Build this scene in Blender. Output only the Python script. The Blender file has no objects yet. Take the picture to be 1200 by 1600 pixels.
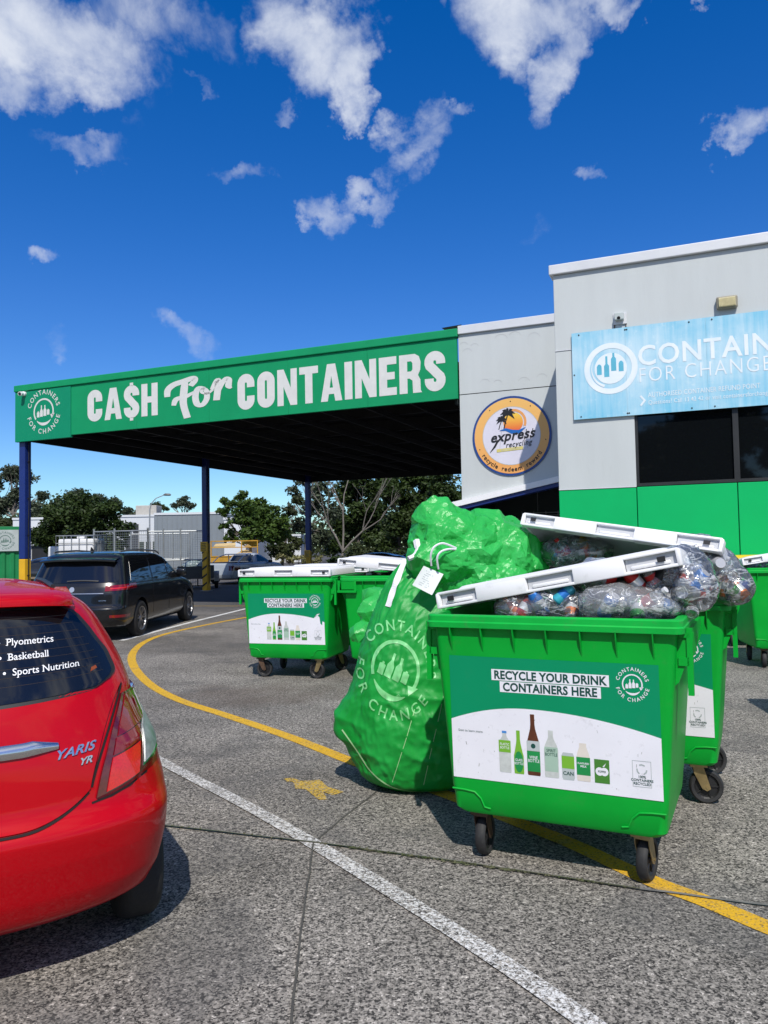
import bpy, bmesh, math, random
from math import sin, cos, pi, radians, atan2, hypot, sqrt
from mathutils import Vector, Matrix, noise
from mathutils.geometry import tessellate_polygon
from mathutils.bvhtree import BVHTree

# ------------------------------------------------------------------ camera, sky, sun, exposure
S = bpy.context.scene
COL = S.collection
CAM_H = 1.7
PITCH, ROLL = 2.53, 1.03
cam_d = bpy.data.cameras.new('camera')
cam = bpy.data.objects.new('camera', cam_d)
COL.objects.link(cam)
cam_d.sensor_fit = 'HORIZONTAL'
cam_d.sensor_width = 36.0
cam_d.lens = 36.0
cam_d.clip_end = 2000
cam_d.clip_start = 0.05
RM = Matrix.Rotation(radians(90 + PITCH), 3, 'X') @ Matrix.Rotation(radians(-ROLL), 3, 'Z')
cam.location = (0, 0, CAM_H)
cam.rotation_euler = RM.to_euler()
S.camera = cam

def ray(px, py):
    return (RM @ Vector(((px - 600) / 1200, -(py - 800) / 1200, -1))).normalized()
def G(px, py, z=0.0):
    """point of the horizontal plane z seen at a photo pixel (used to survey the site)"""
    d = ray(px, py); t = (z - CAM_H) / d.z
    return Vector((d.x * t, d.y * t, z))
def D(px, py, Y):
    d = ray(px, py); t = Y / d.y
    return Vector((d.x * t, Y, CAM_H + d.z * t))

SUN_EL, SUN_AZ = 50.0, 3.0          # azimuth: degrees to the right of straight behind the camera
tosun = Vector((sin(radians(SUN_AZ)) * cos(radians(SUN_EL)), -cos(radians(SUN_AZ)) * cos(radians(SUN_EL)), sin(radians(SUN_EL))))
sd = bpy.data.lights.new('sun', 'SUN'); sd.energy = 4.5; sd.angle = radians(0.55); sd.color = (1.0, 0.955, 0.88)
sun = bpy.data.objects.new('sun', sd); COL.objects.link(sun)
sun.rotation_euler = tosun.to_track_quat('Z', 'Y').to_euler()
sun.location = (0, 0, 30)

S.view_settings.view_transform = 'Standard'
S.view_settings.look = 'None'
S.view_settings.exposure = 0.0
S.view_settings.gamma = 1.0
S.view_settings.use_curve_mapping = False
try:
    S.cycles.transparent_max_bounces = 20
    S.cycles.max_bounces = 8
    S.cycles.use_denoising = True
    S.cycles.sample_clamp_indirect = 6
except Exception:
    pass

def build_world():
    w = bpy.data.worlds.new('World'); S.world = w; w.use_nodes = True
    nt = w.node_tree; N = nt.nodes; L = nt.links
    N.clear()
    def nd(t, **k):
        n = N.new(t)
        for a, b in k.items(): setattr(n, a, b)
        return n
    def val(op, a, b=None, c=None, clamp=False):
        n = nd('ShaderNodeMath', operation=op, use_clamp=clamp)
        for i, v in enumerate((a, b, c)):
            if v is None: continue
            if isinstance(v, (int, float)): n.inputs[i].default_value = v
            else: L.new(v, n.inputs[i])
        return n.outputs[0]
    sky = nd('ShaderNodeTexSky', sky_type='NISHITA')
    sky.sun_disc = False
    sky.sun_elevation = radians(SUN_EL)
    sky.sun_rotation = atan2(tosun.x, tosun.y)
    sky.altitude = 0; sky.air_density = 1.0; sky.dust_density = 0.15; sky.ozone_density = 3.0
    tc = nd('ShaderNodeTexCoord')
    g = tc.outputs['Generated']
    sep = nd('ShaderNodeSeparateXYZ'); L.new(g, sep.inputs[0])
    hs = nd('ShaderNodeHueSaturation'); hs.inputs['Saturation'].default_value = 1.42; hs.inputs['Hue'].default_value = 0.506
    L.new(sky.outputs[0], hs.inputs['Color'])
    # deeper towards the zenith, the way a polarised phone picture shows it
    mp = nd('ShaderNodeMapRange'); mp.inputs['From Min'].default_value = 0.0; mp.inputs['From Max'].default_value = 0.55
    mp.inputs['To Min'].default_value = 0.86; mp.inputs['To Max'].default_value = 0.92
    L.new(sep.outputs[2], mp.inputs['Value'])
    hs.inputs['Value'].default_value = 1.0
    L.new(mp.outputs[0], hs.inputs['Value'])
    tint = nd('ShaderNodeMix', data_type='RGBA'); tm = nd('ShaderNodeMapRange'); tm.inputs['From Max'].default_value = .30
    L.new(sep.outputs[2], tm.inputs['Value']); L.new(tm.outputs[0], tint.inputs['Factor'])
    tint.inputs['A'].default_value = (.60, .86, 1.02, 1); tint.inputs['B'].default_value = (1.0, .86, 1.04, 1)
    tmul = nd('ShaderNodeVectorMath', operation='MULTIPLY'); L.new(hs.outputs[0], tmul.inputs[0]); L.new(tint.outputs['Result'], tmul.inputs[1])
    # ---- clouds: warped direction, ellipse masks for the ones in view, noise for all others
    nz = nd('ShaderNodeTexNoise'); nz.inputs['Scale'].default_value = 9.0; nz.inputs['Detail'].default_value = 6; nz.inputs['Roughness'].default_value = 0.62
    L.new(g, nz.inputs['Vector'])
    sub = nd('ShaderNodeVectorMath', operation='SUBTRACT'); L.new(nz.outputs['Color'], sub.inputs[0]); sub.inputs[1].default_value = (.5, .5, .5)
    sc = nd('ShaderNodeVectorMath', operation='SCALE'); L.new(sub.outputs[0], sc.inputs[0]); sc.inputs['Scale'].default_value = 0.19
    ad = nd('ShaderNodeVectorMath', operation='ADD'); L.new(g, ad.inputs[0]); L.new(sc.outputs[0], ad.inputs[1])
    wd = ad.outputs[0]
    blobs = [  # px, py, half length, half width (px), angle deg, strength
        (60, 50, 230, 100, 8, 1.0), (230, 25, 150, 70, 0, .62), (10, 120, 90, 50, 0, .8),
        (480, 40, 130, 85, 20, 1.05), (555, 110, 85, 55, 62, 1.05), (572, 165, 40, 26, 80, .8),
        (820, 30, 140, 70, 8, .95), (870, 100, 75, 48, 80, .85), (930, 10, 80, 40, 0, .8), (620, 0, 70, 25, 0, .6),
        (640, 210, 72, 44, -55, .85), (690, 160, 46, 18, -35, .75), (640, 270, 40, 32, 80, .6), (560, 315, 78, 26, -28, .75), (505, 350, 50, 34, 40, .85),
        (150, 250, 80, 24, 8, .40), (390, 290, 55, 26, 20, .42), (70, 392, 38, 20, -15, .62), (920, 275, 28, 19, -30, .55),
        (1172, 205, 50, 46, 60, .72), (282, 528, 72, 34, 48, .75), (312, 148, 30, 14, 20, .4), (70, 525, 42, 22, 0, .28),
        (455, 155, 30, 15, 10, .35), (1090, 5, 60, 26, 0, .7), (845, 370, 60, 16, -20, .16), (230, 190, 60, 22, -60, .2)]
    total = None
    for px, py, hl, hw, an, st in blobs:
        c = ray(px, py)
        ca, sa = cos(radians(an)), sin(radians(an))
        e1 = (ray(px + 10 * ca, py + 10 * sa) - c).normalized()
        e2 = (ray(px - 10 * sa, py + 10 * ca) - c).normalized()
        k = (Vector(((px - 600) / 1200, (py - 800) / 1200, 1))).length
        s1 = 1200 * k / hl; s2 = 1200 * k / hw
        d = nd('ShaderNodeVectorMath', operation='SUBTRACT'); L.new(wd, d.inputs[0]); d.inputs[1].default_value = c
        a = nd('ShaderNodeVectorMath', operation='DOT_PRODUCT'); L.new(d.outputs[0], a.inputs[0]); a.inputs[1].default_value = e1 * s1
        b = nd('ShaderNodeVectorMath', operation='DOT_PRODUCT'); L.new(d.outputs[0], b.inputs[0]); b.inputs[1].default_value = e2 * s2
        f = nd('ShaderNodeVectorMath', operation='DOT_PRODUCT'); L.new(wd, f.inputs[0]); f.inputs[1].default_value = c
        r2 = val('ADD', val('MULTIPLY', a.outputs['Value'], a.outputs['Value']), val('MULTIPLY', b.outputs['Value'], b.outputs['Value']))
        v = val('MULTIPLY', val('SUBTRACT', 1.0, r2, clamp=True), st)
        v = val('MULTIPLY', v, val('GREATER_THAN', f.outputs['Value'], 0))
        total = v if total is None else val('MAXIMUM', total, v)
    # unseen clouds outside the camera's cone, made denser to whiten the ambient light
    fwd = ray(600, 560)
    f = nd('ShaderNodeVectorMath', operation='DOT_PRODUCT'); L.new(g, f.inputs[0]); f.inputs[1].default_value = fwd
    outside = nd('ShaderNodeMapRange'); outside.inputs['From Min'].default_value = .80; outside.inputs['From Max'].default_value = .70
    L.new(f.outputs['Value'], outside.inputs['Value'])
    nb = nd('ShaderNodeTexNoise'); nb.inputs['Scale'].default_value = 2.6; nb.inputs['Detail'].default_value = 4
    L.new(g, nb.inputs['Vector'])
    nbv = val('MULTIPLY', val('SUBTRACT', nb.outputs['Fac'], .43, clamp=True), 7.0, clamp=True)
    nbv = val('MULTIPLY', nbv, outside.outputs[0])
    total = val('MAXIMUM', total, nbv)
    n2 = nd('ShaderNodeTexNoise'); n2.inputs['Scale'].default_value = 9.0; n2.inputs['Detail'].default_value = 9; n2.inputs['Roughness'].default_value = 0.6
    n2.inputs['Distortion'].default_value = 0.3
    L.new(g, n2.inputs['Vector'])
    dens = val('ADD', total, val('MULTIPLY', val('SUBTRACT', n2.outputs['Fac'], .5), 2.3))
    m2 = nd('ShaderNodeMapRange', interpolation_type='SMOOTHSTEP'); m2.inputs['From Min'].default_value = .12; m2.inputs['From Max'].default_value = 1.38
    m2.inputs['To Max'].default_value = .92
    L.new(dens, m2.inputs['Value'])
    up = nd('ShaderNodeMapRange'); up.inputs['From Min'].default_value = 0.0; up.inputs['From Max'].default_value = .06; L.new(sep.outputs[2], up.inputs['Value'])
    gate = nd('ShaderNodeMapRange'); gate.inputs['From Min'].default_value = 0.02; gate.inputs['From Max'].default_value = .2; L.new(total, gate.inputs['Value'])
    fac = val('MULTIPLY', val('MULTIPLY', m2.outputs[0], up.outputs[0]), gate.outputs[0])
    cr = nd('ShaderNodeMix', data_type='RGBA')
    cr.inputs['A'].default_value = (3.2, 3.8, 5.0, 1); cr.inputs['B'].default_value = (6.3, 6.45, 6.7, 1)
    L.new(n2.outputs['Fac'], cr.inputs['Factor'])
    mix = nd('ShaderNodeMix', data_type='RGBA')
    L.new(fac, mix.inputs['Factor']); L.new(tmul.outputs[0], mix.inputs['A']); L.new(cr.outputs['Result'], mix.inputs['B'])
    bg = nd('ShaderNodeBackground'); bg.inputs['Strength'].default_value = 0.15
    L.new(mix.outputs['Result'], bg.inputs['Color'])
    out = nd('ShaderNodeOutputWorld'); L.new(bg.outputs[0], out.inputs[0])
    try: w.cycles.sampling_method = 'AUTOMATIC'
    except Exception: pass
build_world()

# ------------------------------------------------------------------ materials
MATS = {}
def lin(r, g, b):
    f = lambda c: (c / 255 / 12.92) if c / 255 <= 0.04045 else ((c / 255 + 0.055) / 1.055) ** 2.4
    return (f(r), f(g), f(b), 1)
def c4(c): return tuple(c) if len(c) == 4 else tuple(c) + (1,)
def mat(name, col, rough=.5, metal=0.0, var=.12, vscale=3.0, bump=0.0, bscale=60.0, coat=0.0, spec=.5, col2=None, stretch=None, transl=0.0, dirt=0.0):
    if name in MATS: return MATS[name]
    m = bpy.data.materials.new(name); m.use_nodes = True; MATS[name] = m
    nt = m.node_tree; N = nt.nodes; L = nt.links
    b = N['Principled BSDF']
    b.inputs['Roughness'].default_value = rough; b.inputs['Metallic'].default_value = metal
    b.inputs['Specular IOR Level'].default_value = spec
    b.inputs['Coat Weight'].default_value = coat; b.inputs['Coat Roughness'].default_value = .03
    tc = N.new('ShaderNodeTexCoord'); vec = tc.outputs['Object']
    if stretch:
        mpn = N.new('ShaderNodeMapping'); mpn.inputs['Scale'].default_value = stretch; L.new(vec, mpn.inputs[0]); vec = mpn.outputs[0]
    n = N.new('ShaderNodeTexNoise'); n.inputs['Scale'].default_value = vscale; n.inputs['Detail'].default_value = 5; n.inputs['Roughness'].default_value = .6
    L.new(vec, n.inputs['Vector'])
    mr = N.new('ShaderNodeMapRange'); mr.inputs['From Min'].default_value = .3; mr.inputs['From Max'].default_value = .7
    L.new(n.outputs['Fac'], mr.inputs['Value'])
    mx = N.new('ShaderNodeMix'); mx.data_type = 'RGBA'
    c = c4(col)
    if col2 is None:
        mx.inputs['A'].default_value = (c[0] * (1 - var), c[1] * (1 - var), c[2] * (1 - var), 1)
        mx.inputs['B'].default_value = (min(1, c[0] * (1 + var)), min(1, c[1] * (1 + var)), min(1, c[2] * (1 + var)), 1)
    else:
        mx.inputs['A'].default_value = c; mx.inputs['B'].default_value = c4(col2)
    L.new(mr.outputs[0], mx.inputs['Factor'])
    outc = mx.outputs['Result']
    if dirt > 0:
        n3 = N.new('ShaderNodeTexNoise'); n3.inputs['Scale'].default_value = vscale * 4; n3.inputs['Detail'].default_value = 8; n3.inputs['Roughness'].default_value = .7
        L.new(vec, n3.inputs['Vector'])
        m3 = N.new('ShaderNodeMapRange'); m3.inputs['From Min'].default_value = .56; m3.inputs['From Max'].default_value = .78; m3.inputs['To Max'].default_value = dirt
        L.new(n3.outputs['Fac'], m3.inputs['Value'])
        x3 = N.new('ShaderNodeMix'); x3.data_type = 'RGBA'; L.new(m3.outputs[0], x3.inputs['Factor']); L.new(outc, x3.inputs['A'])
        x3.inputs['B'].default_value = (.09, .085, .07, 1)
        outc = x3.outputs['Result']
    L.new(outc, b.inputs['Base Color'])
    if rough > .12:
        m4 = N.new('ShaderNodeMapRange'); m4.inputs['To Min'].default_value = rough * .8; m4.inputs['To Max'].default_value = min(1, rough * 1.2)
        L.new(n.outputs['Fac'], m4.inputs['Value']); L.new(m4.outputs[0], b.inputs['Roughness'])
    if bump:
        n2 = N.new('ShaderNodeTexNoise'); n2.inputs['Scale'].default_value = bscale; n2.inputs['Detail'].default_value = 4
        L.new(vec, n2.inputs['Vector'])
        bp = N.new('ShaderNodeBump'); bp.inputs['Strength'].default_value = bump; bp.inputs['Distance'].default_value = .01
        L.new(n2.outputs['Fac'], bp.inputs['Height']); L.new(bp.outputs[0], b.inputs['Normal'])
    if transl:
        t = N.new('ShaderNodeBsdfTranslucent'); L.new(outc, t.inputs['Color'])
        ms = N.new('ShaderNodeMixShader'); ms.inputs[0].default_value = transl
        o = N['Material Output']; L.new(b.outputs[0], ms.inputs[1]); L.new(t.outputs[0], ms.inputs[2]); L.new(ms.outputs[0], o.inputs['Surface'])
    return m

def clear_mat(name, tint=(.93, .95, .96), haze=.22, rough=.12, wr=14.0, hazecol=(.8, .83, .85)):
    """thin clear plastic film: mostly see-through, slightly milky and shiny, with highlight streaks painted along its creases"""
    if name in MATS: return MATS[name]
    m = bpy.data.materials.new(name); m.use_nodes = True; MATS[name] = m
    nt = m.node_tree; N = nt.nodes; L = nt.links
    N.remove(N['Principled BSDF'])
    tr = N.new('ShaderNodeBsdfTransparent'); tr.inputs[0].default_value = tint + (1,)
    gl = N.new('ShaderNodeBsdfGlossy'); gl.inputs['Roughness'].default_value = rough; gl.inputs['Color'].default_value = (.9, .9, .9, 1)
    df = N.new('ShaderNodeBsdfDiffuse'); df.inputs['Color'].default_value = hazecol + (1,)
    tc = N.new('ShaderNodeTexCoord')
    n = N.new('ShaderNodeTexNoise'); n.inputs['Scale'].default_value = wr; n.inputs['Detail'].default_value = 3; n.inputs['Distortion'].default_value = 1.2
    mpn = N.new('ShaderNodeMapping'); mpn.inputs['Scale'].default_value = (1.2, .6, 2.6); mpn.inputs['Rotation'].default_value = (.5, .3, .2)
    L.new(tc.outputs['Object'], mpn.inputs[0]); L.new(mpn.outputs[0], n.inputs['Vector'])
    s = N.new('ShaderNodeMath'); s.operation = 'SUBTRACT'; L.new(n.outputs['Fac'], s.inputs[0]); s.inputs[1].default_value = .5
    a = N.new('ShaderNodeMath'); a.operation = 'ABSOLUTE'; L.new(s.outputs[0], a.inputs[0])
    mr = N.new('ShaderNodeMapRange'); mr.inputs['From Min'].default_value = 0; mr.inputs['From Max'].default_value = .03
    mr.inputs['To Min'].default_value = 1.0; mr.inputs['To Max'].default_value = 0; L.new(a.outputs[0], mr.inputs['Value'])
    bp = N.new('ShaderNodeBump'); bp.inputs['Strength'].default_value = .55; bp.inputs['Distance'].default_value = .02
    L.new(n.outputs['Fac'], bp.inputs['Height']); L.new(bp.outputs[0], gl.inputs['Normal'])
    m1 = N.new('ShaderNodeMath'); m1.operation = 'MULTIPLY_ADD'; L.new(mr.outputs[0], m1.inputs[0]); m1.inputs[1].default_value = .42; m1.inputs[2].default_value = haze  # diffuse white along the creases stands in for bright streak highlights
    x1 = N.new('ShaderNodeMixShader'); L.new(m1.outputs[0], x1.inputs[0]); L.new(tr.outputs[0], x1.inputs[1]); L.new(df.outputs[0], x1.inputs[2])
    fr = N.new('ShaderNodeFresnel'); fr.inputs['IOR'].default_value = 1.45; L.new(bp.outputs[0], fr.inputs['Normal'])
    m2 = N.new('ShaderNodeMath'); m2.operation = 'ADD'; L.new(fr.outputs[0], m2.inputs[0]); m2.inputs[1].default_value = .06
    x2 = N.new('ShaderNodeMixShader'); L.new(m2.outputs[0], x2.inputs[0]); L.new(x1.outputs[0], x2.inputs[1]); L.new(gl.outputs[0], x2.inputs[2])
    L.new(x2.outputs[0], N['Material Output'].inputs['Surface'])
    return m

BIN_G = mat('bin_plastic_green', (.0, .34, .030), .42, var=.10, vscale=2, spec=.28, dirt=.22, bump=.05, bscale=220)
BIN_RIM = mat('bin_rim_green', (.002, .38, .045), .45, spec=.3, var=.1, vscale=5, dirt=.5)
LID_W = mat('lid_plastic_white', (.80, .80, .81), .42, var=.03, vscale=4, dirt=.22)
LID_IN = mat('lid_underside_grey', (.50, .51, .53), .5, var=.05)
RUBBER = mat('black_rubber', (.02, .02, .021), .7, var=.3, vscale=20, dirt=.4)
RUBBER2 = mat('wheel_centre_plastic', (.012, .012, .013), .45)
STEEL_Y = mat('zinc_yellow_steel', (.35, .26, .12), .42, metal=.7, var=.3, vscale=14, dirt=.35)
STEEL_R = mat('rusty_bracket_steel', (.11, .065, .04), .6, metal=.4, var=.4, vscale=30)
STK_G = mat('sticker_green', (.0, .255, .105), .45, spec=.25, var=.03, dirt=.08)
STK_W = mat('sticker_white', (.78, .78, .82), .42, var=.03, vscale=6, dirt=.28)
PRINT_D = mat('print_dark_green', (.004, .06, .045), .5)
PRINT_W = mat('print_white', (.8, .8, .8), .5, var=.03)
PRINT_LG = mat('print_lime', (.17, .42, .03), .45, var=.05)
PRINT_MG = mat('print_mid_green', (.01, .25, .06), .45)
PRINT_BR = mat('print_brown', (.10, .03, .012), .4, var=.3, vscale=20)
PRINT_GLS = mat('print_glass_grey', (.52, .55, .52), .4, var=.12, vscale=40)
PRINT_GREY = mat('print_pale_grey', (.42, .47, .46), .5)
PRINT_CREAM = mat('print_milk', (.68, .63, .55), .45)
PRINT_K = mat('print_black', (.01, .01, .011), .45)
BLACK = mat('matte_black', (.012, .012, .013), .55)
GALV = mat('galvanised_steel', (.34, .36, .37), .5, metal=.55, var=.12)
POST_B = mat('post_blue_paint', (.006, .022, .15), .4, var=.12)
POST_Y = mat('post_yellow_paint', (.72, .40, .012), .5, var=.1, dirt=.3)
GLASS_D = mat('dark_tinted_glass', (.004, .005, .006), .03, spec=.35, var=0)
CAR_GLASS = mat('car_window_glass', (.006, .007, .009), .025, spec=.8, var=0)
CHROME = mat('chrome', (.70, .70, .70), .2, metal=1, var=.02)

# ------------------------------------------------------------------ geometry helpers
class Geo:
    def __init__(s): s.v = []; s.f = []; s.mi = []; s.cur = 0
    def add(s, vs, fs):
        o = len(s.v); s.v += [tuple(p) for p in vs]
        for f in fs: s.f.append(tuple(i + o for i in f)); s.mi.append(s.cur)
        return o
    def box(s, x0, x1, y0, y1, z0, z1, M=None):
        vs = [(x0, y0, z0), (x1, y0, z0), (x1, y1, z0), (x0, y1, z0), (x0, y0, z1), (x1, y0, z1), (x1, y1, z1), (x0, y1, z1)]
        if M is not None: vs = [M @ Vector(p) for p in vs]
        s.add(vs, [(0, 3, 2, 1), (4, 5, 6, 7), (0, 1, 5, 4), (1, 2, 6, 5), (2, 3, 7, 6), (3, 0, 4, 7)])
    def rbox(s, x0, x1, y0, y1, z0, z1, b=.01, seg=2, M=None):
        bm = bmesh.new(); bmesh.ops.create_cube(bm, size=1)
        for v in bm.verts: v.co = Vector((x0 + (v.co.x + .5) * (x1 - x0), y0 + (v.co.y + .5) * (y1 - y0), z0 + (v.co.z + .5) * (z1 - z0)))
        bmesh.ops.bevel(bm, geom=bm.edges[:], offset=b, segments=seg, affect='EDGES', profile=.5)
        bm.verts.index_update()
        vs = [(M @ v.co) if M is not None else v.co.copy() for v in bm.verts]
        s.add(vs, [tuple(v.index for v in f.verts) for f in bm.faces]); bm.free()
    def tube(s, pts, r, n=8, closed=False, cap=True):
        pts = [Vector(p) for p in pts]; rs = r if isinstance(r, (list, tuple)) else [r] * len(pts)
        m = len(pts); rings = []; up = None
        for i, p in enumerate(pts):
            if closed: t = pts[(i + 1) % m] - pts[i - 1]
            else: t = pts[min(i + 1, m - 1)] - pts[max(i - 1, 0)]
            if t.length < 1e-9: t = Vector((0, 0, 1))
            t.normalize()
            if up is None or abs(up.dot(t)) > .95: up = Vector((0, 0, 1)) if abs(t.z) < .9 else Vector((1, 0, 0))
            a = up.cross(t).normalized(); b = t.cross(a); up = b
            rings.append([p + (a * cos(2 * pi * k / n) + b * sin(2 * pi * k / n)) * rs[i] for k in range(n)])
        vs = [q for R in rings for q in R]; fs = []
        for i in range(m if closed else m - 1):
            j = (i + 1) % m
            for k in range(n):
                k2 = (k + 1) % n; fs.append((i * n + k, i * n + k2, j * n + k2, j * n + k))
        if cap and not closed: fs.append(tuple(range(n - 1, -1, -1))); fs.append(tuple((m - 1) * n + k for k in range(n)))
        s.add(vs, fs)
    def cyl(s, a, b, r, n=16, r2=None): s.tube([a, b], [r, r if r2 is None else r2], n)
    def lathe(s, prof, n=20, M=None, cap=True):
        """prof: (r, z) about local z"""
        vs = []; fs = []
        for r, z in prof:
            for k in range(n): vs.append(Vector((r * cos(2 * pi * k / n), r * sin(2 * pi * k / n), z)))
        for i in range(len(prof) - 1):
            for k in range(n):
                k2 = (k + 1) % n; fs.append((i * n + k, i * n + k2, (i + 1) * n + k2, (i + 1) * n + k))
        if cap and prof[0][0] > 1e-6: fs.append(tuple(range(n - 1, -1, -1)))
        if cap and prof[-1][0] > 1e-6: fs.append(tuple((len(prof) - 1) * n + k for k in range(n)))
        if M is not None: vs = [M @ v for v in vs]
        s.add(vs, fs)
    def loft(s, rings, cap0=True, cap1=True):
        n = len(rings[0]); vs = [p for R in rings for p in R]; fs = []
        for i in range(len(rings) - 1):
            for k in range(n):
                k2 = (k + 1) % n; fs.append((i * n + k, i * n + k2, (i + 1) * n + k2, (i + 1) * n + k))
        if cap0: fs.append(tuple(range(n - 1, -1, -1)))
        if cap1: fs.append(tuple((len(rings) - 1) * n + k for k in range(n)))
        s.add(vs, fs)
    def grid(s, P, nu, nv, flip=False):
        vs = [P(i / nu, j / nv) for j in range(nv + 1) for i in range(nu + 1)]
        fs = []
        for j in range(nv):
            for i in range(nu):
                a = j * (nu + 1) + i; q = (a, a + 1, a + nu + 2, a + nu + 1)
                fs.append(q[::-1] if flip else q)
        s.add(vs, fs)
    def poly(s, loops, fn=None):
        """filled 2-D shape with holes, placed by fn(x, y)"""
        fn = fn or (lambda x, y: (x, y, 0))
        L3 = [[Vector((p[0], p[1], 0)) for p in lp] for lp in loops]
        flat = [p for lp in L3 for p in lp]
        tris = tessellate_polygon(L3)
        fs = []
        for t in tris:
            a, b, c = (flat[i] for i in t)
            cr = (b - a).cross(c - a).z
            fs.append(tuple(t) if cr > 0 else tuple(t)[::-1])
        s.add([fn(p.x, p.y) for p in flat], fs)
    def prism(s, loop, z0, z1, fn):
        """closed 2-D loop extruded, fn(x, y, z)"""
        n = len(loop)
        tris = tessellate_polygon([[Vector((p[0], p[1], 0)) for p in loop]])
        vs = [fn(x, y, z0) for x, y in loop] + [fn(x, y, z1) for x, y in loop]
        fs = [tuple(t) for t in tris] + [tuple(i + n for i in t)[::-1] for t in tris]
        fs += [(i, (i + 1) % n, n + (i + 1) % n, n + i) for i in range(n)]
        s.add(vs, fs)
    def ribbon(s, pts, w, fn=None, closed=False):
        fn = fn or (lambda x, y: (x, y, 0))
        P = [Vector((p[0], p[1])) for p in pts]; m = len(P); ws = w if isinstance(w, (list, tuple)) else [w] * m
        vs = []
        for i, p in enumerate(P):
            a = P[i - 1] if (closed or i > 0) else None
            b = P[(i + 1) % m] if (closed or i < m - 1) else None
            d1 = (p - a).normalized() if a is not None and (p - a).length > 1e-9 else None
            d2 = (b - p).normalized() if b is not None and (b - p).length > 1e-9 else None
            if d1 is None: d1 = d2
            if d2 is None: d2 = d1
            n1 = Vector((-d1.y, d1.x)); n2 = Vector((-d2.y, d2.x)); nn = n1 + n2
            if nn.length < 1e-6: nn = n1
            nn.normalize(); k = 1 / max(.45, nn.dot(n1))
            vs.append(fn(*(p + nn * ws[i] / 2 * k))); vs.append(fn(*(p - nn * ws[i] / 2 * k)))
        fs = []
        for i in range(m if closed else m - 1):
            j = (i + 1) % m; fs.append((2 * i, 2 * i + 1, 2 * j + 1, 2 * j))
        s.add(vs, fs)
    def pieces(s, name, m, parent=None, smooth=False, most=300):
        """every separate piece becomes a mesh object of its own"""
        par = list(range(len(s.v)))
        def find(a):
            while par[a] != a: par[a] = par[par[a]]; a = par[a]
            return a
        for f in s.f:
            r = find(f[0])
            for i in f[1:]: par[find(i)] = r
        # coincident corners belong together
        seen = {}
        for i, v in enumerate(s.v):
            k = (round(v[0], 5), round(v[1], 5), round(v[2], 5))
            if k in seen: par[find(i)] = find(seen[k])
            else: seen[k] = i
        grp = {}
        for f in s.f: grp.setdefault(find(f[0]), []).append(f)
        out = []
        for fs in grp.values():
            ids = sorted({i for f in fs for i in f}); mp = {a: b for b, a in enumerate(ids)}
            g = Geo(); g.add([s.v[i] for i in ids], [tuple(mp[i] for i in f) for f in fs]); out.append(g.build(name, m, parent, smooth=smooth))
        return out
    def build(s, name, mats, parent=None, smooth=False, label=None, kind=None, angle=40):
        me = bpy.data.meshes.new(name)
        me.from_pydata([tuple(v) for v in s.v], [], s.f)
        ms = mats if isinstance(mats, (list, tuple)) else [mats]
        for m in ms: me.materials.append(m)
        if len(ms) > 1:
            me.polygons.foreach_set('material_index', s.mi)
        me.validate(); me.update()
        bm = bmesh.new(); bm.from_mesh(me)
        if smooth:
            bmesh.ops.remove_doubles(bm, verts=bm.verts, dist=1e-5)
            for f in bm.faces: f.smooth = True
            for e in bm.edges:
                if len(e.link_faces) == 2 and e.calc_face_angle(0) > radians(angle): e.smooth = False
        bm.to_mesh(me); bm.free()
        o = bpy.data.objects.new(name, me); COL.objects.link(o)
        if parent is not None: o.parent = parent
        if label: o['label'] = label
        if kind: o['kind'] = kind
        return o

def thing(name, label, cat, loc=(0, 0, 0), rz=0.0, group=None):
    o = bpy.data.objects.new(name, None); COL.objects.link(o)
    o.empty_display_size = .2
    o.location = loc; o.rotation_euler = (0, 0, rz); o['label'] = label; o['category'] = cat
    if group: o['group'] = group
    return o
def tag(o, label, cat, group=None):
    o['label'] = label; o['category'] = cat
    if group: o['group'] = group
    return o
def kids(o): return [c for c in bpy.data.objects if c.parent == o]
def copy_tree(o, parent=None):
    c = o.copy(); COL.objects.link(c)
    if parent is not None: c.parent = parent
    for ch in kids(o): copy_tree(ch, c)
    return c

# ---- text as flat meshes: built-in font, normalised so that the capital height is 1
_gl = {}
def _text_mesh(body, bold, shear=0):
    cu = bpy.data.curves.new('tmp_text', 'FONT'); cu.body = body; cu.size = 1; cu.offset = bold; cu.resolution_u = 3; cu.shear = shear
    cu.fill_mode = 'FRONT' if hasattr(cu, 'fill_mode') and cu.dimensions == '2D' else cu.fill_mode
    ob = bpy.data.objects.new('tmp_text', cu)
    me = bpy.data.meshes.new_from_object(ob)
    vs = [v.co.copy() for v in me.vertices]; fs = [tuple(p.vertices) for p in me.polygons]
    bpy.data.objects.remove(ob); bpy.data.curves.remove(cu); bpy.data.meshes.remove(me)
    return vs, fs
_cap = {}
def glyph(ch, bold=0.0, shear=0.0):
    k = (ch, bold, shear)
    if k in _gl: return _gl[k]
    if 'c' not in _cap:
        vs, _ = _text_mesh('H', 0); _cap['c'] = max(v.y for v in vs)
        wd = lambda t: (lambda q: max(v.x for v in q) - min(v.x for v in q))(_text_mesh(t, 0)[0])
        _cap['wd'] = wd; _cap['HH'] = wd('HH')
    c = _cap['c']
    if ch == ' ': r = ([], [], .42)
    else:
        vs, fs = _text_mesh(ch, bold, shear)
        adv = (_cap['wd']('H' + ch + 'H') - _cap['HH']) / c
        r = ([(v.x / c, v.y / c) for v in vs], fs, adv)
    _gl[k] = r
    return r
def text_width(t, size, bold=0, sx=1, track=0): return sum(glyph(c, bold)[2] * size * sx + track for c in t)
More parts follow.
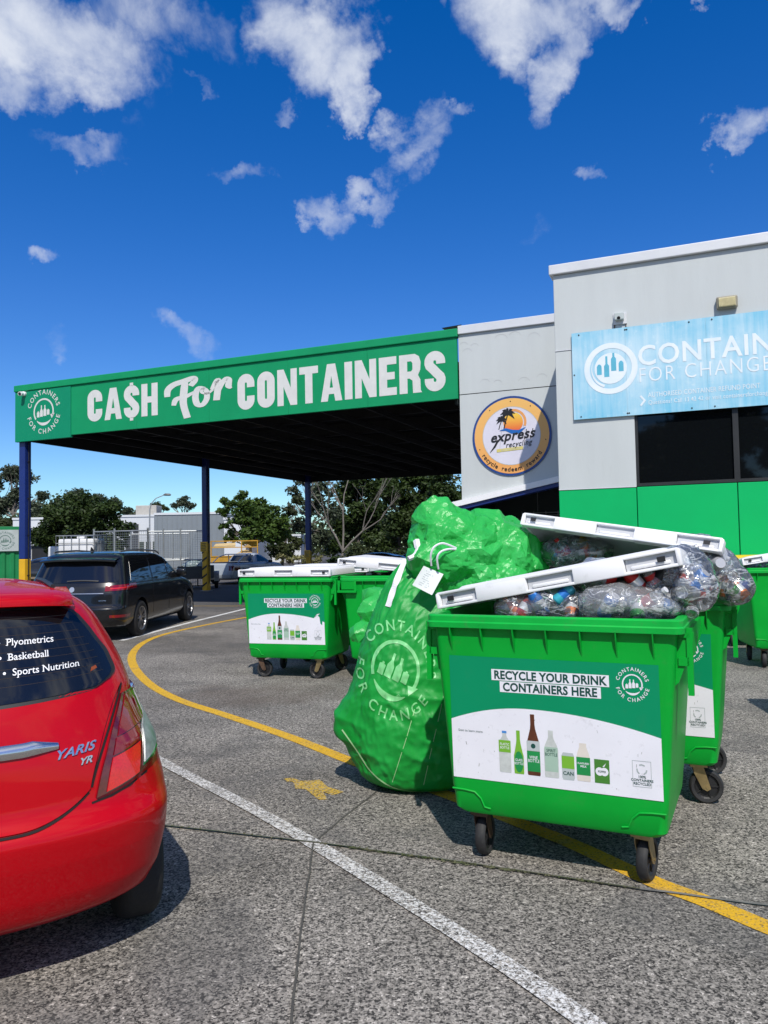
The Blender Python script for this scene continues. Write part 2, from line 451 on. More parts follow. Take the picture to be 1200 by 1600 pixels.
def add_text(g, t, size, fn, bold=0.0, sx=1.0, align='C', track=0.0, shear=0.0, dash=False):
    w = sum(glyph(c, bold, shear)[2] * size * sx + track for c in t) - track
    x = -w / 2 if align == 'C' else (0 if align == 'L' else -w)
    for c in t:
        vs, fs, adv = glyph(c, bold, shear)
        if vs: g.add([fn(x + p[0] * size * sx, p[1] * size) for p in vs], fs)
        x += adv * size * sx + track
    return w
def add_arc_text(g, t, size, R, a_mid, fn, bold=0.0, track=0.0, below=False, sx=1.0):
    """letters on a circle; a_mid in degrees (90 = top). below: read left to right along the bottom, tops inwards"""
    w = sum(glyph(c, bold)[2] * size * sx + track for c in t) - track
    x = -w / 2
    for c in t:
        vs, fs, adv = glyph(c, bold)
        a = adv * size * sx; mid = x + a / 2
        if not below: th = radians(a_mid) - mid / R; rr = R
        else: th = radians(a_mid) + mid / R; rr = R
        cx, cy = rr * cos(th), rr * sin(th)
        ro = th - pi / 2 if not below else th + pi / 2
        cr, sr = cos(ro), sin(ro)
        if vs: g.add([fn(cx + (p[0] * size * sx - a / 2) * cr - (p[1] - .5) * size * sr, cy + (p[0] * size * sx - a / 2) * sr + (p[1] - .5) * size * cr) for p in vs], fs)
        x += a + track
def circle(cx, cy, r, n=32, a0=0, a1=360):
    full = abs(a1 - a0) >= 360
    m = n if full else n + 1
    return [(cx + r * cos(radians(a0 + (a1 - a0) * k / n)), cy + r * sin(radians(a0 + (a1 - a0) * k / n))) for k in range(m)]

def container_logo(g, R, fn, words=True, ring=True):
    """the scheme's round mark: words round a ring with an arrow, four containers inside"""
    if words:
        add_arc_text(g, 'CONTAINERS', R * .21, R * .885, 90, fn, bold=.012, track=R * .05)
        add_arc_text(g, 'FOR CHANGE', R * .21, R * .885, 270, fn, bold=.012, track=R * .05, below=True)
    r = R * .56
    g.ribbon(circle(0, 0, r, 40, 215, -22), [R * .075] * 41, fn)
    g.ribbon(circle(0, 0, r, 24, 225, 318), [R * (.02 + .11 * sin(pi * k / 24)) for k in range(25)], fn)
    a = radians(-22); cx, cy = r * cos(a), r * sin(a)
    g.poly([[(cx - R * .13, cy + R * .06), (cx + R * .13, cy + R * .1), (cx - R * .04, cy - R * .12)]], lambda x, y: fn(x, y))
    def bottle(x, y, w, h, neck):
        g.poly([[(x - w / 2, y), (x + w / 2, y), (x + w / 2, y + h * .6), (x + w * .18, y + h * .6 + neck * .4), (x + w * .18, y + h * .6 + neck), (x - w * .18, y + h * .6 + neck), (x - w * .18, y + h * .6 + neck * .4), (x - w / 2, y + h * .6)]], fn)
    b = R
    bottle(-.13 * b, -.22 * b, .17 * b, .42 * b, .26 * b); bottle(.075 * b, -.2 * b, .17 * b, .44 * b, .22 * b)
    bottle(-.32 * b, -.24 * b, .15 * b, .36 * b, .06 * b); bottle(.27 * b, -.16 * b, .15 * b, .36 * b, .04 * b)

# ------------------------------------------------------------------ ground
def ground_nodes(name, paint=None, wear=.5, edge=None):
    m = bpy.data.materials.new(name); m.use_nodes = True; MATS[name] = m
    nt = m.node_tree; N = nt.nodes; L = nt.links; b = N['Principled BSDF']
    b.inputs['Roughness'].default_value = .85; b.inputs['Specular IOR Level'].default_value = .25
    geo = N.new('ShaderNodeNewGeometry'); pos = geo.outputs['Position']
    def noise_(scale, det=3, rough=.6, dist=0):
        n = N.new('ShaderNodeTexNoise'); n.inputs['Scale'].default_value = scale; n.inputs['Detail'].default_value = det
        n.inputs['Roughness'].default_value = rough; n.inputs['Distortion'].default_value = dist; L.new(pos, n.inputs['Vector']); return n.outputs['Fac']
    def rng(f, a, b_, c=0.0, d=1.0):
        r = N.new('ShaderNodeMapRange'); r.inputs['From Min'].default_value = a; r.inputs['From Max'].default_value = b_
        r.inputs['To Min'].default_value = c; r.inputs['To Max'].default_value = d; L.new(f, r.inputs['Value']); return r.outputs[0]
    def mix(f, A, B):
        x = N.new('ShaderNodeMix'); x.data_type = 'RGBA'
        for s, v in (('Factor', f), ('A', A), ('B', B)):
            if isinstance(v, (tuple, float, int)): x.inputs[s].default_value = v
            else: L.new(v, x.inputs[s])
        return x.outputs['Result']
    def mul(a, b_, op='MULTIPLY'):
        x = N.new('ShaderNodeMath'); x.operation = op
        for i, v in enumerate((a, b_)):
            if isinstance(v, (float, int)): x.inputs[i].default_value = v
            else: L.new(v, x.inputs[i])
        return x.outputs[0]
    vo = N.new('ShaderNodeTexVoronoi'); vo.inputs['Scale'].default_value = 122; vo.inputs['Randomness'].default_value = 1; L.new(pos, vo.inputs['Vector'])
    sepc = N.new('ShaderNodeSeparateColor'); L.new(vo.outputs['Color'], sepc.inputs[0])
    stone = sepc.outputs[0]
    cr = N.new('ShaderNodeValToRGB'); e = cr.color_ramp.elements
    e[0].position = 0; e[0].color = (.028, .028, .028, 1); e[1].position = 1; e[1].color = (.85, .81, .76, 1)
    for p_, c_ in ((.28, (.052, .050, .048, 1)), (.42, (.165, .158, .147, 1)), (.62, (.30, .285, .262, 1)), (.84, (.43, .41, .38, 1))):
        q = e.new(p_); q.color = c_
    L.new(mul(mul(stone, .62), mul(rng(noise_(34, 4), .3, .7, 0, .42), 1.0), 'ADD'), cr.inputs[0])
    base = cr.outputs[0]
    big = rng(noise_(.55, 5, .6), .35, .65, .70, 1.12)
    grime = rng(noise_(2.3, 6, .65, .4), .5, .72, 1.0, .72)
    sc = mul(big, grime)
    vm = N.new('ShaderNodeVectorMath'); vm.operation = 'SCALE'; L.new(base, vm.inputs[0]); L.new(sc, vm.inputs['Scale'])
    wm = N.new('ShaderNodeVectorMath'); wm.operation = 'MULTIPLY'; wm.inputs[1].default_value = (.95, .915, .865); L.new(vm.outputs[0], wm.inputs[0]); col = wm.outputs[0]
    # oil-darkened and rusty stains where vehicles turn
    sp = N.new('ShaderNodeSeparateXYZ'); L.new(pos, sp.inputs[0])
    def spot(cx, cy, rx, ry, soft=1.0):
        a = mul(mul(sp.outputs[0], cx, 'SUBTRACT'), 1 / rx); c = mul(mul(sp.outputs[1], cy, 'SUBTRACT'), 1 / ry)
        r2 = mul(mul(a, a), mul(c, c), 'ADD'); r2 = mul(r2, mul(rng(noise_(1.7, 4), .3, .7, -.5, .5), 1.0), 'ADD')
        return rng(r2, 1.0, 0.0, 0, soft)
    p1 = G(395, 1085); p2 = G(330, 1005); p3 = G(330, 925)
    col = mix(spot(p1.x, p1.y, 1.3, .8, .55), col, (.085, .062, .048, 1))
    col = mix(spot(p2.x, p2.y, 2.6, 1.6, .55), col, (.075, .068, .06, 1))
    tr_ = mul(rng(noise_(.9, 3, .5, 1.5), .54, .62, 0, .35), 1.0)
    col = mix(tr_, col, (.085, .083, .08, 1))
    dk = mix(rng(sp.outputs[1], 16, 24, 0, .75), col, (.055, .056, .06, 1))  # paving blends to a darker grey with distance
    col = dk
    if paint:
        wmask = mul(rng(noise_(70, 6, .75), .5 - wear * .22, .62 - wear * .22), rng(noise_(3.0, 4), .28, .45, .55, 1.0))
        wmask = mul(wmask, rng(stone, .0, .28, .35, 1.0))
        col = mix(wmask, col, paint)
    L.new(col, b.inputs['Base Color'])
    bp = N.new('ShaderNodeBump'); bp.inputs['Strength'].default_value = .45; bp.inputs['Distance'].default_value = .006
    L.new(mul(stone, rng(noise_(60, 4), .3, .7, 0, .8), 'ADD'), bp.inputs['Height']); L.new(bp.outputs[0], b.inputs['Normal'])
    return m
ASPH = ground_nodes('exposed_aggregate_paving')
P_YEL = ground_nodes('worn_yellow_line_paint', (.66, .38, .02, 1), .75)
P_WHT = ground_nodes('worn_white_line_paint', (.72, .71, .68, 1), .22)
P_WHT2 = ground_nodes('white_line_paint', (.70, .70, .68, 1), .8)
P_YEL2 = ground_nodes('scuffed_yellow_paint', (.60, .38, .03, 1), .35)

g = Geo()
g.add([(-700, -300, 0), (700, -300, 0), (700, 1100, 0), (-700, 1100, 0)], [(0, 1, 2, 3)])
g.build('ground', ASPH, kind='structure')

def smooth_path(pts, n=8):
    P = [Vector(p) for p in pts]; out = []
    for i in range(len(P) - 1):
        a = P[max(i - 1, 0)]; b = P[i]; c = P[i + 1]; d = P[min(i + 2, len(P) - 1)]
        for k in range(n):
            t = k / n
            out.append(.5 * ((2 * b) + (c - a) * t + (2 * a - 5 * b + 4 * c - d) * t * t + (3 * b - a - 3 * c + d) * t ** 3))
    out.append(P[-1]); return out
def line(name, pix, w, m, z=.004, sm=True):
    P = [G(*p) for p in pix]
    if sm: P = smooth_path(P)
    if name == 'paving_joint':
        Q = []
        for a, b in zip(P[:-1], P[1:]):
            n_ = max(2, int((b - a).length / .06))
            for k in range(n_):
                q = a.lerp(b, k / n_); j = noise.noise_vector(Vector((q.x * 6, q.y * 6, 2))) * .006; Q.append(q + Vector((j.x, j.y, 0)))
        P = Q + [P[-1]]
    g = Geo(); g.ribbon([(p.x, p.y) for p in P], w, lambda x, y: (x, y, z)); return g.build(name, m, kind='structure')
line('road_marking', [(1330, 1500), (1200, 1450), (1100, 1408), (1020, 1378), (900, 1322), (800, 1282), (700, 1243), (560, 1194), (450, 1151), (350, 1117), (280, 1094), (235, 1070), (210, 1043), (207, 1022), (225, 1004), (262, 990), (330, 975), (390, 964), (480, 950)], .125, P_YEL)
line('road_marking', [(150, 1130), (255, 1192), (370, 1252), (490, 1320), (700, 1451), (920, 1601), (1150, 1790)], .10, P_WHT, z=.008)
line('road_marking', [(190, 1001), (300, 972), (385, 951), (470, 930)], .12, P_WHT2, sm=False)
line('road_marking', [(200, 953), (300, 947), (390, 947), (560, 944)], .12, P_YEL2, sm=False)
g = Geo()
for lp in ([(443, 1217), (457, 1216), (470, 1221), (500, 1219), (512, 1230), (538, 1238), (520, 1243), (505, 1238), (512, 1250), (498, 1250), (478, 1234), (462, 1233), (458, 1222), (448, 1222)],):
    g.poly([[tuple(G(*p)[:2]) for p in lp]], lambda x, y: (x, y, .004))
g.build('road_marking', P_YEL2, kind='structure')
JOINT = mat('joint_sealant', (.045, .043, .04), .9, var=.5, vscale=25, col2=(.09, .085, .07))
MOSS = mat('joint_moss', (.05, .075, .02), .9, var=.5, vscale=12, col2=(.11, .10, .06), bump=.6)
CONC = mat('joint_concrete_lip', (.16, .155, .14), .9, var=.3, vscale=12)
line('paving_joint', [(230, 1288), (265, 1292), (490, 1318), (700, 1346), (1000, 1391), (1170, 1413), (1300, 1430)], .020, CONC, z=.010, sm=False)
line('paving_joint', [(230, 1289), (265, 1293), (490, 1319), (700, 1347), (1000, 1392)], .007, MOSS, z=.013, sm=False)
line('paving_joint', [(490, 1320), (478, 1400), (466, 1490), (455, 1600), (445, 1690)], .010, JOINT, z=.010, sm=False)
line('paving_joint', [(490, 1317), (540, 1275), (600, 1228)], .012, JOINT, z=.0035, sm=False)
rnd = random.Random(4)
g = Geo()
for k in range(240):                       # moss tufts growing along the joint
    t = rnd.random(); t = t if rnd.random() < .4 else .35 + .65 * t * .9
    a = G(265, 1292.5); b = G(1000, 1391.5) if t > .31 else G(490, 1318.5)
    p = G(265 + 735 * t, 0 + (1292 + (t / .306) * 26.5 if t < .306 else 1318.5 + (t - .306) / .694 * 73))
    w = rnd.uniform(.004, .014) * (1.6 if .3 < t < .75 else .8)
    p += Vector((rnd.gauss(0, .004), rnd.gauss(0, .004), 0)); h = rnd.uniform(.004, .012)
    q = rnd.uniform(0, pi)
    g.add([(p.x - w * cos(q), p.y - w * sin(q) * .6, .008), (p.x + w * cos(q), p.y + w * sin(q) * .6, .008), (p.x + rnd.gauss(0, w * .5), p.y + rnd.gauss(0, w * .4), .01 + h)], [(0, 1, 2)])
g.build('moss', MOSS, kind='stuff')
# leaves and grit scattered on the paving
g = Geo()
for k in range(150):
    p = Vector((rnd.uniform(-2.2, 3.2), 2.2 + rnd.random() ** 1.5 * 9, .004)); r = rnd.uniform(.003, .009); q = rnd.uniform(0, 6)
    g.add([(p.x + r * cos(q + a) * (1 if i % 2 else .5), p.y + r * sin(q + a) * (1 if i % 2 else .5), .006 + .003 * (i == 2)) for i, a in enumerate((0, 1.2, 2.5, 3.8, 5))], [(0, 1, 2, 3, 4)])
g.build('leaf_litter', mat('dead_leaf', (.035, .028, .018), .9, var=.4), kind='stuff')

# ------------------------------------------------------------------ the canopy
WALL = mat('painted_precast_concrete', (.505, .535, .53), .75, var=.045, vscale=1.6, bump=.15, bscale=35, dirt=.12, stretch=(1.6, 1, .28))
CAPM = mat('parapet_flashing', (.62, .63, .64), .5, metal=.1, var=.04, dirt=.1)
FAS = mat('fascia_green', (.002, .265, .10), .6, spec=.25, var=.07, vscale=1.5, dirt=.06)
FAS2 = mat('fascia_logo_panel_green', (.0, .235, .115), .6, spec=.25, var=.03)
FASW = mat('fascia_letter_white', (.62, .62, .59), .6, var=.05, vscale=6, dirt=.12)
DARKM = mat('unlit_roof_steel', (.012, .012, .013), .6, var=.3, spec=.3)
F0 = Vector((1.80, 17.64, 0)); RZ = atan2(-.383, .924)
can = thing('canopy', 'large open drive-through canopy with a green CASH FOR CONTAINERS fascia on blue posts', 'canopy', F0, RZ)
ZB, ZT, W_, DP = 5.07, 6.70, 13.84, 18.2
xs = [-11.67, -9.3, -6.9, -4.5, -2.3, -.03]
for a, b in zip(xs[:-1], xs[1:]):
    g = Geo(); g.rbox(a + .002, b - .002, -.05, .03, ZB, ZT - .2, b=.004, seg=1); g.build('fascia_panel', FAS, can)
g = Geo(); g.rbox(-W_, xs[0] - .003, -.07, .03, ZB - .07, ZT - .2, b=.005, seg=1); lp_ = g.build('fascia_panel', FAS2, can, label='darker green square panel with the round containers mark')
g = Geo(); container_logo(g, .66, lambda x, y: (-12.70 + x, -.074, 5.83 + y)); g.build('printed_logo', FASW, lp_)
g = Geo(); g.rbox(-W_ - .03, 0, -.10, .12, ZT - .195, ZT, b=.02); g.build('parapet_capping', FAS, can)
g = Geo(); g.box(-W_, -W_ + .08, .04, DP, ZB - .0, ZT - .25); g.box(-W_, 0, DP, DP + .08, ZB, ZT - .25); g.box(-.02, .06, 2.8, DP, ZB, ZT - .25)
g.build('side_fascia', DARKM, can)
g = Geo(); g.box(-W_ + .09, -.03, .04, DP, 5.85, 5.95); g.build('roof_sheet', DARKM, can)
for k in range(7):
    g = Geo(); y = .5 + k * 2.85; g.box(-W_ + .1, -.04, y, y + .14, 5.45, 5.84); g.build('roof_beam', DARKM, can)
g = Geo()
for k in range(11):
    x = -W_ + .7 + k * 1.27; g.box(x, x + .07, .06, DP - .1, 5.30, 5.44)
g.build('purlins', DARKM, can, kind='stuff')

# heavy condensed block letters of the fascia, drawn as outlines on a unit-high grid
def block_letters(g, text, x, z, h, fn, slant=0.0):
    T = .255
    for ch in text:
        put = lambda px, py, X=x: fn(X + px * h, z + py * h)
        if ch in 'CO':
            w = .56; r = .22; t = T
            a = [(w - t / 2, .5)]
            def cap(cx, cy, a0, a1): return [(cx + (r - 0) * cos(radians(q)), cy + r * sin(radians(q))) for q in range(a0, a1 + 1, 15)] if a1 > a0 else [(cx + r * cos(radians(q)), cy + r * sin(radians(q))) for q in range(a0, a1 - 1, -15)]
            m = t / 2; L_, R_ = m, w - m; B_, U_ = m - .01, 1 - m + .01; r = (R_ - L_) / 2
            top = [( (L_ + R_) / 2 + r * cos(radians(q)), U_ - r + r * sin(radians(q))) for q in range(0, 181, 15)]
            bot = [( (L_ + R_) / 2 + r * cos(radians(q)), B_ + r + r * sin(radians(q))) for q in range(180, 361, 15)]
            if ch == 'O': g.ribbon(top + bot, t * .94, put, closed=True)
            else: g.ribbon([(R_, .62)] + top + bot + [(R_, .38)], t * .94, put)
            adv = w
        elif ch in 'S$':
            w = .54; t = T * .92; m = t / 2; L_, R_ = m, w - m; cx = w / 2; r = (R_ - L_) / 2
            U_, B_ = 1 - m + .01, m - .01
            p = [(R_, .68)] + [(cx + r * cos(radians(q)), U_ - r + r * sin(radians(q))) for q in range(0, 181, 15)]
            p += [(L_, .70), (L_ + .02, .64), (cx - .03, .535), (cx + .03, .465), (R_ - .02, .36), (R_, .30)]
            p += [(cx + r * cos(radians(q)), B_ + r + r * sin(radians(q))) for q in range(0, -181, -15)] + [(L_, .32)]
            g.ribbon(p, t, put)
            if ch == '$':
                for s0 in (.985, -.09): g.poly([[(cx - .06, s0), (cx + .06, s0), (cx + .06, s0 + .105), (cx - .06, s0 + .105)]], put)
            adv = w
        elif ch == 'A':
            w = .62
            g.poly([[(0, 0), (.20, 0), (.235, .19), (.385, .19), (.42, 0), (w, 0), (.43, 1), (.19, 1)], [(.262, .36), (.31, .68), (.358, .36)]], put); adv = w
        elif ch == 'H':
            w = .56; g.poly([[(0, 0), (.21, 0), (.21, .41), (.35, .41), (.35, 0), (w, 0), (w, 1), (.35, 1), (.35, .6), (.21, .6), (.21, 1), (0, 1)]], put); adv = w
        elif ch == 'N':
            w = .60; g.poly([[(0, 0), (.19, 0), (.19, .52), (.40, 0), (w, 0), (w, 1), (.41, 1), (.41, .48), (.20, 1), (0, 1)]], put); adv = w
        elif ch == 'T':
            w = .56; g.poly([[(.17, 0), (.39, 0), (.39, .80), (w, .80), (w, 1), (0, 1), (0, .80), (.17, .80)]], put); adv = w
        elif ch == 'I':
            w = .22; g.poly([[(0, 0), (w, 0), (w, 1), (0, 1)]], put); adv = w
        elif ch == 'E':
            w = .48; g.poly([[(0, 0), (w, 0), (w, .2), (.22, .2), (.22, .41), (.43, .41), (.43, .60), (.22, .60), (.22, .8), (w, .8), (w, 1), (0, 1)]], put); adv = w
        elif ch == 'R':
            w = .60
            g.poly([[(0, 0), (.215, 0), (.215, .38), (.27, .38), (.35, .32), (.36, .0), (w, 0), (.565, .06), (.56, .33), (.50, .45), (.56, .58), (.575, .78), (.53, .93), (.42, 1), (0, 1)], [(.215, .56), (.215, .82), (.32, .82), (.355, .77), (.355, .61), (.32, .56)]], put); adv = w
        else: adv = .2
        x += (adv + .075) * h
    return x
g = Geo(); fz = lambda x, y: (x, -.055, y)
def fit_block(text, x0, x1, z, h, y=-.055):
    t = Geo(); xe = block_letters(t, text, 0, 0, h, lambda a, b: (a, y, b)) - .075 * h
    k = (x1 - x0) / xe
    for v in t.v: pass
    g.add([(x0 + v[0] * k, v[1], z + v[2]) for v in t.v], t.f)
def sx_at(px):        # fascia x for a photo column
    r = (px - 600) / 1200; return -(F0.x - r * F0.y) / (.924 + .383 * r) if False else (r * F0.y - F0.x) / (.924 + .383 * r)
fit_block('CA$H', sx_at(136) + .05, sx_at(246.5) + .05, 5.39, .90)
fit_block('CONTAINERS', sx_at(371) + .06, sx_at(698) + .06, 5.30, .93)
# the brush script word "For"
xa, xb = sx_at(262), sx_at(366)
def scr(pts, ws, dy):
    P = smooth_path([(p[0], p[1], 0) for p in pts], 6); n = len(P) - 1
    W = [ws[min(int(i / n * (len(ws) - 1)), len(ws) - 2)] * (1 - (i / n * (len(ws) - 1) - min(int(i / n * (len(ws) - 1)), len(ws) - 2))) + ws[min(int(i / n * (len(ws) - 1)), len(ws) - 2) + 1] * (i / n * (len(ws) - 1) - min(int(i / n * (len(ws) - 1)), len(ws) - 2)) for i in range(n + 1)]
    f = lambda x, y: (xa + x * (xb - xa), -.055 - dy, 5.16 + y * 1.16)
    g.ribbon([(p.x, p.y) for p in P], [w * .9 for w in W], lambda x, y: f(x, y))
# coordinates in units where the word is 1 wide and 1 high
S_ = 1.0
scr([(.02, .60), (.03, .76), (.12, .87), (.26, .92), (.42, .97), (.44, .90), (.38, .80)], [.10, .13, .13, .12, .10], .0006)
scr([(.30, .93), (.28, .70), (.27, .40), (.33, .06)], [.10, .13, .13, .12, .12], .0012)
scr([(.12, .38), (.16, .52), (.30, .56), (.46, .66)], [.08, .11, .10, .05], .0018)
scr([(.60, .70), (.50, .72), (.455, .55), (.48, .36), (.56, .33), (.625, .46), (.62, .64), (.57, .70), (.55, .62), (.64, .58), (.72, .66)], [.07, .10, .11, .11, .10, .10, .09, .06, .05, .05, .05], .0024)
scr([(.70, .66), (.77, .84), (.80, .80), (.77, .40)], [.06, .09, .12, .11], .0030)
scr([(.77, .46), (.82, .68), (.90, .86), (.955, .84), (.95, .70), (.99, .64)], [.06, .09, .09, .10, .11, .04], .0036)
g.pieces('painted_letter', FASW, can)

def post(x, y, zy, label, cat, stripes=False, sign=False):
    P = F0 + Matrix.Rotation(RZ, 3, 'Z') @ Vector((x, y, 0))
    t = thing('canopy_post', label, cat, P, RZ, 'blue and yellow canopy posts')
    s = .12
    g = Geo(); g.rbox(-s, s, -s, s, zy + .003, ZB + .5, b=.02); g.build('post_shaft', POST_B, t)
    g = Geo(); g.rbox(-s, s, -s, s, .02, zy, b=.02); g.build('yellow_base', POST_Y, t)
    g = Geo(); g.rbox(-s * 1.6, s * 1.6, -s * 1.6, s * 1.6, 0, .02, b=.004, seg=1); g.build('base_plate', GALV, t)
    if stripes:
        g = Geo()
        for k in range(5):
            z = .15 + k * .34
            g.add([(-s - .004, -s - .004, z), (s + .004, -s - .004, z + .16), (s + .004, -s - .004, z + .24), (-s - .004, -s - .004, z + .08)], [(0, 1, 2, 3)])
        g.build('black_stripes', PRINT_K, t)
    if sign:
        g = Geo(); g.rbox(-.17, .17, -s - .035, -s - .006, zy - .35, zy + .05, b=.004, seg=1); sg = g.build('notice_plate', POST_Y, t)
        g = Geo()
        for k in range(5): g.box(-.12, .12 - .04 * (k % 2), -s - .038, -s - .036, zy - .3 + k * .065, zy - .275 + k * .065)
        g.build('printed_lines', PRINT_K, sg)
    g = Geo(); g.tube([(s + .02, 0, .3), (s + .02, 0, 2.6), (s + .05, 0, 3.4), (s + .02, 0, ZB)], .014, 6)
    for z in (1.0, 2.2, 3.3, 4.4): g.box(s, s + .05, -.03, .03, z, z + .03)
    g.build('cable_conduit', BLACK, t)
    return t
post(-W_ + .16, .16, 1.5, 'blue canopy post with a plain yellow base under the round containers mark', 'post')
post(-W_ + .16, 9.25, 1.95, 'blue canopy post with black diagonal stripes on its yellow base beside the trailer', 'post', True, True)
post(-W_ + .16, DP - .12, 1.5, 'farthest blue canopy post, standing before the dark trees right of the silver ute', 'post', False, True)

# camera on the fascia corner
sc_ = thing('security_camera', 'small white security camera on the left corner of the green fascia', 'camera', F0 + Matrix.Rotation(RZ, 3, 'Z') @ Vector((-13.45, -.07, 6.42)), RZ)
g = Geo(); g.cyl((0, 0, 0), (0, -.06, 0), .07, 14); g.build('mount', LID_W, sc_)
g = Geo(); g.tube([(-.02, -.06, 0), (.02, -.2, -.03)], .065, 14); g.build('housing', LID_W, sc_, smooth=True)
g = Geo(); g.tube([(.021, -.203, -.0305), (.023, -.215, -.033)], .045, 12); g.build('lens', BLACK, sc_)
g = Geo(); g.add([(-.28, 0, .12), (.22, 0, .14), (.12, .3, .22), (-.2, .3, .2), (-.12, .05, 0), (.1, .05, 0)], [(0, 1, 2, 3), (0, 4, 5, 1), (1, 5, 2), (0, 3, 4), (4, 3, 2, 5)])
o = g.build('roof_vent_flap', BLACK); o.location = F0 + Matrix.Rotation(RZ, 3, 'Z') @ Vector((-.16, .1, 6.69)); o.rotation_euler = (0, 0, RZ)
tag(o, 'small black folded metal flap on top of the fascia where it meets the grey wall', 'vent')

# ------------------------------------------------------------------ low grey wall with the round sign
wl = thing('grey_building', 'grey concrete building wall with the round recycling sign and a sloping white awning edge', 'building', F0, RZ)
z_l, z_r = 2.72, 3.20          # sloping bottom edge of the wall
def qwall(x0, x1, zb0, zb1, z1, y0, y1, name, m, parent, label=None):
    g = Geo(); vs = [(x0, y0, zb0), (x1, y0, zb1), (x1, y1, zb1), (x0, y1, zb0), (x0, y0, z1), (x1, y0, z1), (x1, y1, z1), (x0, y1, z1)]
    g.add(vs, [(0, 3, 2, 1), (4, 5, 6, 7), (0, 1, 5, 4), (1, 2, 6, 5), (2, 3, 7, 6), (3, 0, 4, 7)])
    return g.build(name, m, parent, label=label)
zs = lambda x: z_l + (z_r - z_l) * x / 2.45
qwall(0.0, 3.6, 5.17, 5.17, 6.56, 0, .2, 'wall_panel', WALL, wl, 'upper panel with faint ghost letters')
qwall(0.0, 3.6, zs(0), zs(3.6), 5.15, 0, .2, 'wall_panel', WALL, wl)
g = Geo(); g.box(.02, 3.6, .015, .18, 5.15, 5.17); g.build('joint_strip', BLACK, wl)
g = Geo(); g.rbox(0.0, 3.6, -.06, .26, 6.565, 6.76, b=.012); g.build('parapet_capping', CAPM, wl)
g = Geo()
for x, z, w in ((.12, 6.28, .1), (.2, 6.1, .12), (.38, 6.22, .1), (1.0, 6.30, .16), (1.32, 6.34, .14), (1.75, 6.26, .14), (.6, 5.35, .12), (.9, 5.32, .1), (1.5, 5.28, .14), (1.9, 5.34, .12)):
    g.ribbon(circle(x, z, w, 9, 20, 150), .008, lambda a, b: (a, -.003, b))
g.build('ghost_lettering', mat('ghost_mark', (.45, .46, .46), .8), wl)
# sloping awning edge, blue gutter under it, dark bay below
def slope_beam(x0, x1, dz0, dz1, y0, y1, name, m, parent):
    g = Geo(); a0, a1 = zs(x0), zs(x1)
    vs = [(x0, y0, a0 + dz0), (x1, y0, a1 + dz0), (x1, y1, a1 + dz0), (x0, y1, a0 + dz0), (x0, y0, a0 + dz1), (x1, y0, a1 + dz1), (x1, y1, a1 + dz1), (x0, y1, a0 + dz1)]
    g.add(vs, [(0, 3, 2, 1), (4, 5, 6, 7), (0, 1, 5, 4), (1, 2, 6, 5), (2, 3, 7, 6), (3, 0, 4, 7)]); return g.build(name, m, parent)
slope_beam(-.9, 2.62, -.13, -.002, -.12, .24, 'awning_edge', LID_W, wl)
slope_beam(-.85, 2.62, -.22, -.132, -.07, .22, 'awning_gutter', POST_B, wl)
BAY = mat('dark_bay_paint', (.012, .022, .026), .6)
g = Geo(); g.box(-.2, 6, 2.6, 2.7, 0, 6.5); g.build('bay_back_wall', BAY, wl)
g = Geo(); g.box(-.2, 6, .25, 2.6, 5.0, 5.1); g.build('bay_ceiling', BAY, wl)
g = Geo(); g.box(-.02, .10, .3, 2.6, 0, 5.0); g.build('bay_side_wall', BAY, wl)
g = Geo()
for z in (2.25, 2.32, 2.39, 2.46):
    g.cyl((.9, 2.2, z), (1.9, 2.2, z), .008, 5)
for x in (.9, 1.2, 1.5, 1.8): g.cyl((x, 2.2, 1.9), (x, 2.2, 2.5), .008, 5)
g.cyl((1.3, 2.2, 2.5), (1.3, 2.2, 4.0), .008, 5)
g.build('hanging_wire_rack', GALV, wl)

# round sign
sg = thing('round_sign', 'round white sign with orange and blue rings, palm trees and express recycling lettering', 'sign', F0 + Matrix.Rotation(RZ, 3, 'Z') @ Vector((1.19, -.02, 4.12)), RZ)
R = .90
_d = 0
def disc(r0, r1, y, name, m, dz=0):
    g = Geo(); g.poly([circle(0, dz, r1, 56)] + ([circle(0, dz, r0, 56)] if r0 else []), lambda a, b: (a, y, b)); return g.build(name, m, sg)
g = Geo(); g.tube([(0, 0.018, 0), (0, -.006, 0)], R, 56); g.build('sign_board', mat('sign_navy', (.015, .055, .22), .35), sg)
def grad_mat(name, z0, z1, c0, c1, axis=2):
    m = bpy.data.materials.new(name); m.use_nodes = True; nt = m.node_tree; b = nt.nodes['Principled BSDF']; b.inputs['Roughness'].default_value = .4
    tc = nt.nodes.new('ShaderNodeTexCoord'); sp = nt.nodes.new('ShaderNodeSeparateXYZ'); nt.links.new(tc.outputs['Object'], sp.inputs[0])
    mr = nt.nodes.new('ShaderNodeMapRange'); mr.inputs['From Min'].default_value = z0; mr.inputs['From Max'].default_value = z1; nt.links.new(sp.outputs[axis], mr.inputs['Value'])
    mx = nt.nodes.new('ShaderNodeMix'); mx.data_type = 'RGBA'; nt.links.new(mr.outputs[0], mx.inputs['Factor']); mx.inputs['A'].default_value = c4(c0); mx.inputs['B'].default_value = c4(c1)
    nt.links.new(mx.outputs['Result'], b.inputs['Base Color']); return m
disc(.66, .85, -.009, 'orange_ring', grad_mat('sign_orange_print', -.8, .8, (.78, .36, .10), (.80, .46, .13)))
disc(0, .66, -.009, 'white_centre', mat('sign_white_print', (.66, .64, .72), .35, var=.04))
g = Geo(); g.ribbon(circle(0, 0, .655, 56), .012, lambda a, b: (a, -.0105, b), closed=True); g.build('grey_ring_line', PRINT_GREY, sg)
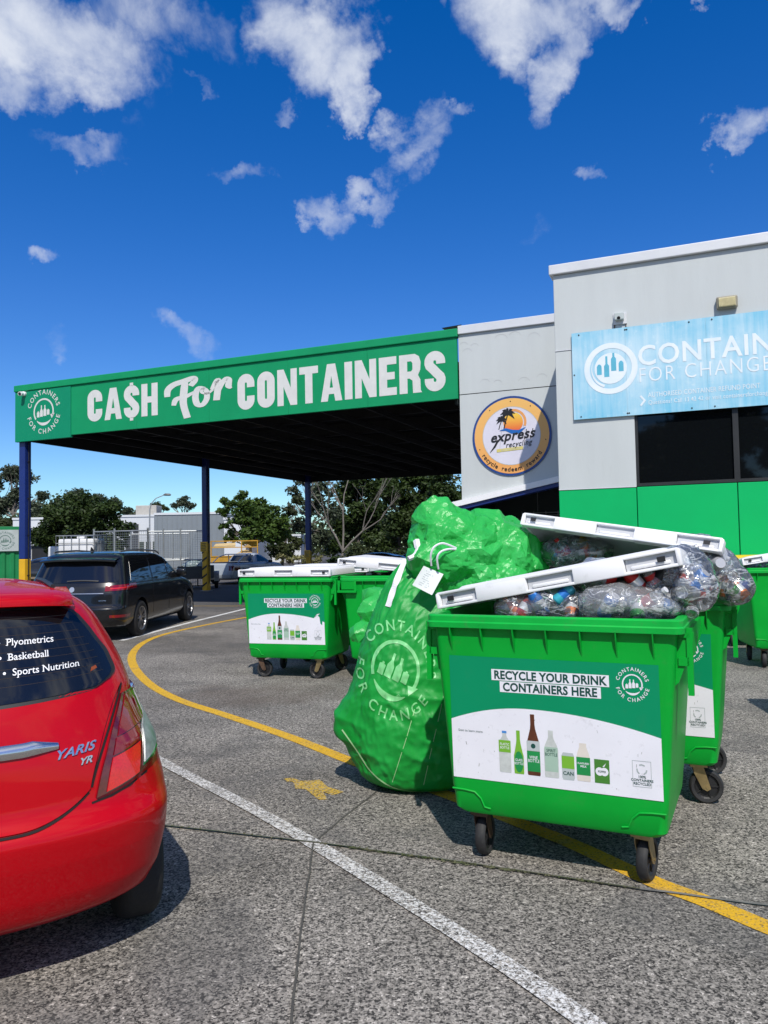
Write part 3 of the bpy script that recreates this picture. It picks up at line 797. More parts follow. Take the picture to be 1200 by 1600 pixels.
g = Geo(); g.ribbon([(-.28, -.35), (-.22, .1), (-.2, .3), (-.1, .5), (.0, .56), (.12, .55), (.22, .42), (.28, .2), (.36, -.3)], .014, lambda a, b: (a, -.0115, b)); g.build('faint_bell_line', mat('print_faint', (.5, .5, .54), .4), sg)
g = Geo(); g.poly([circle(.05, .30, .225, 30)], lambda a, b: (a, -.0125, b)); g.build('printed_sun', grad_mat('sun_print', .10, .48, (.75, .10, .03), (.85, .55, .06)), sg)
g = Geo(); g.ribbon(circle(.05, .30, .275, 20, -20, 95), .055, lambda a, b: (a, -.0135, b)); g.build('sun_arc', mat('print_orange', (.75, .33, .1), .4), sg)
g = Geo(); g.ribbon([(-.26, .13), (-.12, .15), (.02, .09), (.18, .08), (.33, .17)], [.01, .06, .09, .08, .01], lambda a, b: (a, -.0145, b)); g.build('printed_wave', mat('print_blue', (.01, .12, .42), .4), sg)
g = Geo()
fk = lambda a, b: (a, -.0155, b)
def palm(x, y, h, s):
    g.ribbon([(x - .03 * s, y), (x, y + h * .5), (x + .04 * s, y + h)], .02 * s, fk)
    for k, a in enumerate((10, 50, 95, 135, 170, 205, 330)):
        L_ = .13 * s; a = radians(a); cx, cy = x + .04 * s, y + h
        g.ribbon([(cx, cy), (cx + L_ * .55 * cos(a), cy + L_ * .55 * sin(a) + .02 * s), (cx + L_ * cos(a), cy + L_ * sin(a) - .02 * s)], [.02 * s, .045 * s, .004], lambda p, q, k=k: (p, -.0156 - k * .0004, q))
palm(-.12, .17, .32, 1.35); palm(-.25, .16, .20, 1.0)
g.build('printed_palms', PRINT_K, sg)
g = Geo(); fe = lambda a, b: (a, -.0165, b)
add_text(g, 'express', .21, lambda x, y: fe(x + .02, y + x * .07 - .09), bold=.026, sx=1.0, track=.008, shear=.25)
for sx_ in (.30, .445):
    for q0, q1 in ((-.035, .0), (.155, .195)): g.ribbon([(sx_ + q0 * .25, -.09 + q0 + sx_ * .07), (sx_ + q1 * .25, -.09 + q1 + sx_ * .07)], .018, lambda a, b: (a, -.0169, b))
g.ribbon([(-.50, -.36), (-.38, -.22), (-.30, -.08)], [.004, .045, .04], lambda a, b: (a, -.0175, b))
add_text(g, 'recycling', .115, lambda x, y: fe(x + .16, y + x * .07 - .24), bold=.010, sx=.90, track=.006, shear=.25)
add_arc_text(g, 'recycle', .095, .752, 228, fe, bold=.014, below=True, track=.008)
add_arc_text(g, 'redeem', .095, .752, 270, fe, bold=.014, below=True, track=.008)
add_arc_text(g, 'reward', .095, .752, 312, fe, bold=.014, below=True, track=.008)
g.build('black_lettering', PRINT_K, sg, kind='stuff')
g = Geo(); g.poly([[(-.34, -.295), (.26, -.26), (.26, -.19), (-.34, -.225)]], lambda a, b: (a, -.0145, b - .06)); tp = g.build('yellow_strip', mat('print_faded_yellow', (.60, .52, .16), .5), sg)
g = Geo(); add_text(g, 'Queensland', .05, lambda x, y: (x - .03, -.0150, y - .32 + x * .05), bold=.0, track=.008); g.build('strip_lettering', PRINT_GREY, tp)
g = Geo()
for a in (90, 55, 128, 200, -10, 270): g.cyl((.78 * cos(radians(a)), -.009, .78 * sin(radians(a))), (.78 * cos(radians(a)), -.016, .78 * sin(radians(a))), .012, 8)
g.build('screws', BLACK, sg)

# ------------------------------------------------------------------ tall building on the right
C0 = Vector((3.275, 14.31, 0))
tb = thing('tall_building', 'taller grey building on the right with a green lower band, dark windows and faded banner', 'building', C0, RZ)
GRN = mat('green_painted_concrete', (.0, .41, .115), .7, spec=.2, var=.04, vscale=1.5, bump=.12, bscale=35)
XR = 10.5; vj = (1.38, 3.03, 5.6, 8.0)
g = Geo(); g.box(0, XR, .21, 6, 0, 6.75); g.build('wall_core', WALL, tb)
def pan(x0, x1, z0, z1, m, nm='wall_panel', y0=0.0):
    g = Geo(); g.rbox(x0, x1, y0, .2, z0, z1, b=.006, seg=1); return g.build(nm, m, tb)
pan(0, XR, 5.31, 6.74, WALL)
pan(0, vj[0], 2.70, 5.29, WALL)
pan(vj[0], 6.9, 4.15, 5.288, WALL)
pan(6.9, XR, 2.70, 5.288, WALL)
ed = (0,) + vj + (XR,)
for a, b in zip(ed[:-1], ed[1:]): pan(a + (.007 if a else 0), b - .007, 0, 2.675, GRN, 'green_panel')
g = Geo(); g.rbox(0, vj[0], -.012, .02, 2.676, 2.70, b=.003, seg=1); g.rbox(-.005, 0.7, -.012, .02, 5.29, 5.31, b=.003, seg=1); g.build('joint_flashing', CAPM, tb)
g = Geo(); g.rbox(-.07, XR + .1, -.07, .3, 6.745, 6.93, b=.015); g.build('parapet_capping', CAPM, tb)
FRAME = mat('window_frame_charcoal', (.035, .036, .036), .45, metal=.4)
for a, b in ((vj[0], vj[1]), (vj[1], 4.95), (4.95, 6.9)):
    g = Geo()
    g.box(a + .001, b, .02, .1, 2.69, 2.745); g.box(a + .001, b, .02, .1, 4.09, 4.145)
    g.box(a + .001, a + .05, .02, .1, 2.745, 4.09); g.box(b - .04, b, .02, .1, 2.745, 4.09)
    w = g.build('window', FRAME, tb)
    g = Geo(); g.box(a + .05, b - .04, .07, .08, 2.745, 4.09); g.build('pane', GLASS_D, w)
# shelves faintly seen, floodlight, sensor
fl = thing('floodlight', 'rectangular weathered floodlight with a yellowed ribbed lens above the faded banner', 'wall light', C0 + Matrix.Rotation(RZ, 3, 'Z') @ Vector((2.97, -.01, 5.80)), RZ)
g = Geo(); g.rbox(-.17, .17, -.10, .0, -.11, .11, b=.03); g.build('housing', mat('weathered_bronze_paint', (.25, .23, .17), .5, var=.2, dirt=.4), fl)
g = Geo(); g.rbox(-.135, .135, -.125, -.095, -.085, .075, b=.012)
for k in range(11): g.box(-.13 + k * .0245, -.118 + k * .0245, -.129, -.124, -.07, .062)
g.build('lens', mat('yellowed_lens', (.52, .46, .25), .3, var=.15, vscale=12), fl)
sn = thing('wall_sensor_box', 'small grey sensor box on a bracket above the left end of the banner', 'sensor', C0 + Matrix.Rotation(RZ, 3, 'Z') @ Vector((1.19, 0, 5.78)), RZ)
g = Geo(); g.rbox(-.09, .07, -.13, -.03, -.06, .07, b=.012); g.build('housing', PRINT_GREY, sn)
g = Geo(); g.box(-.115, .115, -.03, -.005, -.12, .09); g.build('back_plate', CAPM, sn)
g = Geo(); g.cyl((-.015, -.131, -.03), (-.015, -.14, -.035), .03, 12); g.build('lens', BLACK, sn)
g = Geo(); g.box(-.11, -.095, -.02, -.006, -.22, -.12); g.box(.09, .105, -.02, -.006, -.22, -.12); g.build('bracket_legs', STEEL_R, sn)

# faded banner
bn = thing('wall_banner', 'long faded light blue banner with white CONTAINERS FOR CHANGE lettering over the dark windows', 'banner', C0, RZ)
def banner_mat():
    m = mat('faded_blue_print', (.14, .47, .68), .5, var=0, vscale=1.0)
    nt = m.node_tree; N = nt.nodes; L = nt.links; b = N['Principled BSDF']
    tc = N.new('ShaderNodeTexCoord')
    def nz(sc, st, det=5):
        mp = N.new('ShaderNodeMapping'); mp.inputs['Scale'].default_value = st; L.new(tc.outputs['Object'], mp.inputs[0])
        n = N.new('ShaderNodeTexNoise'); n.inputs['Scale'].default_value = sc; n.inputs['Detail'].default_value = det; n.inputs['Roughness'].default_value = .6; L.new(mp.outputs[0], n.inputs['Vector']); return n.outputs['Fac']
    def mr(f, a, b_, c=0., d=1.):
        r = N.new('ShaderNodeMapRange'); r.inputs['From Min'].default_value = a; r.inputs['From Max'].default_value = b_; r.inputs['To Min'].default_value = c; r.inputs['To Max'].default_value = d; L.new(f, r.inputs['Value']); return r.outputs[0]
    def ma(op, a, b_):
        x = N.new('ShaderNodeMath'); x.operation = op; x.use_clamp = True
        for i, v in enumerate((a, b_)):
            if isinstance(v, (int, float)): x.inputs[i].default_value = v
            else: L.new(v, x.inputs[i])
        return x.outputs[0]
    sp = N.new('ShaderNodeSeparateXYZ'); L.new(tc.outputs['Object'], sp.inputs[0])
    f = ma('ADD', ma('MULTIPLY', mr(nz(.9, (1, 1, 1.2)), .42, .62), .42), mr(nz(2.0, (6, 1, .35)), .38, .7, 0, .38))
    mid = mr(sp.outputs[2], 4.0, 4.5, 0, .28)
    f = ma('ADD', f, ma('MULTIPLY', mid, mr(sp.outputs[2], 5.6, 5.1, 0, 1)))
    f = ma('ADD', f, mr(nz(9, (1, 1, 1), 8), .6, .75, 0, .35))
    x = N.new('ShaderNodeMix'); x.data_type = 'RGBA'; L.new(f, x.inputs['Factor']); x.inputs['A'].default_value = (.15, .49, .68, 1); x.inputs['B'].default_value = (.56, .72, .79, 1)
    L.new(x.outputs['Result'], b.inputs['Base Color']); return m
BANM = banner_mat()
BW = mat('faded_banner_white', (.80, .84, .86), .5, var=.05, vscale=3, col2=(.66, .75, .80))
bx0, bx1, bz0, bz1 = .316, 6.6, 3.97, 5.585
for a, b in ((bx0, 1.27), (1.27, 2.62), (2.62, 3.97), (3.97, 5.3), (5.3, bx1)):
    g = Geo(); g.box(a + .001, b - .001, -.05, -.035, bz0, bz1); g.build('banner_sheet', BANM, bn)
fb = lambda x, y: (x, -.054, y)
g = Geo(); cx, cz = 1.0, 4.86
ff = lambda x, y: (cx + x, -.054, cz + y)
g.ribbon(circle(0, 0, .42, 48), .10, ff, closed=True)
g.poly([circle(0, 0, .285, 36)], ff)
g.ribbon(circle(0, 0, .335, 20, 150, 250), [.0 + .05 * k / 20 for k in range(21)], lambda x, y: (cx + x, -.0555, cz + y))
g.build('round_mark', BW, bn)
g = Geo(); fr_ = lambda x, y: (cx + x, -.0562, cz + y)
for x, y, w, h, nk in ((-.20, -.10, .085, .15, 0), (-.07, -.15, .09, .20, .14), (.055, -.05, .09, .22, .07), (.185, -.07, .085, .15, 0)):
    g.poly([[(x - w / 2, y), (x + w / 2, y), (x + w / 2, y + h), (x + w * .2, y + h + .04), (x + w * .2, y + h + .04 + nk), (x - w * .2, y + h + .04 + nk), (x - w * .2, y + h + .04), (x - w / 2, y + h)]], fr_)
g.build('bottle_shapes', mat('banner_blue_mark', (.10, .42, .56), .5), bn)
g = Geo()
add_text(g, 'CONTAINERS', .345, lambda x, y: fb(1.47 + x, 4.86 + y), bold=.018, align='L', sx=.905, track=.016)
add_text(g, 'FOR CHANGE', .255, lambda x, y: fb(1.47 + x, 4.555 + y), bold=-.008, align='L', sx=.82, track=.025)
add_text(g, 'AUTHORISED CONTAINER REFUND POINT', .085, lambda x, y: fb(1.63 + x, 4.27 + y), bold=.0, align='L', sx=.72, track=.002)
add_text(g, 'Questions? Call 13 42 42 or visit containersforchange.com.au', .075, lambda x, y: fb(1.63 + x, 4.14 + y), bold=0, align='L', sx=.75, track=.003)
g.ribbon([(1.50, 4.31), (1.57, 4.22), (1.50, 4.13)], .035, fb)
g.pieces('banner_letter', BW, bn)
g = Geo()
for x in (.45, 1.27, 1.3, 2.35, 2.72, 3.9, 4.1, 5.2): 
    for z in (bz0 + .045, bz1 - .045): g.cyl((x, -.05, z), (x, -.057, z), .014, 8)
for z in (4.8,): g.cyl((.35, -.05, z), (.35, -.057, z), .014, 8)
g.build('fixing_screws', BLACK, bn)

# ------------------------------------------------------------------ wheeled bins
def rrect(w, d, r, z, n=5, yc=0.0, xc=0.0):
    out = []
    for cx, cy, a0 in ((w - r, -d + r, -90), (w - r, d - r, 0), (-w + r, d - r, 90), (-w + r, -d + r, 180)):
        for k in range(n + 1):
            a = radians(a0 + 90 * k / n); out.append((xc + cx + r * cos(a), yc + cy + r * sin(a), z))
    return out
HW = lambda z: .572 + (.648 - .572) * (z - .3) / .92          # body half width
HD = lambda z: .445 + (.492 - .445) * (z - .3) / .92
def front(x, z, o=.002): return (x, -HD(z) - o, z)

def sticker(b, damage=False, side=1):
    f = lambda o: (lambda x, z: front(x, z, o))
    g = Geo(); g.grid(lambda u, v: front(-.56 + 1.12 * u, .45 + .655 * v, .0022), 6, 4); st = g.build('sticker', STK_G, b)
    top = lambda x: .845 - .085 * ((x + .12) / .45) ** 2 if x < -.12 else .845 - .092 * ((x + .12) / .68) ** 2 - .0 * x
    lp = [(-.56, .451), (.56, .451), (.56, top(.56))]
    if damage: lp = [(-.56, .451), (.56, .451), (.558, .74), (.53, .75), (.525, .70), (.50, .72), (.49, .80), (.45, .84), (.50, .85)]
    xs_ = [(.50 if damage else .56) - (1.0 if not damage else .94) * (k / 24) * 1.12 / 1.0 for k in range(1, 25)]
    x1 = .45 if damage else .56
    lp += [(x1 - (x1 + .56) * k / 24, top(x1 - (x1 + .56) * k / 24)) for k in range(1, 25)]
    g = Geo(); g.poly([lp], f(.0032)); g.build('sticker_white_field', STK_W, st)
    g = Geo()
    g.poly([[(-.315, .985), (.315, .985), (.315, 1.043), (-.315, 1.043)]], f(.0035))
    g.poly([[(-.27, .925), (.272, .925), (.272, .981), (-.27, .981)]], f(.0036))
    container_logo(g, .085, lambda x, y: front(.43 + x, 1.005 + y, .0036))
    g.build('sticker_white_print', STK_W, st, kind='stuff')
    g = Geo()
    add_text(g, 'RECYCLE YOUR DRINK', .041, lambda x, y: front(x, .994 + y, .0042), bold=.034, sx=.93, track=.001)
    add_text(g, 'CONTAINERS HERE', .041, lambda x, y: front(x, .933 + y, .0042), bold=.034, sx=.93, track=.001)
    add_text(g, 'Scan to learn more', .0125, lambda x, y: front(-.45 + x, .70 + y, .0042), bold=.0)
    add_text(g, '100%', .012, lambda x, y: front(.46 + x, .553 + y, .0044), bold=.02)
    add_text(g, 'CONTAINERS', .012, lambda x, y: front(.46 + x, .536 + y, .0044), bold=.02)
    add_text(g, 'RECYCLED', .012, lambda x, y: front(.46 + x, .519 + y, .0044), bold=.02)
    g.build('sticker_dark_lettering', PRINT_D, st, kind='stuff')
    g = Geo()
    g.ribbon([(.415, .51), (.505, .51), (.505, .635), (.415, .635)], .0025, f(.0042), closed=True)
    for a in (90, 210, 330):
        c, s = cos(radians(a)), sin(radians(a))
        g.ribbon([(.46 + .024 * cos(radians(a + q)), .594 + .024 * sin(radians(a + q))) for q in (-38, 0, 30)], .007, f(.0042))
    g.build('recycling_badge', PRINT_GREY, st)
    # printed row of containers
    B = .505
    def shape(name, pts, m, o): 
        g = Geo(); g.poly([pts], f(o)); return g.build(name, m, st)
    def bott(x, w, h, sh, nw, m, o=.0042, y=B):       # body width, total height, shoulder height, neck width
        return [(x - w * .46, y), (x + w * .46, y), (x + w / 2, y + .008), (x + w / 2, y + sh * .86), (x + w * .42, y + sh), (x + nw * .62, y + sh + (h - sh) * .42), (x + nw / 2, y + sh + (h - sh) * .6), (x + nw / 2, y + h), (x - nw / 2, y + h), (x - nw / 2, y + sh + (h - sh) * .6), (x - nw * .62, y + sh + (h - sh) * .42), (x - w * .42, y + sh), (x - w / 2, y + sh * .86), (x - w / 2, y + .008)]
    def rect(x, w, y0, y1): return [(x - w / 2, B + y0), (x + w / 2, B + y0), (x + w / 2, B + y1), (x - w / 2, B + y1)]
    row = [-.255, -.178, -.096, .0, .088, .168, .262]
    x = row[0]; shape('plastic_bottle_print', bott(x, .066, .215, .165, .022, 0), PRINT_GLS, .0042)
    shape('bottle_label_print', rect(x, .067, .105, .168), PRINT_LG, .0046); shape('bottle_cap_print', rect(x, .026, .205, .217), mat('print_cap_blue', (.06, .25, .6), .4), .0046)
    x = row[1]; shape('glass_bottle_print', bott(x, .054, .225, .11, .020, 0), PRINT_LG, .0042)
    g = Geo(); g.poly([[(x + .0245 * cos(a / 10 * pi), B + .062 + .055 * sin(a / 10 * pi)) for a in range(20)]], f(.0046)); g.build('bottle_label_print', PRINT_MG, st)
    x = row[2]; shape('wine_bottle_print', bott(x, .070, .315, .185, .023, 0), PRINT_BR, .0042)
    shape('bottle_label_print', rect(x, .071, .02, .125), PRINT_MG, .0046); shape('bottle_label_print', rect(x, .071, .126, .178), PRINT_GREY, .0046)
    x = row[3]; shape('spirit_bottle_print', bott(x, .076, .24, .165, .026, 0), PRINT_GLS, .0042); shape('bottle_label_print', rect(x, .070, .03, .155), mat('print_sage', (.33, .47, .37), .5), .0046)
    x = row[4]; shape('can_print', [(x - .028, B - .002), (x + .028, B - .002), (x + .033, B + .01), (x + .033, B + .12), (x + .026, B + .135), (x - .026, B + .135), (x - .033, B + .12), (x - .033, B + .01)], PRINT_GREY, .0042)
    shape('bottle_label_print', rect(x, .066, .055, .118), PRINT_LG, .0046)
    x = row[5]; shape('milk_bottle_print', bott(x, .070, .19, .14, .036, 0), PRINT_CREAM, .0042); shape('bottle_label_print', rect(x, .071, .03, .12), PRINT_MG, .0046)
    x = row[6]; shape('carton_print', [(x - .038, B + .0), (x + .038, B + .0), (x + .038, B + .118), (x - .038, B + .118)], mat('print_carton', (.06, .22, .03), .45), .0042)
    g = Geo(); g.poly([circle(x - .012, B + .058, .021, 14)], f(.0046)); g.poly([circle(x + .012, B + .058, .021, 14)], f(.0047)); g.poly([[(x + .003, B + .083), (x + .022, B + .102), (x + .012, B + .082)]], f(.0046)); g.build('apple_print', STK_W, st)
    g = Geo()
    for i, (t1, t2, c) in enumerate((('PLASTIC', 'BOTTLE', .145), ('GLASS', 'BOTTLE', .07), ('WINE', 'BOTTLE', .09))):
        for k, t in enumerate((t1, t2)):
            sz = .014 if i < 2 else .017; add_text(g, t, sz * .9, lambda a, b: front(row[i] + a, B + c - k * .018 - .004 + b, .0051), bold=.008, sx=.78)
    add_text(g, 'FLAVOURED', .009, lambda a, b: front(row[5] + a, B + .085 + b, .0051), bold=.02, sx=.8); add_text(g, 'MILK', .010, lambda a, b: front(row[5] + a, B + .07 + b, .0051), bold=.02)
    g.build('bottle_white_lettering', STK_W, st, kind='stuff')
    g = Geo()
    for k, t in enumerate(('SPIRIT', 'BOTTLE')): add_text(g, t, .015, lambda a, b: front(row[3] + a, B + .13 - k * .02 + b, .0051), bold=.01, sx=.85)
    add_text(g, 'CAN', .018, lambda a, b: front(row[4] + a, B + .022 + b, .0051), bold=.02); add_text(g, 'POPPER', .010, lambda a, b: front(row[6] + a, B + .053 + b, .0052), bold=.02, sx=.8)
    g.poly([circle(row[2], B + .152, .013, 10)], f(.0051))
    g.build('bottle_green_lettering', PRINT_D, st, kind='stuff')
    g = Geo(); rn = random.Random(3 + side)
    for k in range(26):
        x = rn.uniform(-.52, .53); z = rn.uniform(.47, .80 if abs(x) < .4 else .7); l = rn.uniform(.003, .018)
        if abs(x) < .32 and z < .75 and k % 3: continue
        g.ribbon([(x, z), (x + rn.gauss(0, .003), z + l)], rn.uniform(.001, .0035), f(.0039))
    g.build('scuff_marks', mat('scuff', (.25, .25, .23), .7), st, kind='stuff')

def caster(b, x, y, swivel):
    """swivel: direction the wheel trails, degrees"""
    t = bpy.data.objects.new('caster', None)
    M = Matrix.Translation((x, y, 0)) @ Matrix.Rotation(radians(swivel), 4, 'Z')
    g = Geo()
    g.box(-.055, .055, -.05, .05, .238, .262, M)
    for s in (-1, 1):
        P = [(-.035, .245), (.03, .245), (.075, .10), (.05, .085), (.02, .10), (-.03, .20)]
        g.prism(P, s * .036 - .002, s * .036 + .002, lambda a, c, d, M=M: tuple(M @ Vector((a, d, c))))
    g.box(-.035, .035, -.034, .034, .225, .24, M)
    g.tube([M @ Vector((.05, -.042, .11)), M @ Vector((.05, .042, .11))], .009, 8)
    fk = g.build('caster_fork', STEEL_Y if (x + y) > -.2 else STEEL_R, b)
    g = Geo(); c = M @ Vector((.05, 0, .11))
    R_ = Matrix.Translation(c) @ Matrix.Rotation(radians(swivel), 4, 'Z') @ Matrix.Rotation(pi / 2, 4, 'X')
    g.lathe([(.080, -.026), (.098, -.029), (.107, -.021), (.110, -.008), (.110, .008), (.107, .021), (.098, .029), (.080, .026), (.080, -.026)], 28, R_, cap=False)
    w = g.build('wheel', RUBBER, b, smooth=True)
    g = Geo(); g.lathe([(.0, -.02), (.025, -.024), (.03, -.012), (.07, -.010), (.0805, -.02), (.0805, .02), (.07, .010), (.03, .012), (.025, .024), (0, .02)], 24, R_)
    for k in range(5):
        a = k * 2 * pi / 5; g.tube([R_ @ Vector((.028 * cos(a), .028 * sin(a), -.015)), R_ @ Vector((.075 * cos(a), .075 * sin(a), -.013))], .006, 5); g.tube([R_ @ Vector((.028 * cos(a), .028 * sin(a), .015)), R_ @ Vector((.075 * cos(a), .075 * sin(a), .013))], .006, 5)
    g.build('wheel_centre', RUBBER2, w)
    bpy.data.objects.remove(t)

def lid_mesh(parent, M, mats=(LID_W, LID_IN), label=None):
    """lid: x -.68...68, y 0 (front) ... 1.02 (hinge), bottom edge z 0"""
    yc = .52
    rings = [rrect(.655, .475, .05, .012, yc=yc), rrect(.665, .485, .055, .004, yc=yc), rrect(.672, .49, .055, .01, yc=yc), rrect(.668, .487, .055, .075, yc=yc), rrect(.655, .475, .05, .092, yc=yc), rrect(.60, .42, .06, .100, yc=yc), rrect(.585, .40, .06, .112, yc=yc), rrect(.2, .1, .05, .118, yc=yc)]
    g = Geo(); g.loft(rings, cap0=False)
    # front edge: solid stretches between three hand recesses, with a thin lip above and below
    segs = [(-.68, -.655), (-.43, -.13), (.13, .40), (.655, .68)]
    for a, b in segs: g.rbox(a, b, -.012, .06, 0, .088, b=.008)
    g.rbox(-.67, .67, -.010, .055, .078, .093, b=.005); g.rbox(-.67, .67, -.010, .04, 0, .016, b=.005)
    for a, b in ((-.655, -.43), (-.13, .13), (.40, .655)):
        g.rbox(a + .03, b - .03, .000, .04, .022, .040, b=.006)
    o = g.build('lid', [mats[0]], parent, smooth=True, label=label)
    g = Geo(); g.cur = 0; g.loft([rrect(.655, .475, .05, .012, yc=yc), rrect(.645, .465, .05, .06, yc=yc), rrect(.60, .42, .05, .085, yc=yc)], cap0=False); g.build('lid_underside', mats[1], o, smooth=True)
    g = Geo()
    for a, b in ((-.655, -.43), (-.13, .13), (.40, .655)): g.box(a + .004, b - .004, .014, .0165, .017, .078)
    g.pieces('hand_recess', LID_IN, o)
    g = Geo()
    for x in (-.30, .30): g.box(x - .02, x + .02, 1.0, 1.06, .02, .07)
    g.pieces('hinge', mats[0], o)
    g = Geo()
    for s in (-1, 1): g.box(s * .585 - .02, s * .585 + .02, -.0145, -.0115, .035, .062)
    g.pieces('lid_latch_hole', BLACK, o)
    o.matrix_local = M
    return o

def bin_(label, loc, rz, lid_world=None, lid_flat=True, stick=None, swv=(80, 80, 80, 80), group=None, lidmats=(LID_W, LID_IN), handle=False, bodymat=None):
    b = thing('wheelie_bin', label, 'rubbish bin', (loc[0], loc[1], 0), radians(rz), group); b.scale = (.957, 1, 1)
    BG = bodymat or BIN_G
    rings = [rrect(.50, .36, .05, .262), rrect(.550, .425, .07, .262), rrect(.568, .44, .05, .285), rrect(.577, .447, .045, .38), rrect(HW(.40), HD(.40), .04, .40)]
    for z in (.45, .6, .8, 1.0, 1.15, 1.24): rings.append(rrect(HW(z), HD(z), .04, z))
    rings += [rrect(HW(1.24) + .004, HD(1.24) + .004, .04, 1.262), rrect(.630, .478, .04, 1.265), rrect(.56, .42, .05, .5), rrect(.5, .36, .05, .45)]
    g = Geo(); g.loft(rings)
    # corner foot steps and stiffening gussets moulded into the body
    for s in (-1, 1):
        g.tube([(s * a, -HD(c) - .001, c) for a, c in ((.35, .300), (.385, .306), (.405, .350), (.44, .380), (.50, .386), (.57, .388))], .0055, 6)
        pass
    g.build('body', BG, b, smooth=True, angle=30)
    g = Geo(); gs_ = Geo()
    for k in range(7):
        x = -.54 + k * .18
        for s in (-1, 1):
            gs_.prism([(0, 1.262), (.035, 1.262), (.028, 1.22), (0, 1.13)], -.003, .003, lambda a, c, d, x=x, s=s: (x + d, s * (HD(c) + a), c))
    for s in (-1, 1):                      # trunnion brackets at the four corners of the short sides
        for yy in (-.43, .40):
            g.prism([(0, 1.26), (.075, 1.26), (.075, 1.20), (.02, 1.02), (0, 1.0)], 0, .028, lambda a, c, d, yy=yy, s=s: (s * (HW(c) + a - .002), yy + d, c))
        g.prism([(-.44, 1.26), (.42, 1.26), (.42, 1.235), (-.10, 1.12), (-.25, 1.12), (-.44, 1.235)], 0, .06, lambda a, c, d, s=s: (s * (HW(1.24) + d - .004), a, c))
        g.box(s * .705 - .014, s * .705 + .014, -.44, -.41, .96, 1.28)
        g.box(min(s * .65, s * .70), max(s * .65, s * .70), -.44, -.41, 1.10, 1.14)
    g.pieces('side_bracket', BG, b); gs_.pieces('gusset', BG, b)
    g = Geo()
    g.loft([rrect(.652, .496, .045, 1.262), rrect(.688, .528, .05, 1.258), rrect(.690, .530, .05, 1.285), rrect(.684, .524, .05, 1.292), rrect(.684, .524, .05, 1.318), rrect(.676, .516, .05, 1.325), rrect(.640, .480, .045, 1.325), rrect(.634, .474, .045, 1.30), rrect(.634, .474, .045, 1.262), rrect(.652, .496, .045, 1.262)], cap0=False, cap1=False)
    g.build('rim', BIN_RIM if bodymat is None else bodymat, b, smooth=True, angle=30)
    if handle:
        g = Geo()
        for s in (-1, 1):
            g.ribbon([(s * .69, 1.27), (s * .69, 1.13), (s * .46, 1.13), (s * .46, 1.27)], .03, lambda x, z: (x, HD(1.2) + .05, z))
            g.prism([(s * .66, 1.155), (s * .48, 1.155), (s * .48, 1.255), (s * .66, 1.255)], 0, .012, lambda a, c, d: (a, HD(c) + .02 + d, c))
            g.box(min(s * .45, s * .71), max(s * .45, s * .71), HD(1.2) + .003, HD(1.2) + .055, 1.115, 1.14)
        g.build('carry_handle', BG, b, kind='stuff')
    if stick: sticker(b, damage=(stick == 'torn'))
    for (x, y), sw in zip(((-.44, -.34), (.44, -.34), (-.44, .33), (.44, .33)), swv): caster(b, x, y, sw)
    if lid_world is not None:
        A, B, back = lid_world
        X = (B - A).normalized(); Y = (back - X * back.dot(X)).normalized(); Z = X.cross(Y)
        o = (A + B) / 2
        W = Matrix(((X.x, Y.x, Z.x, o.x), (X.y, Y.y, Z.y, o.y), (X.z, Y.z, Z.z, o.z), (0, 0, 0, 1)))
        bw = Matrix.Translation((loc[0], loc[1], 0)) @ Matrix.Rotation(radians(rz), 4, 'Z') @ Matrix.Diagonal((.957, 1, 1, 1))
        lid_mesh(b, bw.inverted() @ W, lidmats)
    else:
        lid_mesh(b, Matrix.Translation((0, -.53, 1.328)), lidmats)
    return b

A1 = D(693, 949, 4.42); B1 = D(1056, 887, 3.80); dn = Vector((.436, .9, -.05))
bin1 = bin_('frontmost and largest green wheelie bin, its white lid propped crookedly on bagged containers', (1.033, 4.385), -25.85, (A1, B1, dn), stick='ok', swv=(92, 80, 60, 80), group='green recycling bins')
A2 = D(819, 822, 5.45); B2 = D(1119, 861, 4.70)
nb = Vector((.436, .9, 0))
bin2 = bin_('overfull green bin directly behind the front bin, its white lid pushed high by clear bags', (.95 + .603 + .227, 5.38 - .292 + .468), -25.85, (A2, B2, Vector((.436, .9, -.36))), stick='ok', swv=(60, 12, 30, 20), group='green recycling bins')
binA = bin_('closed green bin with a torn white sticker at the left end of the far row', (-1.16, 10.47), -17, stick='torn', swv=(10, 175, 100, 60), group='green recycling bins')
A5 = D(523, 888, 9.75); B5 = D(640, 905, 9.62)
cB = Vector((.187, 10.175, 0)); dB = Vector((cos(radians(-16)), sin(radians(-16)), 0)); nB = Vector((-dB.y, dB.x, 0))
fl_ = cB - dB * .67 - nB * .53
A5 = fl_ + Vector((0, 0, 1.46)); B5 = fl_ + dB * 1.34 + Vector((0, 0, 1.33))
bin_('plain green bin without sticker, its white lid slanting open beside the woven bag', (cB.x, cB.y), 164, (A5, B5, nB + Vector((0, 0, .02))), swv=(60, 60, 150, 230), group='green recycling bins', handle=True)
bin_('closed white-lidded green bin just behind the torn sticker bin', (-.72, 11.75), -15, swv=(60, 60, 60, 60), group='green recycling bins')
bin_('closed green bin with white lid at the very back of the far bin row', (.55, 12.2), -15, swv=(60, 60, 60, 60), group='green recycling bins')
c3 = Vector((5.47, 10.5, 0)); d3 = Vector((cos(radians(-10)), sin(radians(-10)), 0)); n3 = Vector((-d3.y, d3.x, 0)); f3 = c3 - d3 * .67 - n3 * .53
GLID = mat('lid_pale_green', (.45, .62, .50), .45, var=.05)
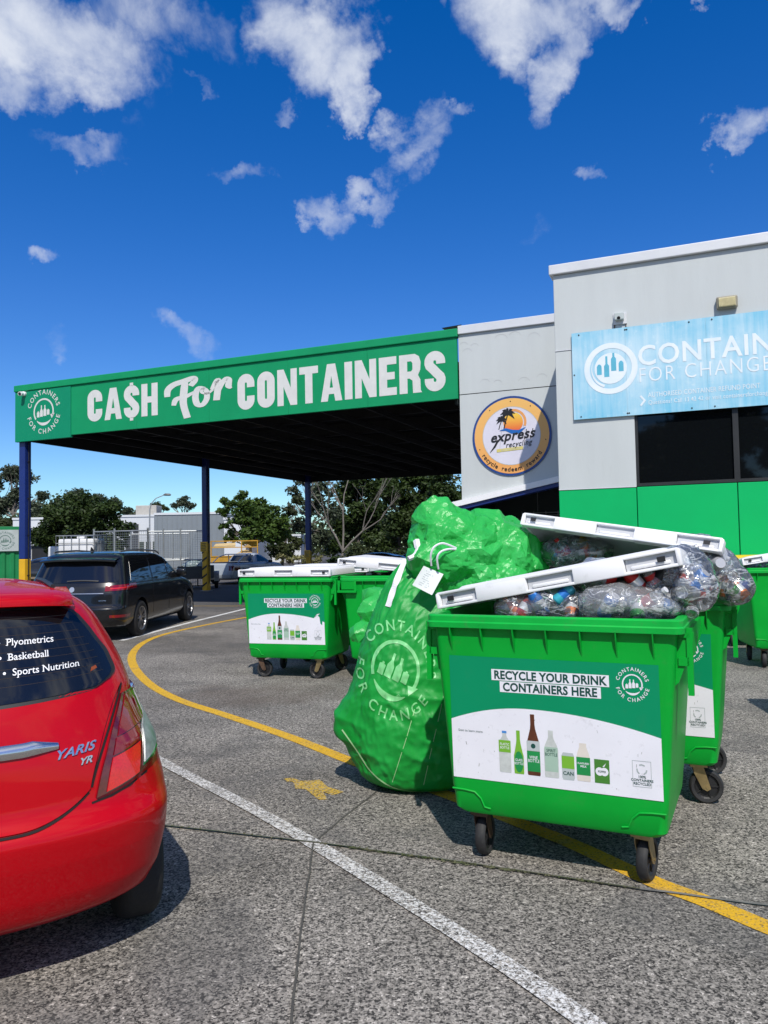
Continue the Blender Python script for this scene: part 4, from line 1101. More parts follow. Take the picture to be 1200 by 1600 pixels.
bin_('plain green bin at the right edge of the photo with its lid tilted open', (c3.x, c3.y), -10, (f3 + Vector((-.05, 0, 1.36)), f3 + d3 * 1.34 + Vector((0, 0, 1.56)), n3 + Vector((0, 0, -.1))), swv=(80, 80, 80, 80), group='green recycling bins')
YL = mat('lid_plastic_yellow', (.72, .52, .02), .45, var=.05)
bin_('green bin with a yellow lid behind the plain bin at the right edge', (6.0, 12.6), -10, lidmats=(YL, YL), swv=(80, 80, 80, 80))

bin_('unseen green bin added beyond the right edge to cast the shadow there', (4.45, 6.55), -8, swv=(80, 80, 80, 80))  # out-of-view bin added to throw the right-hand shadow onto the paving

# ------------------------------------------------------------------ soft lumps: film bags
def lump(ells, voxel=.02, iters=4):
    g = Geo()
    for c, r, rot in ells:
        M = Matrix.Translation(c) @ Matrix.Rotation(radians(rot), 4, 'Y')
        n, m = 20, 12; prof = []
        vs = [M @ Vector((r[0] * sin(pi * j / m) * cos(2 * pi * i / n), r[1] * sin(pi * j / m) * sin(2 * pi * i / n), r[2] * cos(pi * j / m))) for j in range(m + 1) for i in range(n)]
        fs = [(j * n + i, (j + 1) * n + i, (j + 1) * n + (i + 1) % n, j * n + (i + 1) % n) for j in range(m) for i in range(n)]
        g.add(vs, fs)
    me = bpy.data.meshes.new('tmp'); me.from_pydata([tuple(v) for v in g.v], [], g.f); me.validate()
    bm = bmesh.new(); bm.from_mesh(me); bmesh.ops.remove_doubles(bm, verts=bm.verts, dist=1e-5); bm.to_mesh(me); bm.free()
    ob = bpy.data.objects.new('tmp', me); COL.objects.link(ob)
    md = ob.modifiers.new('r', 'REMESH'); md.mode = 'VOXEL'; md.voxel_size = voxel
    ms = ob.modifiers.new('s', 'SMOOTH'); ms.iterations = iters; ms.factor = .6
    dg = bpy.context.evaluated_depsgraph_get(); ev = ob.evaluated_get(dg); m2 = bpy.data.meshes.new_from_object(ev)
    bpy.data.objects.remove(ob); bpy.data.meshes.remove(me)
    return m2
def crumple(me, amp, sc, seed=0, ridge=1.0, stretch=(1, 1, 1)):
    so = Vector((seed * 7.3, seed * 3.1, seed * 1.7)); me.update()
    nv = [v.normal.copy() for v in me.vertices]
    for v, n in zip(me.vertices, nv):
        p = Vector((v.co.x * stretch[0], v.co.y * stretch[1], v.co.z * stretch[2])) * sc + so
        w = noise.noise_vector(p * .5) * .6
        a = noise.noise(p + w); b = noise.noise(p * 2.3 + w * 2 + Vector((5, 1, 3))); c = noise.noise(p * 5.1 + w * 3)
        h = (.5 - abs(a)) * 1.0 + (.35 - abs(b)) * .55 + (.3 - abs(c)) * .22
        v.co += n * amp * h * ridge
def facet(me, ratio):
    """collapse to few faces: the flat facets and sharp creases of crumpled film"""
    ob = bpy.data.objects.new('tmp', me); COL.objects.link(ob)
    md = ob.modifiers.new('d', 'DECIMATE'); md.ratio = ratio
    dg = bpy.context.evaluated_depsgraph_get(); m2 = bpy.data.meshes.new_from_object(ob.evaluated_get(dg))
    bpy.data.objects.remove(ob); bpy.data.meshes.remove(me); return m2
def mesh_obj(name, me, m, parent=None, smooth=True, angle=None):
    me.name = name
    for a in list(me.materials): pass
    me.materials.clear(); me.materials.append(m)
    for p in me.polygons: p.use_smooth = smooth
    o = bpy.data.objects.new(name, me); COL.objects.link(o)
    if parent is not None: o.parent = parent
    return o
def PX(px, py, Y, rx, ry, rz=None, rot=0):
    """ellipsoid centred where a photo pixel's sight line meets depth Y; radii in photo pixels at that depth"""
    k = Y / 1200; c = D(px, py, Y)
    return (c, (rx * k, (rz if rz else (rx + ry) / 2) * k, ry * k), rot)

def simple_sub(me, lv):
    ob = bpy.data.objects.new('tmp', me); COL.objects.link(ob); md = ob.modifiers.new('s', 'SUBSURF'); md.subdivision_type = 'SIMPLE'; md.levels = lv; md.render_levels = lv
    dg = bpy.context.evaluated_depsgraph_get(); m2 = bpy.data.meshes.new_from_object(ob.evaluated_get(dg)); bpy.data.objects.remove(ob); bpy.data.meshes.remove(me); return m2
def film_obj(me, par):
    bm = bmesh.new(); bm.from_mesh(me)
    for f in bm.faces: f.smooth = True
    for e in bm.edges: e.smooth = not (len(e.link_faces) == 2 and e.calc_face_angle(0) > radians(24))
    bm.to_mesh(me); bm.free(); me.materials.clear(); me.materials.append(BAG_T)
    o = bpy.data.objects.new('film', me); COL.objects.link(o); o.parent = par; return o
BAG_G = mat('woven_green_film', (.006, .34, .040), .42, var=.16, vscale=5, spec=.5, bump=.15, bscale=260, transl=.30, col2=(.018, .47, .075), dirt=.16)
BAG_T = mat('thin_green_film', (.03, .52, .085), .32, var=.1, vscale=4, spec=.5, bump=.3, bscale=70, transl=.38, col2=(.06, .64, .14))
BAG_P = mat('bag_print_pale', (.22, .66, .26), .42, var=.12, vscale=18, transl=.1)
BAG_S = mat('bag_seam_thread', (.35, .62, .30), .5)
STRAP = mat('white_webbing', (.74, .74, .76), .7, bump=.3, bscale=300, var=.05)

# big woven bag: rings of a slumped sack (z, centre x, centre y, half width, half depth)
KB = [(0.0, .24, 5.62, .32, .30), (.03, .23, 5.62, .385, .34), (.12, .215, 5.62, .445, .38), (.3, .20, 5.62, .475, .41), (.6, .205, 5.63, .475, .40), (.9, .225, 5.64, .43, .36), (1.2, .29, 5.65, .39, .30), (1.42, .36, 5.66, .34, .22), (1.56, .44, 5.66, .30, .13), (1.62, .475, 5.66, .28, .05)]
def bag_rings():
    zs_ = [k[0] for k in KB]
    def at(z):
        for a, b in zip(KB[:-1], KB[1:]):
            if z <= b[0]:
                t = (z - a[0]) / (b[0] - a[0]); return [a[i] + (b[i] - a[i]) * t for i in range(5)]
        return list(KB[-1])
    def sm(z):
        acc = [0] * 5; W = 0
        for k in range(-3, 4):
            w = 1; q = at(min(1.62, max(0, z + k * .02))); acc = [p + w * r for p, r in zip(acc, q)]; W += w
        r = [a / W for a in acc]; r[0] = z; return r
    return sm
bsm = bag_rings()
def bag_pt(u, v):
    z = 1.62 * v; _, cx, cy, rx, ry = bsm(z)
    if z < .05: rx *= (.80 + 4 * z); ry *= (.80 + 4 * z)
    a = 2 * pi * u; c, s = cos(a), sin(a)
    n = 2.3
    x = cx + rx * (abs(c) ** (2 / n)) * (1 if c > 0 else -1); y = cy + ry * (abs(s) ** (2 / n)) * (1 if s > 0 else -1)
    # slanting top edge, tilted to the right
    zt = z - max(0, (z - 1.2) / .42) * (.20 * (x - .20) / .5)
    # corner ear poking out low on the left
    ear = math.exp(-((a - pi * 1.06) / .30) ** 2 - ((z - .45) / .16) ** 2)
    x -= .13 * ear; 
    # folds: tension creases fanning from the top, sag wrinkles round the belly
    p = Vector((x * 2.2, y * 2.2, z * 1.1))
    w = noise.noise_vector(p * 1.3) * .25
    f1 = .5 - abs(noise.noise(Vector((a * 2.6, z * 1.0, 3)) + w)) * 1.6
    f2 = .5 - abs(noise.noise(Vector((a * 1.4 + z * .9, z * 7.5, 9)) + w * 1.6)) * 1.8
    f3 = .5 - abs(noise.noise(Vector((a * 5.5 - z * 2, z * 14, 1)) + w * 3)) * 1.8
    f4 = noise.noise(Vector((a * 14, z * 20, 5)) + w * 4)
    top = min(1, max(0, (z - .7) / .6)); bot = min(1, max(0, (1.1 - z) / .5))
    f5 = .5 - abs(noise.noise(Vector((a * 9 + z * 6, z * 11 - a * 5, 2)) + w * 4)) * 1.9
    dsp = .022 * f1 * top + .019 * f2 * bot + .006 * f3 + .0065 * f5 + .002 * f4
    flat = min(1, z / .1)
    return Vector((x + c * dsp * flat, y + s * dsp * flat, max(0.004, zt + .004 * f4)))
bag = thing('bulk_bag', 'huge bulging green woven bag with a pale printed logo slumped left of the front bin', 'sack', (.24, 5.62, 0))
loc0 = Vector((.24, 5.62, 0))
g = Geo(); NU, NV = 300, 190
vs = [bag_pt(i / NU, j / NV) - loc0 for j in range(NV + 1) for i in range(NU)]
fs = [(j * NU + i, j * NU + (i + 1) % NU, (j + 1) * NU + (i + 1) % NU, (j + 1) * NU + i) for j in range(NV) for i in range(NU)]
fs.append(tuple(range(NU - 1, -1, -1))); fs.append(tuple(NV * NU + i for i in range(NU)))
g.add(vs, fs); bb = g.build('sack_body', BAG_G, bag, smooth=True, angle=70)
bvh = BVHTree.FromPolygons([tuple(v + loc0) for v in vs], fs)
# print the round mark on the cloth
def subdiv_print(g, maxlen, target, off=.004):
    bm = bmesh.new(); vv = [bm.verts.new((p[0], p[1], 0)) for p in g.v]
    for f in g.f:
        try: bm.faces.new([vv[i] for i in f])
        except ValueError: pass
    bmesh.ops.triangulate(bm, faces=bm.faces)
    for _ in range(5):
        es = [e for e in bm.edges if e.calc_length() > maxlen]
        if not es: break
        bmesh.ops.subdivide_edges(bm, edges=es, cuts=1); bmesh.ops.triangulate(bm, faces=bm.faces)
    bm.verts.index_update()
    out = Geo(); out.add([target(v.co.x, v.co.y) for v in bm.verts], [tuple(v.index for v in f.verts) for f in bm.faces]); bm.free(); return out
lg = Geo(); Rl = .335; rt = radians(-25)
container_logo(lg, Rl, lambda x, y: (x * cos(rt) - y * sin(rt), x * sin(rt) + y * cos(rt)))
for s in (1,): add_text(lg, '®', .03, lambda x, y: (x + .02, y - .19), bold=0)
lc = D(618, 1048, 5.26)
def onbag(x, y):
    o = Vector((lc.x + x * .83, 4.0, lc.z + y * 1.0)); h = bvh.ray_cast(o, Vector((0, 1, 0)))
    if h[0] is None: h = bvh.find_nearest(Vector((o.x, 5.5, o.z)))
    n = h[1] if h[1].y < 0 else -h[1]
    return h[0] + n * .0035 - loc0
pr = subdiv_print(lg, .014, onbag); pr.build('printed_logo', BAG_P, bag, smooth=True)
# seams, strap, tie loops and paper tag
def surf_line(pix, w, name, m, off=.003, Y0=4.2):
    pts = []
    P = smooth_path([(p[0], p[1], 0) for p in pix], 10)
    for p in P:
        d = ray(p.x, p.y); h = bvh.ray_cast(Vector((0, 0, CAM_H)), d)
        if h[0] is None: h = bvh.find_nearest(Vector((0, 0, CAM_H)) + d * 5.6)
        n = h[1] if h[1].dot(d) < 0 else -h[1]
        pts.append((h[0] + n * off, n))
    g = Geo(); vs = []; q_ = list(pts)
    for _ in range(4): q_ = [q_[0]] + [((q_[i - 1][0] + q_[i][0] * 2 + q_[i + 1][0]) / 4, (q_[i - 1][1] + q_[i][1] * 2 + q_[i + 1][1]).normalized()) for i in range(1, len(q_) - 1)] + [q_[-1]]
    pts = q_
    for i, (p, n) in enumerate(pts):
        t = (pts[min(i + 1, len(pts) - 1)][0] - pts[max(i - 1, 0)][0]).normalized(); sd_ = t.cross(n).normalized()
        vs += [p + sd_ * w / 2 - loc0, p - sd_ * w / 2 - loc0]
    g.add(vs, [(2 * i, 2 * i + 1, 2 * i + 3, 2 * i + 2) for i in range(len(pts) - 1)]); return g.build(name, m, bag)
surf_line([(634, 874), (624, 898), (614, 925), (607, 948)], .05, 'strap', STRAP, .006)
surf_line([(648, 1108), (636, 1150), (620, 1200), (613, 1222)], .004, 'seam', BAG_S)
surf_line([(702, 1040), (688, 1110), (672, 1180), (662, 1226)], .004, 'seam', BAG_S)
surf_line([(535, 1140), (560, 1175), (580, 1205), (610, 1228), (650, 1236), (700, 1234)], .012, 'bottom_seam', BAG_S, .005)
surf_line([(634, 871), (660, 884), (690, 898), (722, 914), (742, 926)], .010, 'top_hem', BAG_S, .008)
g = Geo(); c = [D(662, 884, 5.30), D(693, 897, 5.28), D(675, 930, 5.27), D(644, 914, 5.29)]
c = [p - loc0 for p in c]
n_ = (c[1] - c[0]).cross(c[3] - c[0]).normalized()
g.grid(lambda u, v: c[0].lerp(c[1], u).lerp(c[3].lerp(c[2], u), v) + n_ * (.01 * sin(u * 3 + v)), 6, 6)
tagp = g.build('paper_tag', mat('tag_paper', (.72, .76, .74), .6), bag)
g = Geo(); rt_ = random.Random(8)
for k in range(8):
    v = .14 + k * .095; u0 = .22; u1 = .22 + rt_.uniform(.25, .6)
    for j in range(int((u1 - u0) / .06)):
        if rt_.random() < .25: continue
        u = u0 + j * .06
        P = [c[0].lerp(c[1], uu).lerp(c[3].lerp(c[2], uu), vv) + n_ * (.01 * sin(uu * 3 + vv)) + (n_ if n_.y < 0 else -n_) * .002 for uu, vv in ((u, v), (u + .045, v), (u + .045, v + .03), (u, v + .03))]
        g.add(P, [(0, 1, 2, 3)])
g.build('tag_printing', PRINT_GREY, tagp)
g = Geo()
for pth in ([(674, 884, 5.28), (673, 868, 5.25), (678, 855, 5.24), (690, 849, 5.26), (702, 852, 5.3), (716, 858, 5.36)], [(685, 889, 5.27), (683, 872, 5.24), (689, 862, 5.24), (702, 858, 5.28), (716, 859, 5.36)]):
    P = smooth_path([D(*q) - loc0 for q in pth], 6); g.tube(P, .0075, 6)
g.build('tie_cord', STRAP, bag, smooth=True)
g = Geo(); P = smooth_path([D(*q) - loc0 for q in ((651, 845, 5.46), (653, 858, 5.42), (648, 868, 5.40), (638, 873, 5.38))], 6); g.tube(P, [.026] * 6 + [.018] * (len(P) - 6), 6); g.build('strap_loop', STRAP, bag, smooth=True)

# thin film bag piled on top of the woven one
t = thing('plastic_bag', 'crumpled translucent bright green plastic bag heaped on top of the woven bag', 'plastic bag', (.6, 5.6, 1.5))
me = lump([PX(690, 842, 5.60, 34, 50, 34), PX(684, 815, 5.6, 24, 26, 20), PX(735, 868, 5.62, 62, 46, 44), PX(775, 862, 5.68, 58, 42, 44), PX(808, 876, 5.74, 34, 32, 34), PX(740, 905, 5.55, 66, 42, 34), PX(730, 838, 5.64, 44, 22, 24, 8), PX(757, 828, 5.68, 40, 14, 20, 4), PX(710, 845, 5.58, 34, 30, 36), PX(700, 880, 5.52, 46, 30, 30), PX(716, 822, 5.62, 26, 16, 24, 30)], .014, 14)
crumple(me, .12, 2.2, 1); crumple(me, .030, 5, 2)
me = facet(me, .018); me = simple_sub(me, 3); crumple(me, .022, 7, 4, stretch=(1, 1, 1.6)); crumple(me, .008, 22, 6)
for v in me.vertices: v.co -= Vector((.6, 5.6, 1.5))
film_obj(me, t)
t = thing('plastic_bag', 'small green plastic bag spilling out between the plain bin and the woven bag', 'plastic bag', (-.1, 6.6, 0))
me = lump([PX(612, 1020, 6.7, 35, 90, 30), PX(590, 955, 6.5, 22, 22, 14), PX(596, 940, 6.55, 24, 16, 12), PX(575, 985, 6.45, 22, 7, 18, -12), PX(566, 988, 6.4, 16, 4, 10, -18), PX(605, 975, 6.55, 26, 30, 20), PX(615, 1130, 6.7, 45, 60, 40)], .016)
crumple(me, .08, 5, 5); crumple(me, .03, 12, 3); me = facet(me, .06); me = simple_sub(me, 2); crumple(me, .016, 11, 4)
for v in me.vertices: v.co -= Vector((-.1, 6.6, 0))
film_obj(me, t)

# ------------------------------------------------------------------ bottles and cans in clear bags
PET = clear_mat('clear_bottle_plastic', (.88, .92, .94), .14, .08, 12)
FILM = clear_mat('clear_bag_film', (.92, .94, .95), .06, .16, 7)
FILM2 = clear_mat('milky_bag_film', (.90, .92, .94), .18, .2, 9, (.8, .82, .84))
CM = {k: mat('can_' + k, v, .32, metal=.25, var=.1) for k, v in dict(red=(.45, .012, .012), orange=(.75, .17, .02), blue=(.02, .16, .5), navy=(.01, .03, .16), white=(.7, .7, .7), silver=(.5, .5, .52), green=(.03, .25, .05), black=(.015, .015, .017), yellow=(.7, .5, .05), brown=(.14, .05, .02), teal=(.05, .4, .5)).items()}
def rotm(rng): return Matrix.Rotation(rng.uniform(0, 6.28), 4, 'Z') @ Matrix.Rotation(rng.uniform(.6, 2.4), 4, 'X') @ Matrix.Rotation(rng.uniform(0, 6.28), 4, 'Z')
protos = {}
def container(kind, col, col2, M, label, group=None, far=False):
    key = (kind, col, col2)
    nm = {'can': 'drink_can', 'pet': 'plastic_bottle', 'glass': 'glass_bottle'}[kind]
    cat = {'can': 'can', 'pet': 'bottle', 'glass': 'bottle'}[kind]
    if key in protos: r = copy_tree(protos[key]); 
    else:
        r = thing(nm, label, cat)
        if kind == 'can':
            g = Geo(); g.lathe([(.024, -.062), (.030, -.058), (.033, -.050), (.033, .045), (.027, .060)], 16); g.build('can_body', CM[col], r, smooth=True)
            g = Geo(); g.lathe([(.0, -.056), (.020, -.0585), (.0241, -.0625)], 14); g.lathe([(.0275, .0602), (.027, .063), (.024, .059), (0, .059)], 14); tp_ = g.build('can_end', CM['silver'], r)
            g = Geo(); g.lathe([(.0334, -.02), (.0334, .02)], 16); g.f = g.f[:16]; g.mi = g.mi[:16]; g.build('can_band', CM[col2], r, smooth=True)
        elif kind == 'pet':
            g = Geo(); g.lathe([(.0, -.092), (.018, -.096), (.028, -.098), (.032, -.09), (.031, -.05), (.033, -.02), (.033, .03), (.028, .055), (.014, .082), (.013, .09)], 16); g.build('bottle_body', PET, r, smooth=True)
            g = Geo(); g.lathe([(.0, .103), (.015, .102), (.0155, .088), (0.0, .088)], 12); g.build('bottle_cap', CM[col], r, smooth=True)
            g = Geo(); g.lathe([(.0336, -.022), (.0336, .032)], 16); g.f = g.f[:16]; g.mi = g.mi[:16]; g.build('bottle_label', CM[col2], r, smooth=True)
        else:
            g = Geo(); g.lathe([(.0, -.11), (.028, -.11), (.031, -.10), (.031, .01), (.013, .06), (.012, .11), (0, .11)], 16); g.build('bottle_body', CM[col], r, smooth=True)
            g = Geo(); g.lathe([(.0314, -.07), (.0314, -.01)], 16); g.f = g.f[:16]; g.mi = g.mi[:16]; g.build('bottle_label', CM[col2], r, smooth=True)
        protos[key] = r
    r.matrix_world = M; r['label'] = label; r['category'] = cat
    if group: r['group'] = group
    elif 'group' in r: del r['group']
    return r
rb = random.Random(21)
CM['red'].node_tree.nodes['Principled BSDF'].inputs['Metallic'].default_value = .2
def place(kind, col, col2, px, py, Y, label, rot=None, s=1.0):
    M = Matrix.Translation(D(px, py, Y)) @ (rot if rot is not None else rotm(rb)) @ Matrix.Scale(s, 4)
    return container(kind, col, col2, M, label)
Rz, Rx, Ry = (lambda a: Matrix.Rotation(radians(a), 4, 'Z')), (lambda a: Matrix.Rotation(radians(a), 4, 'X')), (lambda a: Matrix.Rotation(radians(a), 4, 'Y'))
place('glass', 'orange', 'white', 805, 952, 4.28, 'orange bottle with a white label behind the left end of the front bin rim', Ry(-42))
place('can', 'red', 'white', 821, 948, 4.22, 'red and white can beside the orange bottle in the front bin', Ry(30))
place('can', 'blue', 'white', 842, 944, 4.18, 'blue and white can at the left inside the front bin', Ry(-25), 1.15)
place('can', 'teal', 'blue', 881, 929, 4.12, 'can with a blue band in the middle of the left clear bag', Ry(50))
place('can', 'red', 'black', 962, 897, 4.05, 'red can lying with its silver end showing under the raised front lid', Rz(20) @ Ry(80), 1.3)
place('can', 'red', 'white', 994, 910, 4.0, 'bright red can under the right half of the front lid', Ry(-40), 1.1)
place('pet', 'red', 'red', 1020, 905, 3.98, 'clear bottle with red cap pointing up in the big bag', Ry(-30))
place('pet', 'red', 'black', 1030, 899, 3.97, 'second red-capped bottle crossing the first in the big bag', Ry(35))
place('pet', 'white', 'white', 1048, 905, 4.0, 'clear bottle showing its ribbed round base to the viewer', Rx(95), 1.15)
place('pet', 'blue', 'white', 1058, 928, 3.90, 'clear bottle with a light blue cap facing out of the big bag', Rx(-98) @ Ry(8), 1.1)
place('pet', 'red', 'red', 1078, 938, 3.92, 'bottle with a pinkish red cap at the right end of the front bin', Ry(58), 1.25)
place('pet', 'silver', 'white', 990, 945, 4.02, 'clear bottle in the whitish bag lying on the front rim', Ry(75))
place('pet', 'blue', 'blue', 1040, 945, 3.9, 'bottle with a blue label in the whitish bag at the rim', Ry(105))
place('pet', 'white', 'white', 897, 846, 5.6, 'clear bottle upright under the raised lid of the second bin', Rx(-60) @ Ry(10), 1.3)
place('pet', 'white', 'yellow', 914, 850, 5.55, 'clear bottle with a straw-yellow label under the raised second lid', Rx(-60) @ Ry(-15), 1.3)
place('can', 'teal', 'white', 875, 862, 5.6, 'pale blue can low in the bag under the second lid', Ry(20), 1.3)
place('can', 'orange', 'white', 1129, 915, 4.80, 'orange printed can in the bag overhanging the second bin', Ry(8), 1.1)
place('can', 'navy', 'yellow', 1150, 922, 4.78, 'blue and yellow can at the outer tip of the overhanging bag', Ry(70), 1.3)
place('can', 'silver', 'silver', 1118, 882, 4.75, 'silver can end glinting at the top of the overhanging bag', Rx(80), 1.2)
place('pet', 'silver', 'white', 1066, 868, 4.75, 'clear bottle poking up where the two raised lids cross', Ry(60), 1.1)
place('can', 'silver', 'silver', 577, 898, 10.0, 'silver can end showing in the gap under the slanting far lid', Rx(90), 1.3)
place('can', 'yellow', 'brown', 592, 899, 10.0, 'dull yellow can in the gap under the slanting far lid', Rx(90), 1.2)
cols = [('can', 'orange', 'white'), ('pet', 'red', 'red'), ('can', 'blue', 'silver'), ('pet', 'silver', 'silver'), ('pet', 'white', 'silver'), ('pet', 'blue', 'silver'), ('pet', 'white', 'white'), ('pet', 'blue', 'white'), ('can', 'silver', 'red'), ('pet', 'red', 'silver'), ('can', 'green', 'silver'), ('pet', 'silver', 'blue'), ('can', 'black', 'silver'), ('pet', 'white', 'red')]
def fill(ells, n, label, group, seed, shrink=.60):
    rr = random.Random(seed)
    for k in range(n):
        c, r, rot = ells[k % len(ells)]
        while True:
            q = Vector((rr.uniform(-1, 1), rr.uniform(-1, 1), rr.uniform(-1, 1)))
            if q.length < 1: break
        p = Vector((c[0] + q.x * r[0] * shrink, c[1] + q.y * r[1] * shrink, c[2] + q.z * r[2] * shrink))
        K = cols[rr.randrange(len(cols))]
        container(K[0], K[1], K[2], Matrix.Translation(p) @ rotm(rr) @ Matrix.Scale(1.1, 4), (f'{K[1]} drink can with {K[2]} band ' if K[0] == 'can' else f'clear bottle with {K[1]} cap and {K[2]} label ') + label, (f'{K[1]} and {K[2]} cans ' if K[0] == 'can' else f'{K[1]}-capped {K[2]}-labelled bottles ') + label)
def clear_bag(label, ells, m, seed, n=0, amp=.035, sc=5.0, vox=.018, where=''):
    t = thing('clear_bag', label, 'plastic bag', tuple(ells[0][0]))
    me = lump(ells, vox); crumple(me, amp, sc, seed, stretch=(1, 1, .6)); crumple(me, amp * .25, sc * 2.4, seed + 9)
    for v in me.vertices: v.co -= Vector(ells[0][0])
    mesh_obj('bag_film', me, m, t)
    if n: fill(ells, n, where, where, seed)
    return t
L1 = [PX(868, 940, 4.26, 56, 32, 40, 0), PX(898, 952, 4.22, 46, 40, 42), PX(818, 952, 4.30, 42, 24, 40), PX(880, 1000, 4.32, 80, 46, 56)]
L2 = [PX(962, 942, 3.98, 54, 24, 40, 0), PX(1012, 946, 3.90, 48, 21, 38, 5), PX(985, 985, 4.1, 60, 40, 60)]
L3 = [PX(1010, 912, 4.20, 66, 36, 50, 0), PX(1066, 903, 4.02, 42, 46, 44), PX(1084, 918, 3.92, 30, 34, 30), PX(950, 905, 4.25, 54, 32, 50), PX(1020, 990, 4.25, 60, 50, 60)]
M1 = [PX(1105, 893, 4.90, 46, 42, 45), PX(1143, 915, 4.80, 29, 28, 32, 30), PX(1090, 868, 4.98, 38, 30, 38), PX(1075, 905, 5.1, 40, 40, 45), PX(1060, 975, 5.2, 60, 50, 60)]
M2 = [PX(888, 864, 5.60, 42, 22, 40), PX(920, 862, 5.55, 36, 19, 35), PX(930, 930, 5.7, 70, 50, 70)]
clear_bag('clear bag with dark streaky creases at the left in the front bin', L1, FILM, 3, 16, where='in the left clear bag')
clear_bag('whitish tied bag of bottles lying on the front rim of the front bin', L2, FILM2, 4, 12, amp=.04, sc=8, where='in the whitish bag')
clear_bag('big clear bag of colour-capped bottles bulging over the right end of the front bin', L3, FILM, 5, 34, where='in the big bag at the right')
clear_bag('clear bag of cans overhanging the right end of the second bin', M1, FILM, 6, 24, where='in the overhanging bag')
clear_bag('clear bag under the raised lid of the second bin', M2, FILM, 7, 16, where='in the bag under the second lid')
o5 = Vector((cB.x, cB.y, 1.18))
t = thing('black_bag', 'black rubbish bag in the shade under the slanting lid of the plain far bin', 'rubbish bag', o5)
me = lump([((0, 0, 0), (.5, .36, .17), 0), ((-.35, -.1, .03), (.25, .25, .14), 0)], .03); crumple(me, .04, 5, 3); mesh_obj('bag_film', me, mat('black_film', (.012, .012, .014), .3, bump=.3, bscale=60), t)
t = thing('clear_bag', 'clear bag lump in the opening of the plain bin at the right edge', 'plastic bag', (c3.x, c3.y, 1.3))
me = lump([((0, 0, 0), (.5, .35, .17), 0)], .03); crumple(me, .05, 5, 4); mesh_obj('bag_film', me, FILM2, t)

# ------------------------------------------------------------------ vehicles
def car_paint(name, col, rough=.25, coat=1.0, metal=0.0):
    return mat(name, col, rough, metal=metal, var=.02, vscale=3, coat=coat, spec=.4)
class Shell:
    """body built from plan outlines stacked in height. key: (z, half width, rear y, front y, rear depth, front depth)"""
    def __init__(s, keys, n=2.6): s.k = keys; s.n = n
    def prm(s, z):
        k = s.k
        def at(z):
            if z <= k[0][0]: return k[0][1:]
            for a, b in zip(k[:-1], k[1:]):
                if z <= b[0]:
                    t = (z - a[0]) / (b[0] - a[0]); return [a[i] + (b[i] - a[i]) * t for i in range(1, 6)]
            return k[-1][1:]
        q = [at(z + d) for d in (-.012, 0, .012)]; return [sum(c) / 3 for c in zip(*q)]
    def P(s, u, z, side=1):
        w, r, F, Dr, Df = s.prm(z); e = 2 / s.n
        if u <= 1: t = max(0, u) * pi / 2; x = w * sin(t) ** e; y = r + Dr * (1 - max(0, cos(t)) ** e)
        elif u <= 2: x = w; y = (r + Dr) + (F - Df - r - Dr) * (u - 1)
        else: t = max(0, 3 - u) * pi / 2; x = w * sin(t) ** e; y = F - Df * (1 - max(0, cos(t)) ** e)
        return Vector((side * x, y, z))
    def U(s, x, z):
        w = s.prm(z)[0]; return 2 / pi * math.asin(min(1, max(0, abs(x) / w)) ** (s.n / 2))
    def Uy(s, y, z):
        w, r, F, Dr, Df = s.prm(z); return 1 + (y - r - Dr) / (F - Df - r - Dr)
    def N(s, u, z, side=1):
        a = s.P(u + .01, z, side) - s.P(u - .01, z, side) if u > .02 else Vector((side, 0, 0)); b = s.P(u, z + .01, side) - s.P(u, z - .01, side)
        n = a.cross(b); 
        if side < 0: n = -n
        n.normalize(); return n
    def rear(s, x, z, off=0.0):
        sd_ = 1 if x >= 0 else -1; u = s.U(x, z); return s.P(u, z, sd_) + s.N(u, z, sd_) * off
    def flank(s, y, z, side=1, off=0.0):
        u = s.Uy(y, z); return s.P(u, z, side) + s.N(u, z, side) * off
    def mesh(s, dz=.035, nu=14, zs=None):
        z0, z1 = s.k[0][0], s.k[-1][0]; m = max(2, int((z1 - z0) / dz)); us = [i / nu for i in range(nu + 1)] + [1 + i / 12 for i in range(1, 13)] + [2 + i / nu for i in range(1, nu + 1)]
        rings = []
        zz = sorted(set([z0 + (z1 - z0) * j / m for j in range(m + 1)] + [k[0] for k in s.k]))
        for z in zz:
            R = [s.P(u, z, 1) for u in us] + [s.P(u, z, -1) for u in us[::-1][1:-1]]
            rings.append(R)
        g = Geo(); g.loft(rings); return g
def cut_arches(o, wheels, r, parent):
    """open the wheel arches with a boolean, then bake the result"""
    g = Geo()
    for x, y, z in wheels: g.tube([(x - .28 * (1 if x > 0 else -1), y, z), (x + .5 * (1 if x > 0 else -1), y, z)], r, 28)
    cutter = g.build('tmp_cut', BLACK); 
    if parent is not None: cutter.parent = parent
    m = o.modifiers.new('b', 'BOOLEAN'); m.operation = 'DIFFERENCE'; m.object = cutter; m.solver = 'EXACT'
    bpy.context.view_layer.update()
    dg = bpy.context.evaluated_depsgraph_get(); me = bpy.data.meshes.new_from_object(o.evaluated_get(dg))
    o.modifiers.clear(); o.data = me; bpy.data.objects.remove(cutter)
    bm = bmesh.new(); bm.from_mesh(me)
    for f in bm.faces: f.smooth = True
    for e in bm.edges:
        e.smooth = not (len(e.link_faces) == 2 and e.calc_face_angle(0) > radians(38))
    bm.to_mesh(me); bm.free()
